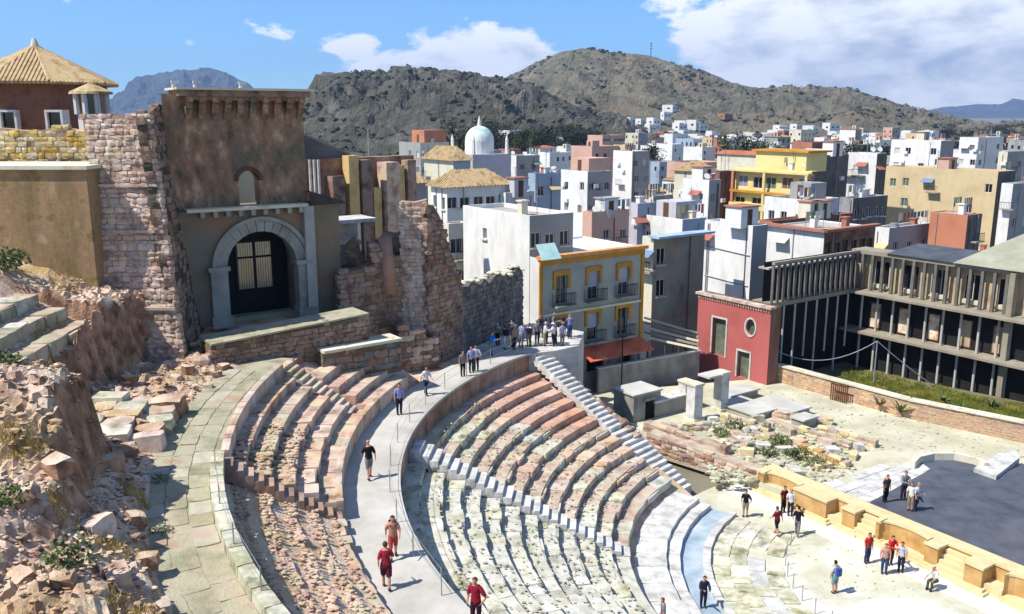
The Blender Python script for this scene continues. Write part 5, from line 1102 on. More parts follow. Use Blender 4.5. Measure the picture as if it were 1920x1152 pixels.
# ---- grey and yellow balcony building
M_oc = mat('ochre_paint', [(170, 120, 40), (190, 140, 60)], .8, bump=.1)
C = gp(1013, 660, 3.0); C = Vector((2.1, 66.5, 0)); z0, z1 = 1.2, 12.0; wr = solve(C, UD, 1205, 9); wl = 8.0
PLAN.append((C.x+3, C.y+8, 9))
yb = empty('balcony_building', (C.x, C.y, z0), 'grey rendered house with yellow trim, iron balconies and a red awning', 'building')
ops = []
for r_, zc in enumerate((9.3, 5.9)):
    for c_ in range(3): s = wr*(.2+.3*c_); ops.append((s-.55, s+.55, zc-1.15, zc+1.15))
ops += [(wr*.12, wr*.3, z0, 3.4), (wr*.45, wr*.62, z0+.9, 3.3), (wr*.78, wr*.9, z0, 3.5)]
b = MB(); face_wall(b, C, UD, wr, z0-1, z1, ops, -VD, rev=.25); P = lambda u, v: C+UD*u+VD*v
b.build('front_wall', mat('render_grey_green', [(142, 146, 134), (162, 164, 152), (170, 162, 150)], .4, bump=.15, stain=((150, 132, 116), .5, .5)), yb)
b = MB()
for (p, q) in ((P(wr, 0), P(wr, wl)), (P(wr, wl), P(0, wl)), (P(0, wl), P(0, 0))): b.poly([(p.x, p.y, z0-1), (q.x, q.y, z0-1), (q.x, q.y, z1), (p.x, p.y, z1)])
b.poly([tuple(P(u, v)[:2])+(z1-.2,) for u, v in ((0, 0), (wr, 0), (wr, wl), (0, wl))]); b.build('side_wall', ST['white'], yb)
for (s, w, zc, h) in ((wr/2, wr/2+.12, z1+.02, .14),): b = MB(); p = P(s, -.12); b.obox((p.x, p.y, zc), UD*w, VD*.35, (0, 0, h)); b.build('cornice', mat('terracotta_cornice', [(190, 128, 76), (214, 160, 104)], 1, bump=.1), yb)
b = MB(); p = P(wr/2, -.06); b.obox((p.x, p.y, z1-.36), UD*(wr/2+.02), VD*.1, (0, 0, .22)); b.build('frieze', M_oc, yb)
for s in (.12, wr-.12): b = MB(); p = P(s, -.05); b.obox((p.x, p.y, (z1-.58+4)/2), UD*.16, VD*.07, (0, 0, (z1-.58-4)/2)); b.build('corner_strip', M_oc, yb)
b = MB(); p = P(wr/2, -.06); b.obox((p.x, p.y, 7.45), UD*(wr/2-.3), VD*.08, (0, 0, .09)); b.build('string_course', M_cop, yb)
for i, o_ in enumerate(ops):
    wn = window(yb, C, UD, -VD, o_, mat('shutter_lilac', [(150, 150, 160), (176, 176, 184)], 1, bump=0) if i < 6 else M_frameb, rev=.25, sill=False, shutter=_mats['shutter_lilac'] if i in (1, 2, 4) else None)
    if i < 6:
        c = P((o_[0]+o_[1])/2, -.06); b = MB(); b.obox((c.x, c.y, o_[3]+.22), UD*.85, VD*.07, (0, 0, .2)); b.obox((c.x-UD.x*.72, c.y-UD.y*.72, o_[3]-.5), UD*.13, VD*.05, (0, 0, .52)); b.obox((c.x+UD.x*.72, c.y+UD.y*.72, o_[3]-.5), UD*.13, VD*.05, (0, 0, .52)); b.build('window_hood', M_oc, wn)
        bal = MB(); c = P((o_[0]+o_[1])/2, -.38); bal.obox((c.x, c.y, o_[2]-.06), UD*.95, VD*.38, (0, 0, .06)); bo = bal.build('balcony', M_cell, yb)
        rl = MB()
        for k in range(13): p = c+UD*(-.9+.15*k)-VD*.33; rl.cyl((p.x, p.y, o_[2]), (p.x, p.y, o_[2]+.95), .016, .016, 4)
        for k in range(5):
            for sg in (-1, 1): p = c+UD*(.92*sg)+VD*(-.33+.16*k); rl.cyl((p.x, p.y, o_[2]), (p.x, p.y, o_[2]+.95), .016, .016, 4)
        p = c-VD*.33; rl.obox((p.x, p.y, o_[2]+.95), UD*.94, VD*.025, (0, 0, .03)); rl.build('railing', M_iron, bo)
aw = MB(); a1, a2 = P(wr*.36, 0), P(wr*1.0, 0); k = Vector((0, 0, -.75))-VD*1.7
z_ = 4.25; q = [Vector((a1.x, a1.y, z_)), Vector((a2.x, a2.y, z_)), Vector((a2.x, a2.y, z_))+k, Vector((a1.x, a1.y, z_))+k]; th = Vector((0, 0, .05))
aw.add(q+[v+th for v in q], [(0, 1, 2, 3), (7, 6, 5, 4), (0, 4, 5, 1), (1, 5, 6, 2), (2, 6, 7, 3), (3, 7, 4, 0)]); aw.build('awning', mat('awning_red', [(196, 92, 62), (214, 118, 84)], 1, bump=.1), yb)
# ---- ruined party-wall house right of it
r_, C3, wl3, wr3, zt3 = hs(1207, 1226, 1322, 446, 80, 'cream', 'derelict grey and brown house with ragged walls right of the balcony building', mR=mat('derelict_render', [(110, 106, 98), (146, 142, 130), (160, 140, 122), (152, 156, 136)], .3, bump=.5, bscale=3, stain=((128, 100, 80), .25, .6)), par=.2, winR=(3, 2, 1.1, 1.6, 0, .3), bits=0)
b = MB(); p = C3+UD*wr3/2-VD*.3; b.obox((p.x, p.y, zt3+.28), UD*(wr3/2+.3), VD*.7, (0, 0, .1)); b.build('roof_sheet', mat('tarp_blue', [(120, 150, 180), (170, 186, 204)], .6, bump=.1), r_)
# ---- white blocks
r4, C4, wl4, wr4, zt4 = hs(1322, 1412, 1440, 424, 84, 'white', 'big white blank party wall left of the red roof terrace, crossed by thin pipes', mR='grey', par=.3, bits=2, maxl=16)
for (v0, z_) in ((.5, zt4-2.6), (.5, zt4-5.6)): b = MB(); p, q = C4+VD*.2-UD*.06, C4+VD*(wl4-.3)-UD*.06; b.cyl((p.x, p.y, z_), (q.x, q.y, z_+.3), .06, .06, 5); b.build('pipe', M_metal, r4)
r5, C5, wl5, wr5, zt5 = hs(1440, 1546, 1642, 436, 88, 'white', 'white house with a red tiled roof terrace edge above the museum colonnade', mR=mat('brown_glazed_front', [(98, 66, 52), (130, 96, 78), (150, 130, 112)], .8, bump=.2), par=.15, winR=(6, 2, 1.0, 1.5), bits=1, fm=M_frameb)
b = MB(); b.obox((C5+UD*wr5/2-VD*.1).to_tuple()[:2]+(zt5+.3,), UD*(wr5/2+.3), VD*.35, (0, 0, .14)); p = C5+VD*wl5/2-UD*.1; b.obox((p.x, p.y, zt5+.3), UD*.35, VD*(wl5/2+.3), (0, 0, .14)); b.build('terrace_edge', ST['terracotta'], r5)
hs(1424, 1448, 1600, 415, 98, 'terracotta', 'low terracotta roof storey behind the white house with the terrace', mR='brown', par=.3, bits=2)
# ---- red pavilion
C = gp(1438, 708, 1.3); zt = zat(579, C.y); vR = VD; wl = solve(C, VD, 1310, 7); wr = 1.3; C = Vector((C.x, C.y, 0)); z0 = .6; PLAN.append((C.x, C.y+5, 6))
rp = empty('red_pavilion', (C.x, C.y, z0), 'red rendered pavilion with a tall white framed opening and a round window', 'building')
def sv(px): return solve(C, VD, px, 4)
s1a, s1b = sv(1361), sv(1336); s2a, s2b = sv(1408), sv(1385); zz = lambda py, px: (lambda Yq: zat(py, Yq))((C+VD*sv(px)).y)
o1 = (s1a, s1b, zz(668, 1350), zz(598, 1350)); o2 = (s2a, s2b, z0+.0, zz(660, 1396)); sc_ = sv(1406); zr = zz(614, 1406); rr = .62
o3 = (sc_-rr, sc_+rr, zr-rr*1.35, zr+rr*1.35)
b = MB(); face_wall(b, C+VD*wl, -VD, wl, z0-1, zt, [(wl-o_[1], wl-o_[0], *o_[2:]) for o_ in (o1, o2, o3)], -UD, rev=.35)
# fill the corners of the round window
P = lambda s, z, d=0: (C.x+VD.x*s+UD.x*d, C.y+VD.y*s+UD.y*d, z); n = 24
for i in range(n):
    a0_, a1_ = 2*math.pi*i/n, 2*math.pi*(i+1)/n; cs = lambda a: (sc_+rr*.86*math.cos(a), zr+rr*1.2*math.sin(a)); sq = lambda a: (sc_+rr*max(-1, min(1, 1.45*math.cos(a))), zr+rr*1.35*max(-1, min(1, 1.45*math.sin(a))))
    b.poly([P(*cs(a0_)), P(*cs(a1_)), P(*sq(a1_)), P(*sq(a0_))]); b.poly([P(*cs(a0_)), P(*cs(a0_), .35), P(*cs(a1_), .35), P(*cs(a1_))])
b.build('front_wall', ST['red'], rp)
b = MB(); Q = lambda u, v: C+UD*u+VD*v
for (p, q) in ((Q(0, 0), Q(wr, 0)), (Q(wr, 0), Q(wr, wl)), (Q(wr, wl), Q(0, wl))): b.poly([(p.x, p.y, z0-1), (q.x, q.y, z0-1), (q.x, q.y, zt), (p.x, p.y, zt)])
b.poly([tuple(Q(u, v)[:2])+(zt-.4,) for u, v in ((.01, .01), (wr-.01, .01), (wr-.01, wl-.01), (.01, wl-.01))]); b.build('side_wall', ST['brown'], rp)
b = MB()
for i in range(n):
    a0_, a1_ = 2*math.pi*i/n, 2*math.pi*(i+1)/n; q = []
    for d in (-.08, .1):
        for (k, a) in ((.84, a0_), (1.0, a0_), (1.0, a1_), (.84, a1_)): q.append(P(sc_+rr*k*math.cos(a), zr+rr*k*1.36*math.sin(a), d))
    b.add(q, [(0, 1, 2, 3), (0, 4, 5, 1), (2, 6, 7, 3), (1, 5, 6, 2), (3, 7, 4, 0)])
b.build('round_frame', M_white, rp)
for o_ in (o1, o2):
    b = MB(); w = .14
    for (sa, sb, za, zb) in ((o_[0]-w, o_[0], o_[2], o_[3]+w), (o_[1], o_[1]+w, o_[2], o_[3]+w), (o_[0], o_[1], o_[3], o_[3]+w)): b.add([P(sa, za, -.07), P(sb, za, -.07), P(sb, zb, -.07), P(sa, zb, -.07), P(sa, za, .2), P(sb, za, .2), P(sb, zb, .2), P(sa, zb, .2)], [(0, 1, 2, 3), (7, 6, 5, 4), (0, 4, 5, 1), (1, 5, 6, 2), (2, 6, 7, 3), (3, 7, 4, 0)])
    fo = b.build('opening_frame', M_white, rp)
    b = MB(); b.poly([P(o_[0], o_[2], .34), P(o_[1], o_[2], .34), P(o_[1], o_[3], .34), P(o_[0], o_[3], .34)]); b.build('pane', mat('pane_greenish', [(70, 80, 64), (120, 124, 104)], .9, rough=.2, bump=0), fo)
b = MB(); b.poly([P(sc_+rr*math.cos(2*math.pi*i/n), zr+rr*1.3*math.sin(2*math.pi*i/n), .33) for i in range(n)]); b.build('pane', glass('pane_green', (74, 92, 74)), rp)
for i in range(30): b = MB(); s = wl*(i+.5)/30; b.add([P(s-.06, zt-.38, -.12), P(s+.06, zt-.38, -.12), P(s+.06, zt-.08, -.12), P(s-.06, zt-.08, -.12), P(s-.06, zt-.38, 0), P(s+.06, zt-.38, 0), P(s+.06, zt-.08, 0), P(s-.06, zt-.08, 0)], [(0, 1, 2, 3), (0, 4, 5, 1), (2, 6, 7, 3), (1, 5, 6, 2), (3, 7, 4, 0)]); b.build('dentil', M_pink, rp)
b = MB(); p = C+VD*wl/2+UD*.1; b.obox((p.x, p.y, zt+.02), VD*(wl/2+.15), UD*.35, (0, 0, .1)); b.build('cornice', M_pink, rp)
# ---- museum with dark colonnades: left wing along UD, right wing along -VD
M_col = mat('steel_column', [(100, 98, 92), (126, 122, 114)], 1, rough=.5, bump=0, metal=.2)
M_coll = mat('column_pale', [(168, 166, 158), (190, 188, 180)], 1, rough=.6, bump=.1)
M_beam = mat('concrete_beam', [(132, 124, 108), (154, 146, 128)], .6, bump=.15)
M_mwall = mat('museum_inner_wall', [(158, 128, 100), (190, 164, 132), (178, 170, 138)], .9, bump=.1, stain=((140, 136, 110), .5, .5))
M_black = mat('dark_glass_and_shade', [(26, 26, 26), (38, 38, 36)], .6, bump=.1)  # near-black for dark glass and for ground-floor shade painted on the back walls
A = Vector((22.0, 73.0, 0)); Bc = A+UD*solve(A, UD, 1612, 10); Cc = Bc-VD*solve(Bc, -VD, 1905, 10); La = (Bc-A).length; Lb = (Cc-Bc).length
PLAN.append((Bc.x+2, Bc.y, 14))
mu = empty('museum', (Bc.x, Bc.y, 0), 'modern museum wing with dark glass storeys behind rows of slim grey columns', 'building')
zR, zM, zL_, zG = 10.5, 6.9, 3.3, -.5
for zt_, nm in ((zR, 'roof_beam'), (zM, 'floor_beam'), (zL_, 'lower_beam')):
    for (p0, d_, L_, nn) in ((A, UD, La, -VD), (Bc, -VD, Lb, -UD)):
        if nm == 'lower_beam' and d_ is UD: continue
        th_ = .16 if nm == 'roof_beam' and d_ is UD else 1.1; c = p0+d_*L_/2-nn*(th_-.12); b = MB(); b.obox((c.x, c.y, zt_), d_*(L_/2+(.0 if d_ is UD else .8)), nn*th_, (0, 0, .17 if th_ > 1 else .12)); b.build(nm, M_beam, mu)
for k in range(17):
    p = A+UD*(La*k/16.5); b = MB(); b.obox((p.x, p.y, (zM+zR)/2), UD*.07, VD*.11, (0, 0, (zR-zM)/2-.18)); b.build('fin', M_col, mu)
for k in range(14):
    p = Bc-VD*(Lb*(k+.4)/14); b = MB(); b.obox((p.x, p.y, (zM+zR)/2), VD*.12, UD*.13, (0, 0, (zR-zM)/2-.18)); b.build('fin', M_col, mu)
for k in range(8):
    p = A+UD*(La*k/8)-VD*.15; b = MB(); b.cyl((p.x, p.y, zG if k % 2 == 0 else zL_-1.5), (p.x, p.y, zM-.18), .09, .09, 8); b.build('column', M_coll, mu)
for k in range(9):
    p = Bc-VD*(Lb*(k+.5)/9)-UD*.2; b = MB(); b.cyl((p.x, p.y, -.35), (p.x, p.y, zM-.18), .11, .11, 8); b.build('column', M_coll, mu)
for s in (0, .35): p = Cc+VD*.2*s-UD*.3; b = MB(); b.obox((p.x, p.y, 5.4), VD*.22, UD*.3, (0, 0, 5.1)); b.build('end_pier', M_beam, mu); break
# walls behind the colonnades
a_in, b_in = A+VD*2.2, Bc+VD*2.2+UD*2.2
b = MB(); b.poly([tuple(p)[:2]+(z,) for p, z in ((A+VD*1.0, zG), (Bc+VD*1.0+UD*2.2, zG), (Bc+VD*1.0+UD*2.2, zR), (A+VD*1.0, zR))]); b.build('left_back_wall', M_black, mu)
opsM = []
for k in range(5):
    s = Lb*(k+.55)/5+1.0
    opsM.append((s-.75, s+.75, zM+.6, zM+2.9))
    if k < 5: opsM.append((s-.55, s+.55, zL_+.3, zL_+2.7))
Lw = Lb+3.0; Ow = Bc+UD*.6+VD*.6
b = MB(); face_wall(b, Ow, -VD, Lw, zM, zR, [o_ for o_ in opsM if o_[2] > zM], -UD, rev=.25); 
b.build('upper_back_wall', M_mwall, mu)
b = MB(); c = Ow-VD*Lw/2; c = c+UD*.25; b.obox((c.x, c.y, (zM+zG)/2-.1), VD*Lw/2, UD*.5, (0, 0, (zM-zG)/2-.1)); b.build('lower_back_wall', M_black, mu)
for zt_ in (zM, zL_): b = MB(); c = Ow-VD*Lw/2-UD*.7; b.obox((c.x, c.y, zt_+.03), VD*Lw/2, UD*1.3, (0, 0, .1)); b.build('floor_slab', M_beam, mu)
M_warm = mat('poster_warm', [(170, 110, 76), (214, 190, 158), (226, 220, 208)], 1.4, rough=.4, bump=0)
for i, o_ in enumerate(opsM):
    if o_[2] > zM: window(mu, Ow, -VD, -UD, o_, M_frame, rev=.25)
    else:
        c = Ow-VD*((o_[0]+o_[1])/2)-UD*.28; b = MB(); b.obox((c.x, c.y, (o_[2]+o_[3])/2), VD*.55, UD*.05, (0, 0, 1.2)); wq = b.build('window', M_frameb, mu); b = MB(); b.obox((c.x-UD.x*.06, c.y-UD.y*.06, (o_[2]+o_[3])/2), VD*.45, UD*.01, (0, 0, 1.1)); b.build('pane', M_warm if i < 6 else M_mwall, wq)
    if o_[2] > zM: c = Ow-VD*((o_[0]+o_[1])/2)-UD*.03; b = MB(); b.obox((c.x, c.y, o_[2]-.02), VD*.7, UD*.12, (0, 0, .18)); b.build('window_box', M_cop, mu)
# roofs of the museum
b = MB(); q = [A+VD*.5, Bc+VD*.5, Bc+VD*1.6, A+VD*1.6]; b.prism([(p.x, p.y) for p in q], zR-.6, zR-.45); b.build('roof', M_flat, mu)
pa, pb = Bc-VD*(Lb*.64)-UD*.4, Cc-VD*4-UD*.4; k = UD*9; b = MB(); z_ = zR+.19
b.add([(pa.x, pa.y, z_), (pb.x, pb.y, z_), (pb+k).to_tuple()[:2]+(z_+2.6,), (pa+k+VD*0-VD*2.5).to_tuple()[:2]+(z_+2.6,), (pa+k).to_tuple()[:2]+(z_,), (pb+k).to_tuple()[:2]+(z_,)], [(0, 1, 2, 3), (0, 3, 4), (4, 3, 2, 5), (1, 5, 2), (0, 4, 5, 1)]); b.build('pitched_roof', mat('roof_pale_green', [(140, 140, 120), (162, 160, 140)], .6, bump=.2), mu)
b = MB(); pa2 = Bc-VD*(Lb*.2)-UD*.3; pb2 = Bc-VD*(Lb*.635)-UD*.3; b.add([tuple(p)[:2]+(z,) for p, z in ((pa2, z_), (pb2, z_), (pb2+UD*5, z_+.5), (pa2+UD*5, z_+.5), (pa2+UD*5, z_), (pb2+UD*5, z_))], [(0, 1, 2, 3), (0, 3, 4), (1, 5, 2), (3, 2, 5, 4), (0, 4, 5, 1)]); b.build('slate_roof', mat('slate_blue', [(64, 70, 78), (84, 90, 98)], .8, bump=.2), mu)
# rope of light bulbs / cable on a post
pp = gp(1650, 700, .8); pp = Vector((pp.x-2.2, pp.y-4, 0)); b = MB(); b.cyl((pp.x, pp.y, -.3), (pp.x, pp.y, zat(640, pp.y)), .07, .05, 6); ztp_ = zat(640, pp.y)
r_ = empty('cable_post', (pp.x, pp.y, -.3), 'slim steel post with two slack cables in front of the museum', 'post'); b.build('post', M_metal, r_)
for e_, sag in ((A+Vector((.3, -.4, 3.2)), 1.3), (gp(1745, 720, 1.4), .1)):
    b = MB(); prev = Vector((pp.x, pp.y, ztp_))
    for i in range(1, 13):
        f = i/12; q = Vector((pp.x, pp.y, ztp_)).lerp(e_, f); q.z -= sag*4*f*(1-f); b.cyl(prev, q, .035, .035, 5, caps=False); prev = q
    b.build('cable', M_metal, r_)
# ---- named houses of the town
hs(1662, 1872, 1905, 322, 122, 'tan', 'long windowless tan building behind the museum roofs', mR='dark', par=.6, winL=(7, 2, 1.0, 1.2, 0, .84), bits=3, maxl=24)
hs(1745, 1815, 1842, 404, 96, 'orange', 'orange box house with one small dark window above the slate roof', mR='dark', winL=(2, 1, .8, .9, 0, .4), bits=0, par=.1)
r_, Cq, wq, wrq, zq = hs(1590, 1645, 1664, 288, 128, 'white', 'tall white stair tower with shade-grey sides beside the tan building', mR='dark', par=.4, bits=3, winL=(2, 1, .6, .8, 0, .6))
hs(1516, 1530, 1592, 292, 124, 'grey', 'blank grey block with a shade-darkened face between the yellow building and the white tower', mR='dark', par=.2, bits=1)  # darker right face carries the block's shade in its stucco
r_, Cq, wq, wrq, zq = hs(1380, 1522, 1530, 322, 118, 'yellow', 'yellow painted building with recessed roof terrace and long balcony bands', mR='brown', par=.2, winL=(5, 3, 1.8, 1.6), bits=1, maxl=22)
for dz in (0.15, 3.1, 5.2): b = MB(); p = Cq+VD*wq/2-UD*.45; b.obox((p.x, p.y, zq-dz), UD*.5, VD*(wq/2+.2), (0, 0, .14 if dz < 5 else .45)); b.build('balcony_band', ST['yellow'] if dz != 3.1 else M_oc, r_)
for v in (.15, wq*.55, wq-.2): b = MB(); p = Cq+VD*v-UD*.8; b.obox((p.x, p.y, zq-5), UD*.12, VD*.2, (0, 0, 5)); b.build('pier', ST['orange'] if v > wq*.8 else ST['yellow'], r_)
b = MB(); p = Cq+VD*wq*.45+UD*3; b.obox((p.x, p.y, zq+1.3), UD*2.2, VD*wq*.33, (0, 0, 1.3)); b.build('penthouse', ST['yellow'], r_); b = MB(); b.obox((p.x, p.y, zq+2.7), UD*2.6, VD*wq*.37, (0, 0, .12)); b.build('penthouse_roof', M_oc, r_)
hs(1434, 1516, 1574, 376, 103, 'white', 'white and lilac cottage with flat roofs before the yellow building', mR='lilac', winL=(3, 1, .9, 1.1), winR=(2, 1, .8, 1), bits=2, stair=(3, 2, 3, 3, 2.2, ST['grey']))
hs(1280, 1330, 1352, 338, 116, 'white', 'narrow tall white house with two small windows left of the yellow building', mR='grey', winL=(2, 3, .6, .8, 0, .5), winR=(1, 2, .7, 1.2), bits=1)
hs(1340, 1350, 1380, 322, 128, 'brown', 'narrow brick red house wedged left of the yellow building', mR='brown', par=.2, bits=0)
hs(1052, 1102, 1146, 322, 122, 'white', 'white flat roofed house with a pink roof room right of the blue house', mR='grey', winL=(2, 2, .9, 1.1), winR=(3, 2, .9, 1.1), bits=1, stair=(1, 1, 4, 4, 2.2, ST['pink']))
hs(1150, 1186, 1218, 284, 168, 'white', 'tall bright white house among the rooftops below the hill', mR='grey', winR=(2, 3, 1.1, 1.2), bits=2)
hs(1000, 1004, 1052, 326, 108, 'blue', 'pale blue painted house behind the balcony building', mR='blue', winR=(2, 2, .9, 1.2, 0, .3), bits=2)
hs(930, 948, 1002, 362, 96, 'white', 'lilac white cottage with a dark door just above the tall white house', mR='lilac', winL=(1, 1, .7, 1.0), winR=(2, 1, .9, 1.7, 0, .2), bits=1)
hs(808, 838, 952, 352, 93, 'white', 'white house under a long ochre tiled roof behind the ruined buttress', mR='white', pitched=(M_tile, 1.7, .5), winL=(2, 2, .7, 1.3), winR=(5, 2, 1.2, 1.2))
hs(735, 752, 802, 345, 100, 'cream', 'low cream house with a small tiled roof peeping over the ruins', mR='grey', pitched=(M_tile, 1.3, .4))
hs(748, 788, 842, 268, 172, 'grey', 'grey white apartment block with an orange roof room left of the dome', mR='cream', winL=(3, 3, 1.1, 1.1, 0, .4), winR=(3, 4, 1.2, 1.1), bits=2, stair=(2, 2, 5, 5, 2.8, ST['orange']))
hs(835, 845, 880, 420, 82, 'cream', 'narrow house with a green shuttered gallery left of the tall white wall', mR='cream', winR=(2, 3, 1.3, 1.4), bits=0)
hs(940, 968, 1012, 292, 178, 'white', 'white house with a shade-grey side right of the domed church', mR='grey', winR=(2, 2, 1.1, 1.2))
hs(1672, 1765, 1790, 264, 178, 'white', 'wide bright white house in the upper town near the right edge', mR='grey', winL=(4, 2, 1.2, 1.3, 0, .5), bits=3, maxl=22)
hs(1800, 1835, 1882, 258, 190, 'white', 'white double house beside the wide bright house near the right edge', mR='white', winL=(2, 2, 1.1, 1.2), winR=(3, 2, 1.1, 1.2, 0, .5), bits=2)
hs(1876, 1890, 1935, 285, 150, 'cream', 'cream flats cut by the right edge of the view', mR='grey', winR=(3, 4, 1.3, 1.2), bits=2)
hs(1880, 1900, 1960, 345, 118, 'white', 'white house with a shade-grey front at the right edge below the cream flats', mR='grey', winR=(3, 3, 1.1, 1.3), bits=1)
hs(1345, 1440, 1452, 293, 195, 'cream', 'long orange roofed hall below the dark trees', mR='tan', pitched=(ST['orange'], .9, .4), maxl=26)
hs(1265, 1300, 1342, 322, 140, 'cream', 'cottage with a yellowish tiled roof left of the brick red house', mR='pink', pitched=(M_tile, 1.6, .4))
hs(1178, 1196, 1230, 382, 96, 'lilac', 'small lilac house with a dark window above the derelict house', mR='blue', winR=(1, 1, .9, 1.1), bits=0)
hs(1215, 1225, 1262, 368, 106, 'cream', 'small cream house with a framed white window among the rooftops', mR='grey', winR=(2, 2, .9, 1.1))
hs(1095, 1110, 1180, 398, 90, 'pink', 'brownish pink terrace house just behind the balcony building', mR='pink', winR=(4, 1, .8, 1.0, 0, .3), bits=2, par=.8)
hs(1205, 1280, 1325, 412, 92, 'white', 'white terrace house with laundry roof above the derelict house', mR='blue', winL=(3, 1, .7, .8), bits=3, stair=(1, 2, 3, 3, 2.1, ST['lilac']))
hs(1640, 1668, 1748, 428, 97, 'white', 'low white roof house between the museum wing and the orange box', mR='grey', winR=(3, 1, .9, .9), bits=2)
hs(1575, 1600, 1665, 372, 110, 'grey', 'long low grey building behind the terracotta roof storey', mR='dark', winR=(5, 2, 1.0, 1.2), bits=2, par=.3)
# ---- domed church
cx = at(899, 262, 150); ch = empty('domed_church', (cx.x, 150, 0), 'pale church with a white and green ribbed dome behind the tiled roofs', 'church'); PLAN.append((cx.x, 150, 9))
zc0, zc1 = zat(288, 150), zat(236, 150); rd = 2.35
b = MB(); b.obox((cx.x, 150, zat(288, 150)/2), UD*3.8, VD*3.8, (0, 0, zat(288, 150)/2)); b.build('body', ST['lilac'], ch)
b = MB(); zc0 = zc1-rd*1.05-1.2; b.cyl((cx.x, 150, zat(288, 150)-.3), (cx.x, 150, zc0+1.2), rd*1.04, rd*1.04, 20); b.build('drum', ST['white'], ch)
b = MB(); n = 24; L_ = 8; hd = zc1-zc0-1.2; vs = []; fs = []
for j in range(L_+1):
    a = math.pi/2*j/L_
    for i in range(n): t_ = 2*math.pi*i/n; k = rd*math.cos(a)*(1.0+(.03 if i % 3 == 0 else 0)); vs.append((cx.x+k*math.cos(t_), 150+k*math.sin(t_), zc0+1.2+hd*math.sin(a)))
for j in range(L_):
    for i in range(n): fs.append((j*n+i, j*n+(i+1) % n, (j+1)*n+(i+1) % n, (j+1)*n+i))
b.add(vs, fs); b.build('dome', mat('dome_tile', [(196, 208, 200), (214, 220, 214), (150, 190, 176)], .5, rough=.4, bump=.1), ch, smooth=True)
b = MB(); b.cyl((cx.x, 150, zc1-.1), (cx.x, 150, zc1+.7), .35, .25, 8); b.cyl((cx.x, 150, zc1+.7), (cx.x, 150, zc1+1.6), .25, .03, 8); b.build('lantern', ST['white'], ch)
for k in range(4): zc0 = zat(288, 150); p = cx+(UD if k % 2 else -UD)*3.3+(VD if k > 1 else -VD)*3.3; b = MB(); b.cyl((p.x, p.y, zc0), (p.x, p.y, zc0+2.2), .35, .25, 6); b.cyl((p.x, p.y, zc0+2.2), (p.x, p.y, zc0+3.2), .3, .02, 6); b.build('pinnacle', ST['white'], ch)
hs(795, 850, 882, 302, 140, 'cream', 'church nave with a yellow tiled pitched roof left of the dome', mR='blue', pitched=(M_tile, 2.2, .5))
# ---- rest of the town: houses on the flat between the theatre and the hills
rf = random.Random(12)
LAB = {'white': 'small white flat roofed house among the distant town roofs', 'cream': 'small cream flat roofed house among the distant town roofs', 'grey': 'small grey flat roofed house among the distant town roofs', 'tan': 'small tan flat roofed house among the distant town roofs', 'pink': 'small pinkish flat roofed house among the distant town roofs', 'lilac': 'small lilac grey flat roofed house among the distant town roofs', 'terracotta': 'small terracotta coloured house among the distant town roofs', 'blue': 'small bluish house among the distant town roofs'}
cnt = 0; tries = 0; NN = len(PLAN)
while cnt < 285 and tries < 16000:
    tries += 1; near = cnt < 120
    Y = rf.uniform(88, 210) if near else 205+(rf.random()**1.2)*380; px = rf.uniform(780, 1990) if Y > 150 else rf.uniform(1050, 1990); X = (px-960)/F*Y*1.01
    sz = 1 if Y < 210 else 1.5
    wl, wr, h = rf.uniform(3.5, 7.5)*sz, rf.uniform(3.5, 8)*sz, rf.choice((3.6, 4.5, 5.5, 6.5, 7.5)) if near else rf.choice((4.5, 6, 7, 8, 9.5))
    if not near and rf.random() < .22: h += 5
    rad = math.hypot(wl, wr)/2
    if any(math.hypot(X-q[0], Y-q[1]) < (rad+q[2])*(.74 if q[2] > 5 else .66) for q in PLAN): continue
    if any(0 < q[1]-Y < 45 and abs(X/Y-q[0]/q[1]) < .055 and q[1] < 200 and h > 4.6 for q in PLAN[:NN]): h = rf.choice((3.4, 4.2))
    if Y < 112 and h > 5: h = 4.5
    PLAN.append((X, Y, rad)); cnt += 1
    k = rf.choices(list(LAB), (46, 14, 9, 8, 8, 5, 9, 4))[0]; C = Vector((X, Y, 0))-UD*wr/2-VD*wl/2
    box_house(C, wl, wr, 0, h, ST[k], ST[rf.choice((k, k, k, 'grey', 'white'))], LAB[k], 'distant town houses', winL=(max(1, int(wl/2.4)), max(1, int(h/3)), rf.uniform(.7, 1.2), rf.uniform(1.0, 1.7), 0, .4) if rf.random() < .65 else None, winR=(max(1, int(wr/2.4)), max(1, int(h/3)), rf.uniform(.7, 1.2), rf.uniform(1, 1.7), 0, .35), bits=rf.randint(1, 3) if near else 0, par=rf.uniform(.2, .9), pitched=(rf.choice((M_tile, M_tile, M_tile2)), rf.uniform(1.0, 1.7), .3) if rf.random() < .22 else None, stair=(.6, .6, 2.2, 2.2, 2.2, ST[rf.choice(('white', 'cream', 'pink', 'terracotta'))]) if rf.random() < .35 else None, simple=1 if near else 2, shut=None, wb=1 if near and Y < 150 else 0, roofm=rf.choice((M_flat, M_flat, M_terr)))
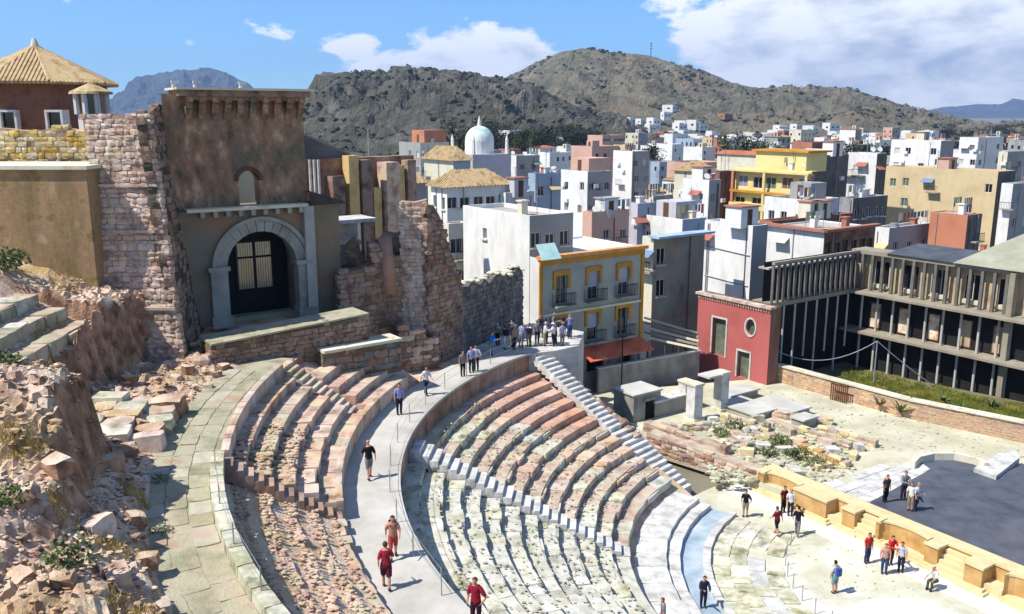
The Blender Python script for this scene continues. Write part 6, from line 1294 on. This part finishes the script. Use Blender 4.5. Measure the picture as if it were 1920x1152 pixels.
# ---- little houses climbing the foot of the hill: too small to show parts
cnt = 0; fm_ = []
for k in ('white', 'cream', 'grey', 'terracotta'):
    b = MB(); b.box(-.5, .5, -.5, .5, -1, 1); b.box(-.5, .1, -.5, .5, 1.0, 1.35); b.box(-.52, .52, -.52, -.5, .85, 1.02); b.box(-.3, -.12, -.51, -.5, .1, .5, 1); b.box(.12, .3, -.51, -.5, .1, .5, 1); b.box(-.51, -.5, -.25, 0, .1, .5, 1)
    fm_.append(b.mesh('hill_house', [ST[k], M_dark]))
while cnt < 140:
    px = rf.uniform(1085, 1720); s = rf.uniform(.0, .2)**1.0*(1.0 if rf.random() < .8 else 1.4); X, d, z = hz2(px, s); z = max(z, -.4); w_ = rf.uniform(7, 13); h_ = rf.uniform(2.2, 3.8); k = rf.choices(range(4), (70, 15, 10, 6))[0]; cnt += 1
    o = inst('hill_house', fm_[k], Matrix.Translation((X, d, z+h_*.5)) @ Matrix.Rotation(math.atan2(UD.y, UD.x)+rf.uniform(-.4, .4), 4, 'Z') @ Matrix.Diagonal((w_, w_*rf.uniform(.7, 1.1), h_, 1)))
    tag(o, 'tiny '+('white', 'cream', 'grey', 'reddish')[k]+' house at the foot of the bigger hill', 'house', 'houses at the foot of the hill')
# reddish block of flats below the hill
hs(1102, 1130, 1172, 254, 420, 'pink', 'reddish banded block of flats at the edge of the trees below the hill', mR='pink', winR=(8, 4, 1.6, 1.3), bits=0, maxl=40)
# ---- trees
M_leaf = [mat('tree_leaf_a', [(30, 40, 18), (52, 60, 28), (70, 76, 40)], .3, bump=0, rough=.9), mat('tree_leaf_b', [(24, 34, 24), (40, 50, 34), (58, 64, 44)], .3, bump=0, rough=.9)]
def tree_mesh(seed, m):
    rnd = random.Random(seed); t = MB(); t.cyl((0, 0, -.05), (0, 0, .45), .035, .022, 7)
    for k in range(5): a = k*1.3; t.cyl((0, 0, .35), (.25*math.cos(a), .25*math.sin(a), .68), .016, .006, 5)
    c = MB(); cl = [(Vector((rnd.gauss(0, .2), rnd.gauss(0, .2), rnd.uniform(.42, .92))), rnd.uniform(.12, .22)) for _ in range(14)]
    for p, r_ in cl:
        for _ in range(46):
            d = Vector((rnd.gauss(0, 1), rnd.gauss(0, 1), rnd.gauss(0, 1))).normalized()*r_*rnd.uniform(.55, 1.05); q = p+d; s = rnd.uniform(.02, .04); a1 = Vector((rnd.gauss(0, 1), rnd.gauss(0, 1), rnd.gauss(0, 1))).normalized(); a2 = a1.orthogonal().normalized(); c.poly([q-a1*s, q+a2*s*.7, q+a1*s, q-a2*s*.7])
    return t.mesh('trunk', mat('bark', [(70, 58, 44), (96, 82, 64)], 3, bump=.3)), c.mesh('crown', m)
TM = [tree_mesh(i, M_leaf[i % 2]) for i in range(6)]
def tree(X, Y, z, h, w, label, group, i):
    r_ = empty('tree', (X, Y, z), label, 'tree', group)
    for nm, me in zip(('trunk', 'crown'), TM[i % 6]):
        o = bpy.data.objects.new(nm, me); col.objects.link(o); o.parent = r_; o.scale = (w, w, h); o.rotation_euler.z = i*1.7
ti = 0
for i in range(70):
    px = rf.uniform(850, 1115); s_ = rf.uniform(.0, .16); X_, Y_, z_ = hz1(px, s_); tree(X_, Y_, max(z_, -.3)-.3, rf.uniform(9, 15), rf.uniform(10, 16), 'dark green tree in the grove below the nearer hill', 'grove below the nearer hill', i)
for i, (px, Y, h) in enumerate([(1368, 300, 15), (1385, 310, 17), (1402, 305, 15), (1420, 315, 14), (1436, 300, 13), (1560, 290, 13), (1580, 300, 14), (1602, 310, 13), (1625, 300, 14), (1648, 295, 13), (825, 230, 17), (838, 235, 18), (850, 240, 15), (1225, 330, 12), (1215, 340, 12), (1500, 330, 10), (1690, 330, 10), (1790, 400, 14), (1810, 410, 14), (1835, 400, 13), (1880, 380, 13), (1905, 390, 13), (1750, 420, 12), (1715, 410, 11)]):
    tree((px-960)/F*Y, Y, -.3, h, h*.85, 'dark tree standing among the distant town roofs', 'town trees', i)
for i in range(60):
    px = rf.uniform(1700, 2000); Y = rf.uniform(600, 1500); tree((px-960)/F*Y, Y, -.3, rf.uniform(9, 16), rf.uniform(14, 22), 'far dark tree on the plain near the right edge', 'trees of the far plain', i)
p = gp(1040, 470, 9); 
# roof garden plants on the white cottage roof, street furniture
# ================================================================== people
def figure(pose):
    """one continuous skinned body; returns verts, faces and a region per face"""
    p = dict(lean=0.0, stride=0.0, armL=(.02, .0), armR=(.02, .0), sit=0, head=0.0); p.update(pose)
    V = []; E_ = []; Rr = []; G = []
    def v(co, r, g, par=None):
        V.append(co); Rr.append(r); G.append(g)
        if par is not None: E_.append((par, len(V)-1))
        return len(V)-1
    ln = p['lean']; hz_ = .93 if not p['sit'] else .50
    pe = v((0, 0, hz_), (.155, .11), 'hip'); w = v((0, .02+ln*.3, hz_+.16), (.13, .10), 'torso', pe); c = v((0, .03+ln, hz_+.38), (.16, .115), 'torso', w); n0 = v((0, .03+ln*1.2, hz_+.50), (.085, .075), 'torso', c)
    n1 = v((0, .05+ln*1.3, hz_+.57), (.052, .055), 'neck', n0); h0 = v((0, .075+ln*1.4, hz_+.64), (.068, .08), 'head', n1); h1 = v((0, .07+ln*1.4, hz_+.73), (.078, .095), 'head', h0); h2 = v((0, .06+ln*1.4, hz_+.80), (.055, .07), 'head', h1)
    ends = []
    for s, arm in ((-1, p['armL']), (1, p['armR'])):
        sh = v((s*.175, .03+ln, hz_+.44), (.062, .06), 'sleeve', n0); out, fwd = arm[0], arm[1]; bend = arm[2] if len(arm) > 2 else .1
        el = v((s*(.215+out), .02+ln+fwd*.22, hz_+.17+abs(fwd)*.06), (.044, .044), 'arm', sh); wr_ = v((s*(.225+out*1.2-bend*.12), .05+ln+fwd*.40+bend*.2, hz_-.07+abs(fwd)*.12+bend*.3), (.032, .03), 'arm', el)
        d = Vector(V[wr_])-Vector(V[el]); d.normalize(); pm = v(tuple(Vector(V[wr_])+d*.07), (.036, .02), 'hand', wr_); ends.append((Vector(V[pm]), d, s))
    for s in (-1, 1):
        st = p['stride']*s
        hp = v((s*.09, 0, hz_-.07), (.098, .1), 'leg', pe)
        if p['sit']: kn = v((s*.11, .40, hz_-.02), (.065, .065), 'leg', hp); an = v((s*.11, .42, .09), (.042, .045), 'shin', kn)
        else: kn = v((s*.095, .03+st*.22, .50), (.064, .066), 'leg', hp); cf = v((s*.095, st*.30-.02, .33), (.055, .06), 'shin', kn); an = v((s*.09, st*.40-.03, .085+max(0, -st)*.06), (.037, .042), 'shin', cf)
        v((s*.10, V[an][1]+.13, .035), (.045, .03), 'foot', an); he = v((s*.09, V[an][1]-.04, .04), (.036, .035), 'foot', an)
    me = bpy.data.meshes.new('sk'); me.from_pydata(V, E_, []); o = bpy.data.objects.new('sk', me); col.objects.link(o)
    md = o.modifiers.new('s', 'SKIN'); md.use_smooth_shade = True; sk = me.skin_vertices[0].data
    for i, r in enumerate(Rr): sk[i].radius = r
    sk[0].use_root = True; s2 = o.modifiers.new('d', 'SUBSURF'); s2.levels = 1; s2.render_levels = 1
    dg = bpy.context.evaluated_depsgraph_get(); ev = o.evaluated_get(dg); m2 = bpy.data.meshes.new_from_object(ev)
    vs = [x.co.copy() for x in m2.vertices]; nr = [x.normal.copy() for x in m2.vertices]; fs = [tuple(q.vertices) for q in m2.polygons]
    bpy.data.objects.remove(o); bpy.data.meshes.remove(m2); bpy.data.meshes.remove(me)
    P = np.array(V); reg = []
    mids = np.array([((np.array(V[a])+np.array(V[b]))/2).tolist() for a, b in E_]); seg = [(np.array(V[a]), np.array(V[b]), G[b]) for a, b in E_]
    for f in fs:
        c_ = np.array([vs[i] for i in f]).mean(0); best = None
        for a, b_, g in seg:
            t = np.clip(np.dot(c_-a, b_-a)/max(1e-9, np.dot(b_-a, b_-a)), 0, 1); dd = np.linalg.norm(c_-a-(b_-a)*t)
            if best is None or dd < best[0]: best = (dd, g, t)
        g = best[1]
        if g == 'arm' and c_[2] > hz_+.24: g = 'sleeve'
        if g == 'hip' or (g == 'torso' and c_[2] < hz_+.02): g = 'hips'
        if g == 'leg' and not p['sit'] and c_[2] < .48: g = 'shin'
        reg.append(g)
    # fingers: four of unequal length and a thumb from the side of the palm
    for (q, d, s) in ends:
        a = d.orthogonal().normalized(); x = Vector((0, 1, 0))-d*d.y; x.normalize(); y = d.cross(x)
        for k, (off, L_) in enumerate(((-.024, .066), (-.008, .078), (.008, .072), (.023, .056), (.034, .05))):
            th = k == 4; b = MB(); st = q+x*off+d*(.0 if th else .022); m1 = st+(d*.55+(x*.7 if th else y*(-s)*.1))*L_*.6; en = m1+(d*.9+y*(-s)*.45)*L_*.5
            b.cyl(st, m1, .0095, .0085, 5); b.cyl(m1, en, .0085, .006, 5); n_ = len(vs); vs += [Vector(t_) for t_ in b.v]; nr += [Vector((0, 0, 1))]*len(b.v); fs += [tuple(i+n_ for i in f) for f in b.f]; reg += ['hand']*len(b.f)
    # nose and ears
    hc = Vector(V[h1]); b = MB(); b.cyl(hc+Vector((0, .085, -.005)), hc+Vector((0, .122, -.03)), .012, .017, 6)
    for s in (-1, 1): b.cyl(hc+Vector((s*.072, -.01, -.01)), hc+Vector((s*.092, -.022, -.008)), .024, .018, 6)
    n_ = len(vs); vs += [Vector(t_) for t_ in b.v]; nr += [Vector((0, 0, 1))]*len(b.v); fs += [tuple(i+n_ for i in f) for f in b.f]; reg += ['head']*len(b.f)
    return dict(v=vs, n=nr, f=fs, reg=reg, hz=hz_, head=hc)
POSES = {'stand': figure({}), 'walk': figure(dict(stride=.55, armL=(.03, .5, .3), armR=(.03, -.5, .1))), 'walk2': figure(dict(stride=-.5, lean=.03, armL=(.04, -.45, .15), armR=(.04, .5, .4))), 'photo': figure(dict(armL=(.02, .9, 1.0), armR=(.02, .9, 1.0), lean=.02)), 'hip': figure(dict(armL=(.12, .1, .6), armR=(.02, .1, .2), stride=.12)), 'sit': figure(dict(sit=1, lean=.1, armL=(.0, .8, .3), armR=(.0, .8, .3)))}
def sub(fig, regs, infl, zmin=None, zmax=None, test=None):
    use = {}; vs = []; fs = []
    for f, g in zip(fig['f'], fig['reg']):
        if g not in regs: continue
        c = sum((fig['v'][i] for i in f), Vector())/len(f)
        if zmin is not None and c.z < zmin: continue
        if zmax is not None and c.z > zmax: continue
        if test and not test(c): continue
        q = []
        for i in f:
            if i not in use: use[i] = len(vs); vs.append(fig['v'][i]+fig['n'][i]*infl)
            q.append(use[i])
        fs.append(tuple(q))
    return vs, fs
_cl = {}
def cloth(pname, key, m, regs, infl, **kw):
    k = (pname, key, m.name)
    if k not in _cl:
        vs, fs = sub(POSES[pname], regs, infl, **kw); b = MB(); b.add(vs, fs); me = b.mesh(key, m); me.polygons.foreach_set('use_smooth', [True]*len(me.polygons)); _cl[k] = me
    return _cl[k]
def fab(c): return mat('fabric_%d_%d_%d' % c, [tuple(max(0, int(x*.82)) for x in c), c], 6, rough=.9, bump=.1, bscale=30)
SKIN = [mat('skin_a', [(178, 124, 96), (196, 142, 114)], 4, rough=.6, bump=0), mat('skin_b', [(150, 100, 76), (170, 118, 92)], 4, rough=.6, bump=0)]
HAIR = {'dark': fab((36, 28, 22)), 'brown': fab((84, 60, 40)), 'grey': fab((150, 146, 140)), 'blond': fab((170, 138, 88)), 'bald': None, 'white': fab((214, 210, 204))}
SHOE = fab((52, 48, 46))
def person(x, y, z, heading, label, shirt, trousers, pose='stand', hair='dark', shorts=False, bag=None, h=1.72, skin=0, group=None, dress=False, hat=None):
    r_ = empty('person', (x, y, z), label, 'person', group); r_.rotation_euler.z = R(heading); fig = POSES[pose]; k = h/1.76; r_.scale = (k, k, k); hz_ = fig['hz']; hc = fig['head']
    def add(nm, me):
        o = bpy.data.objects.new(nm, me); col.objects.link(o); o.parent = r_; return o
    add('body', cloth(pose, 'body', SKIN[skin], {'hips', 'torso', 'neck', 'head', 'sleeve', 'arm', 'hand', 'leg', 'shin', 'foot', 'hip'}, 0))
    add('shirt', cloth(pose, 'shirt', shirt, {'torso', 'sleeve', 'hips'}, .022, zmin=hz_-.06, zmax=hz_+.52))
    if dress: add('skirt', cloth(pose, 'skirt', trousers, {'hips', 'leg', 'hip'}, .04))
    elif shorts: add('shorts', cloth(pose, 'shorts', trousers, {'hips', 'leg', 'hip'}, .016))
    else: add('trousers', cloth(pose, 'trousers', trousers, {'hips', 'leg', 'shin', 'hip'}, .014))
    add('shoes', cloth(pose, 'shoes', SHOE, {'foot'}, .01))
    if HAIR[hair]: add('hair', cloth(pose, 'hair', HAIR[hair], {'head', 'neck'}, .018, test=lambda c: c.z > hc.z+.035 or (c.y < hc.y-.015 and c.z > hc.z-.07)))
    if hat: b = MB(); b.cyl((0, hc.y, hc.z+.06), (0, hc.y, hc.z+.13), .1, .085, 12); b.cyl((0, hc.y, hc.z+.05), (0, hc.y, hc.z+.062), .16, .15, 14); add('hat', b.mesh('hat', hat))
    if bag: b = MB(); b.obox((0, -.19, hz_+.30), (.14, 0, 0), (0, .08, 0), (0, 0, .2)); b.obox((0, -.28, hz_+.22), (.1, 0, 0), (0, .03, 0), (0, 0, .1)); b.obox((-.1, .0, hz_+.46), (.02, 0, 0), (0, .17, 0), (0, 0, .02)); b.obox((.1, .0, hz_+.46), (.02, 0, 0), (0, .17, 0), (0, 0, .02)); add('backpack', b.mesh('backpack', bag))
    return r_
def pers(px, py, z, *a, **k): p = gp(px, py, z); return person(p.x, p.y, z, *a, **k)
bk, wh, nv, rd_, cr, lb, gy, kh, jn, bl = fab((22, 22, 24)), fab((222, 222, 220)), fab((36, 42, 66)), fab((200, 44, 44)), fab((150, 24, 52)), fab((146, 158, 200)), fab((120, 122, 124)), fab((150, 138, 112)), fab((54, 74, 108)), fab((36, 110, 196))
W = 7.2
pers(693, 898, W, 25, 'man in a black t-shirt and grey shorts walking on the grey walkway', bk, gy, 'walk', 'bald', shorts=True, h=1.8)
pers(725, 1104, W, 10, 'person in a dark red top and maroon skirt walking on the walkway near the bottom', fab((158, 36, 52)), fab((92, 28, 52)), 'walk2', 'brown', dress=True, h=1.68)
pers(738, 1048, W, 190, 'person in a pinkish tan top and red shorts walking just behind the red-topped walker', fab((196, 140, 116)), fab((186, 70, 60)), 'walk', 'dark', shorts=True, bag=bk, h=1.72)
pers(893, 1178, W, 160, 'person in a crimson shirt and dark trousers cut by the bottom edge', cr, fab((60, 20, 38)), 'hip', 'brown', h=1.78)
pers(749, 778, W, 200, 'man in a light blue shirt and dark trousers beside the rubble at the walkway edge', lb, nv, 'stand', 'dark', h=1.78)
pers(799, 741, W, 220, 'person in a white shirt and dark trousers alone on the walkway bend', wh, nv, 'walk', 'dark')
pers(868, 706, W, 200, 'person in a grey striped top left of the pair on the walkway', gy, bk, 'stand', 'dark', h=1.66)
pers(884, 699, W, 190, 'person in a pale blue shirt, left one of the close pair on the walkway', lb, nv, 'stand', 'brown')
pers(893, 696, W, 170, 'person in a white and blue shirt, right one of the close pair on the walkway', fab((190, 196, 216)), nv, 'hip', 'dark')
pers(921, 668, W, 230, 'person in a bright blue jacket with raised arms at the left end of the crowd', bl, gy, 'photo', 'dark')
crowd = [(938, 656, gy, bk, 'grey'), (948, 661, bk, wh, 'dark'), (958, 655, nv, kh, 'grey'), (968, 660, kh, nv, 'white'), (977, 655, lb, gy, 'dark'), (987, 652, fab((96, 96, 150)), kh, 'grey'), (997, 650, wh, bk, 'dark'), (1006, 645, gy, nv, 'brown'), (1016, 648, wh, kh, 'white'), (1025, 643, fab((60, 84, 150)), bk, 'dark'), (1036, 646, wh, nv, 'grey'), (1046, 641, fab((70, 74, 120)), nv, 'dark'), (1055, 644, lb, gy, 'brown'), (1063, 639, nv, bk, 'dark'), (1072, 641, fab((120, 124, 176)), jn, 'grey'), (962, 646, wh, nv, 'dark'), (1010, 637, nv, gy, 'grey'), (1040, 634, gy, bk, 'white')]
nm = {gy.name: 'grey', bk.name: 'black', nv.name: 'navy', kh.name: 'khaki', lb.name: 'light blue', wh.name: 'white'}
od = ['first', 'second', 'third', 'fourth', 'fifth', 'sixth', 'seventh', 'eighth', 'ninth', 'tenth', 'eleventh', 'twelfth', 'thirteenth', 'fourteenth', 'fifteenth']
for i, (px, py, s_, t_, hr) in enumerate(crowd):
    lab = 'person in a %s top, %s' % (nm.get(s_.name, 'violet blue'), od[i]+' from the left in the tour crowd' if i < 15 else ('behind the tour crowd, left part', 'behind the tour crowd, middle part', 'behind the tour crowd, right part')[i-15])
    pers(px+(i*37 % 11)-5, py+(i*53 % 13)-7, W, (i*77) % 360, lab, s_, t_, ('stand', 'hip', 'photo')[i % 3], hr, h=1.62+.04*(i % 5), hat=kh if i % 5 == 2 else (wh if i % 7 == 3 else None), bag=(nv if i % 4 == 1 else None), group='tour crowd on the walkway')
pers(1397, 969, .0, 150, 'person in black clothes alone beside the stage front near its far end', bk, kh, 'hip', 'dark', shorts=True)
pers(1468, 962, .0, 200, 'person in a dark red top at the back of the group by the curved niche', fab((88, 24, 30)), bk, 'stand', 'dark')
pers(1481, 968, .0, 160, 'person in a white top beside the dark red one by the curved niche', wh, nv, 'stand', 'blond')
pers(1456, 1004, .0, 30, 'person in a maroon shirt and dark shorts in the group before the curved niche', fab((120, 36, 44)), bk, 'walk', 'brown', shorts=True)
pers(1494, 1004, .0, 330, 'person in black top and grey trousers in the group before the curved niche', bk, gy, 'walk2', 'dark')
pers(1625, 1056, .0, 200, 'person in a bright red shirt and blue jeans by the stage front steps', rd_, fab((58, 62, 110)), 'stand', 'brown', h=1.76)
pers(1657, 1076, .0, 160, 'person in a pinkish top and blue jeans before the second niche', fab((196, 150, 136)), jn, 'stand', 'brown')
pers(1668, 1060, .0, 190, 'person in a red shirt half hidden behind the pinkish top', rd_, nv, 'photo', 'dark')
pers(1688, 1073, .0, 140, 'person in a grey and white top and dark trousers before the second niche', fab((190, 192, 200)), nv, 'stand', 'dark')
pers(1752, 1103, .0, 120, 'person with white top and green trousers sitting on the floor near the stairs', wh, fab((70, 82, 60)), 'sit', 'white')
pers(1564, 1112, .0, 20, 'person with a blue backpack standing alone on the orchestra floor', fab((190, 200, 204)), fab((120, 150, 156)), 'stand', 'dark', shorts=True, bag=fab((60, 90, 160)))
pers(1318, 1140, .04, 180, 'person in dark clothes standing in the blue water channel', nv, fab((44, 40, 60)), 'photo', 'dark')
pers(1243, 1186, .2, 90, 'person whose head just shows at the bottom edge near the channel', gy, bk, 'stand', 'brown')
Z3 = 1.3
pers(1659, 942, Z3, 200, 'person in dark clothes left of the group on the dark stage', fab((52, 54, 62)), bk, 'stand', 'dark')
pers(1693, 938, Z3, 180, 'tall person in grey at the back of the group on the dark stage', gy, nv, 'photo', 'brown', h=1.82)
pers(1706, 958, Z3, 150, 'person in a white shirt and shorts in front of the group on the stage', wh, kh, 'stand', 'brown', shorts=True)
pers(1716, 958, Z3, 210, 'person in a pale top and navy trousers at the right of the stage group', fab((200, 202, 210)), nv, 'hip', 'grey')
pers(1138, 722, 1.0, 200, 'person in a dark coat on the lane below the red awning', fab((40, 40, 44)), bk, 'stand', 'dark')
# ================================================================== railings, posts, street
def rail(label, pts_, h=1.0, name='railing', cable=True, group=None):
    r_ = empty(name, pts_[0], label, 'railing', group); prev = None
    for p in pts_:
        b = MB(); b.cyl(p, (p.x, p.y, p.z+h), .022, .022, 6); b.build('post', M_metal, r_)
        if prev is not None and cable:
            for f in (.5, .96): b = MB(); b.cyl((prev.x, prev.y, prev.z+h*f), (p.x, p.y, p.z+h*f), .009, .009, 4, caps=False); b.build('cable', M_metal, r_)
        prev = p
rail('slim steel post and cable railing along the inner edge of the grey walkway', [pol(27.55, t, 7.2) for t in range(142, 214, 6)])
rail('slim railing along the outer edge of the green path, low on the left', [pol(34.0, t, 10.6) for t in range(198, 215, 5)], .7)
rail('low rope posts around the paved ring of the orchestra', [pol(8.2, t, 0) for t in range(140, 205, 8)], .8, cable=False)
b = MB(); q = [gp(1110, 745, .4), gp(1310, 700, .4), gp(1310, 690, .4), gp(1100, 700, .4)]
sw = empty('lane_wall', gp(1125, 730, .6), 'grey wall along the lane below the balcony building', 'wall')
a_, c_ = gp(1120, 738, .6), gp(1308, 702, .6); d_ = c_-a_; u_ = d_.normalized(); n_ = Vector((u_.y, -u_.x, 0)); c = (a_+c_)/2
b = MB(); b.obox((c.x, c.y, 1.5), u_*d_.length/2, n_*.15, (0, 0, 1.2)); b.build('wall_face', M_cell, sw); b = MB(); b.obox((c.x, c.y, 2.75), u_*(d_.length/2+.1), n_*.22, (0, 0, .06)); b.build('coping', M_dust, sw)
for k in range(7): b = MB(); p = a_+u_*(d_.length*(k+.5)/7); b.cyl((p.x, p.y, 2.8), (p.x, p.y, 3.7), .03, .03, 6); b.build('fence_post', M_metal, sw)
p = gp(1165, 735, .6); b = MB(); b.cyl((p.x, p.y, .6), (p.x, p.y, 5.2), .06, .05, 8); b.obox((p.x, p.y, 5.25), UD*.3, VD*.12, (0, 0, .08)); o = b.build('street_lamp', M_iron); tag(o, 'thin dark lamp post by the lane wall below the awning', 'lamp')
p = gp(1145, 715, .8); b = MB(); b.cyl((p.x, p.y, .6), (p.x, p.y, 2.9), .45, .42, 14); o = b.build('round_kiosk', M_dust, smooth=False); tag(o, 'pale round stone pier at the top of the lane wall', 'pier')
# beams and scaffold over the excavation right of the awning
ex = empty('shelter_frame', gp(1240, 650, 3), 'low grey shelter roof of beams between balcony building and red pavilion', 'shelter')
for k in range(5):
    p0_, p1_ = at(1208, 596+k*9, 78-k*1.2), at(1310, 626+k*7, 75-k*1.2); b = MB(); b.cyl(p0_, p1_, .12, .12, 4); b.build('beam', M_beam if k % 2 else M_cop, ex)
for px in (1215, 1262, 1305): p = at(px, 640, 76); b = MB(); b.cyl((p.x, p.y, .3), (p.x, p.y, p.z), .1, .1, 6); b.build('post', M_col, ex)

# ================================================================== labels: say where look-alikes stand
def photo_x(o):
    p = o.matrix_basis.translation; zc = p.y*math.cos(PIT)-(p.z-H)*math.sin(PIT); return 960+F*p.x/max(zc, .1)
LM = ((830, 'behind the ruins'), (940, 'near the dome'), (1010, 'above the tall white wall'), (1110, 'behind the balcony building'), (1230, 'behind the derelict house'), (1370, 'left of the yellow building'), (1480, 'behind the yellow building'), (1560, 'right of the yellow building'), (1660, 'by the white tower'), (1760, 'behind the tan building'), (1850, 'near the wide white house'), (9999, 'at the right edge'))
tops = [o for o in col.objects if o.parent is None and o.get('label')]
for o in tops:
    if o.get('group') == 'distant town houses':
        k = {c.name.split('.')[0] for c in o.children}; n = sum(c.name.startswith('window') for c in o.children); col_ = o['label'].split()[1]
        ft = 'tiled' if any(c.name.startswith('roof') and len(c.children) for c in o.children) else 'with roof room' if 'penthouse' in k else 'with antenna' if 'antenna' in k else 'with chimney' if 'chimney' in k else 'plain'
        x = photo_x(o); lm = next(t for m_, t in LM if x < m_); far = 'far' if o.location.y > 330 else 'middle distance' if o.location.y > 200 else 'near'
        o['label'] = ('%s %s house %s, %s' % (far, col_, ft, lm)) if ft not in ('plain', 'tiled') else ('%s %s %s roofed %s house %s' % (far, 'plain' if ft == 'plain' else '', 'flat' if ft == 'plain' else 'tile', col_, lm)).replace('  ', ' ')
    elif o.get('group') == 'town trees': x = photo_x(o); o['label'] = 'dark tree among the town roofs, '+next(t for m_, t in LM if x < m_)
ORD = 'first second third fourth fifth sixth seventh eighth ninth tenth eleventh twelfth thirteenth fourteenth fifteenth sixteenth seventeenth eighteenth nineteenth twentieth'.split()
by = {}
for o in tops: by.setdefault(o['label'], []).append(o)
for l, os_ in by.items():
    if 1 < len(os_) <= 20 and len(l.split()) <= 12:
        os_.sort(key=photo_x)
        for i, o in enumerate(os_): o['label'] = l+', '+ORD[i]+' from the left'
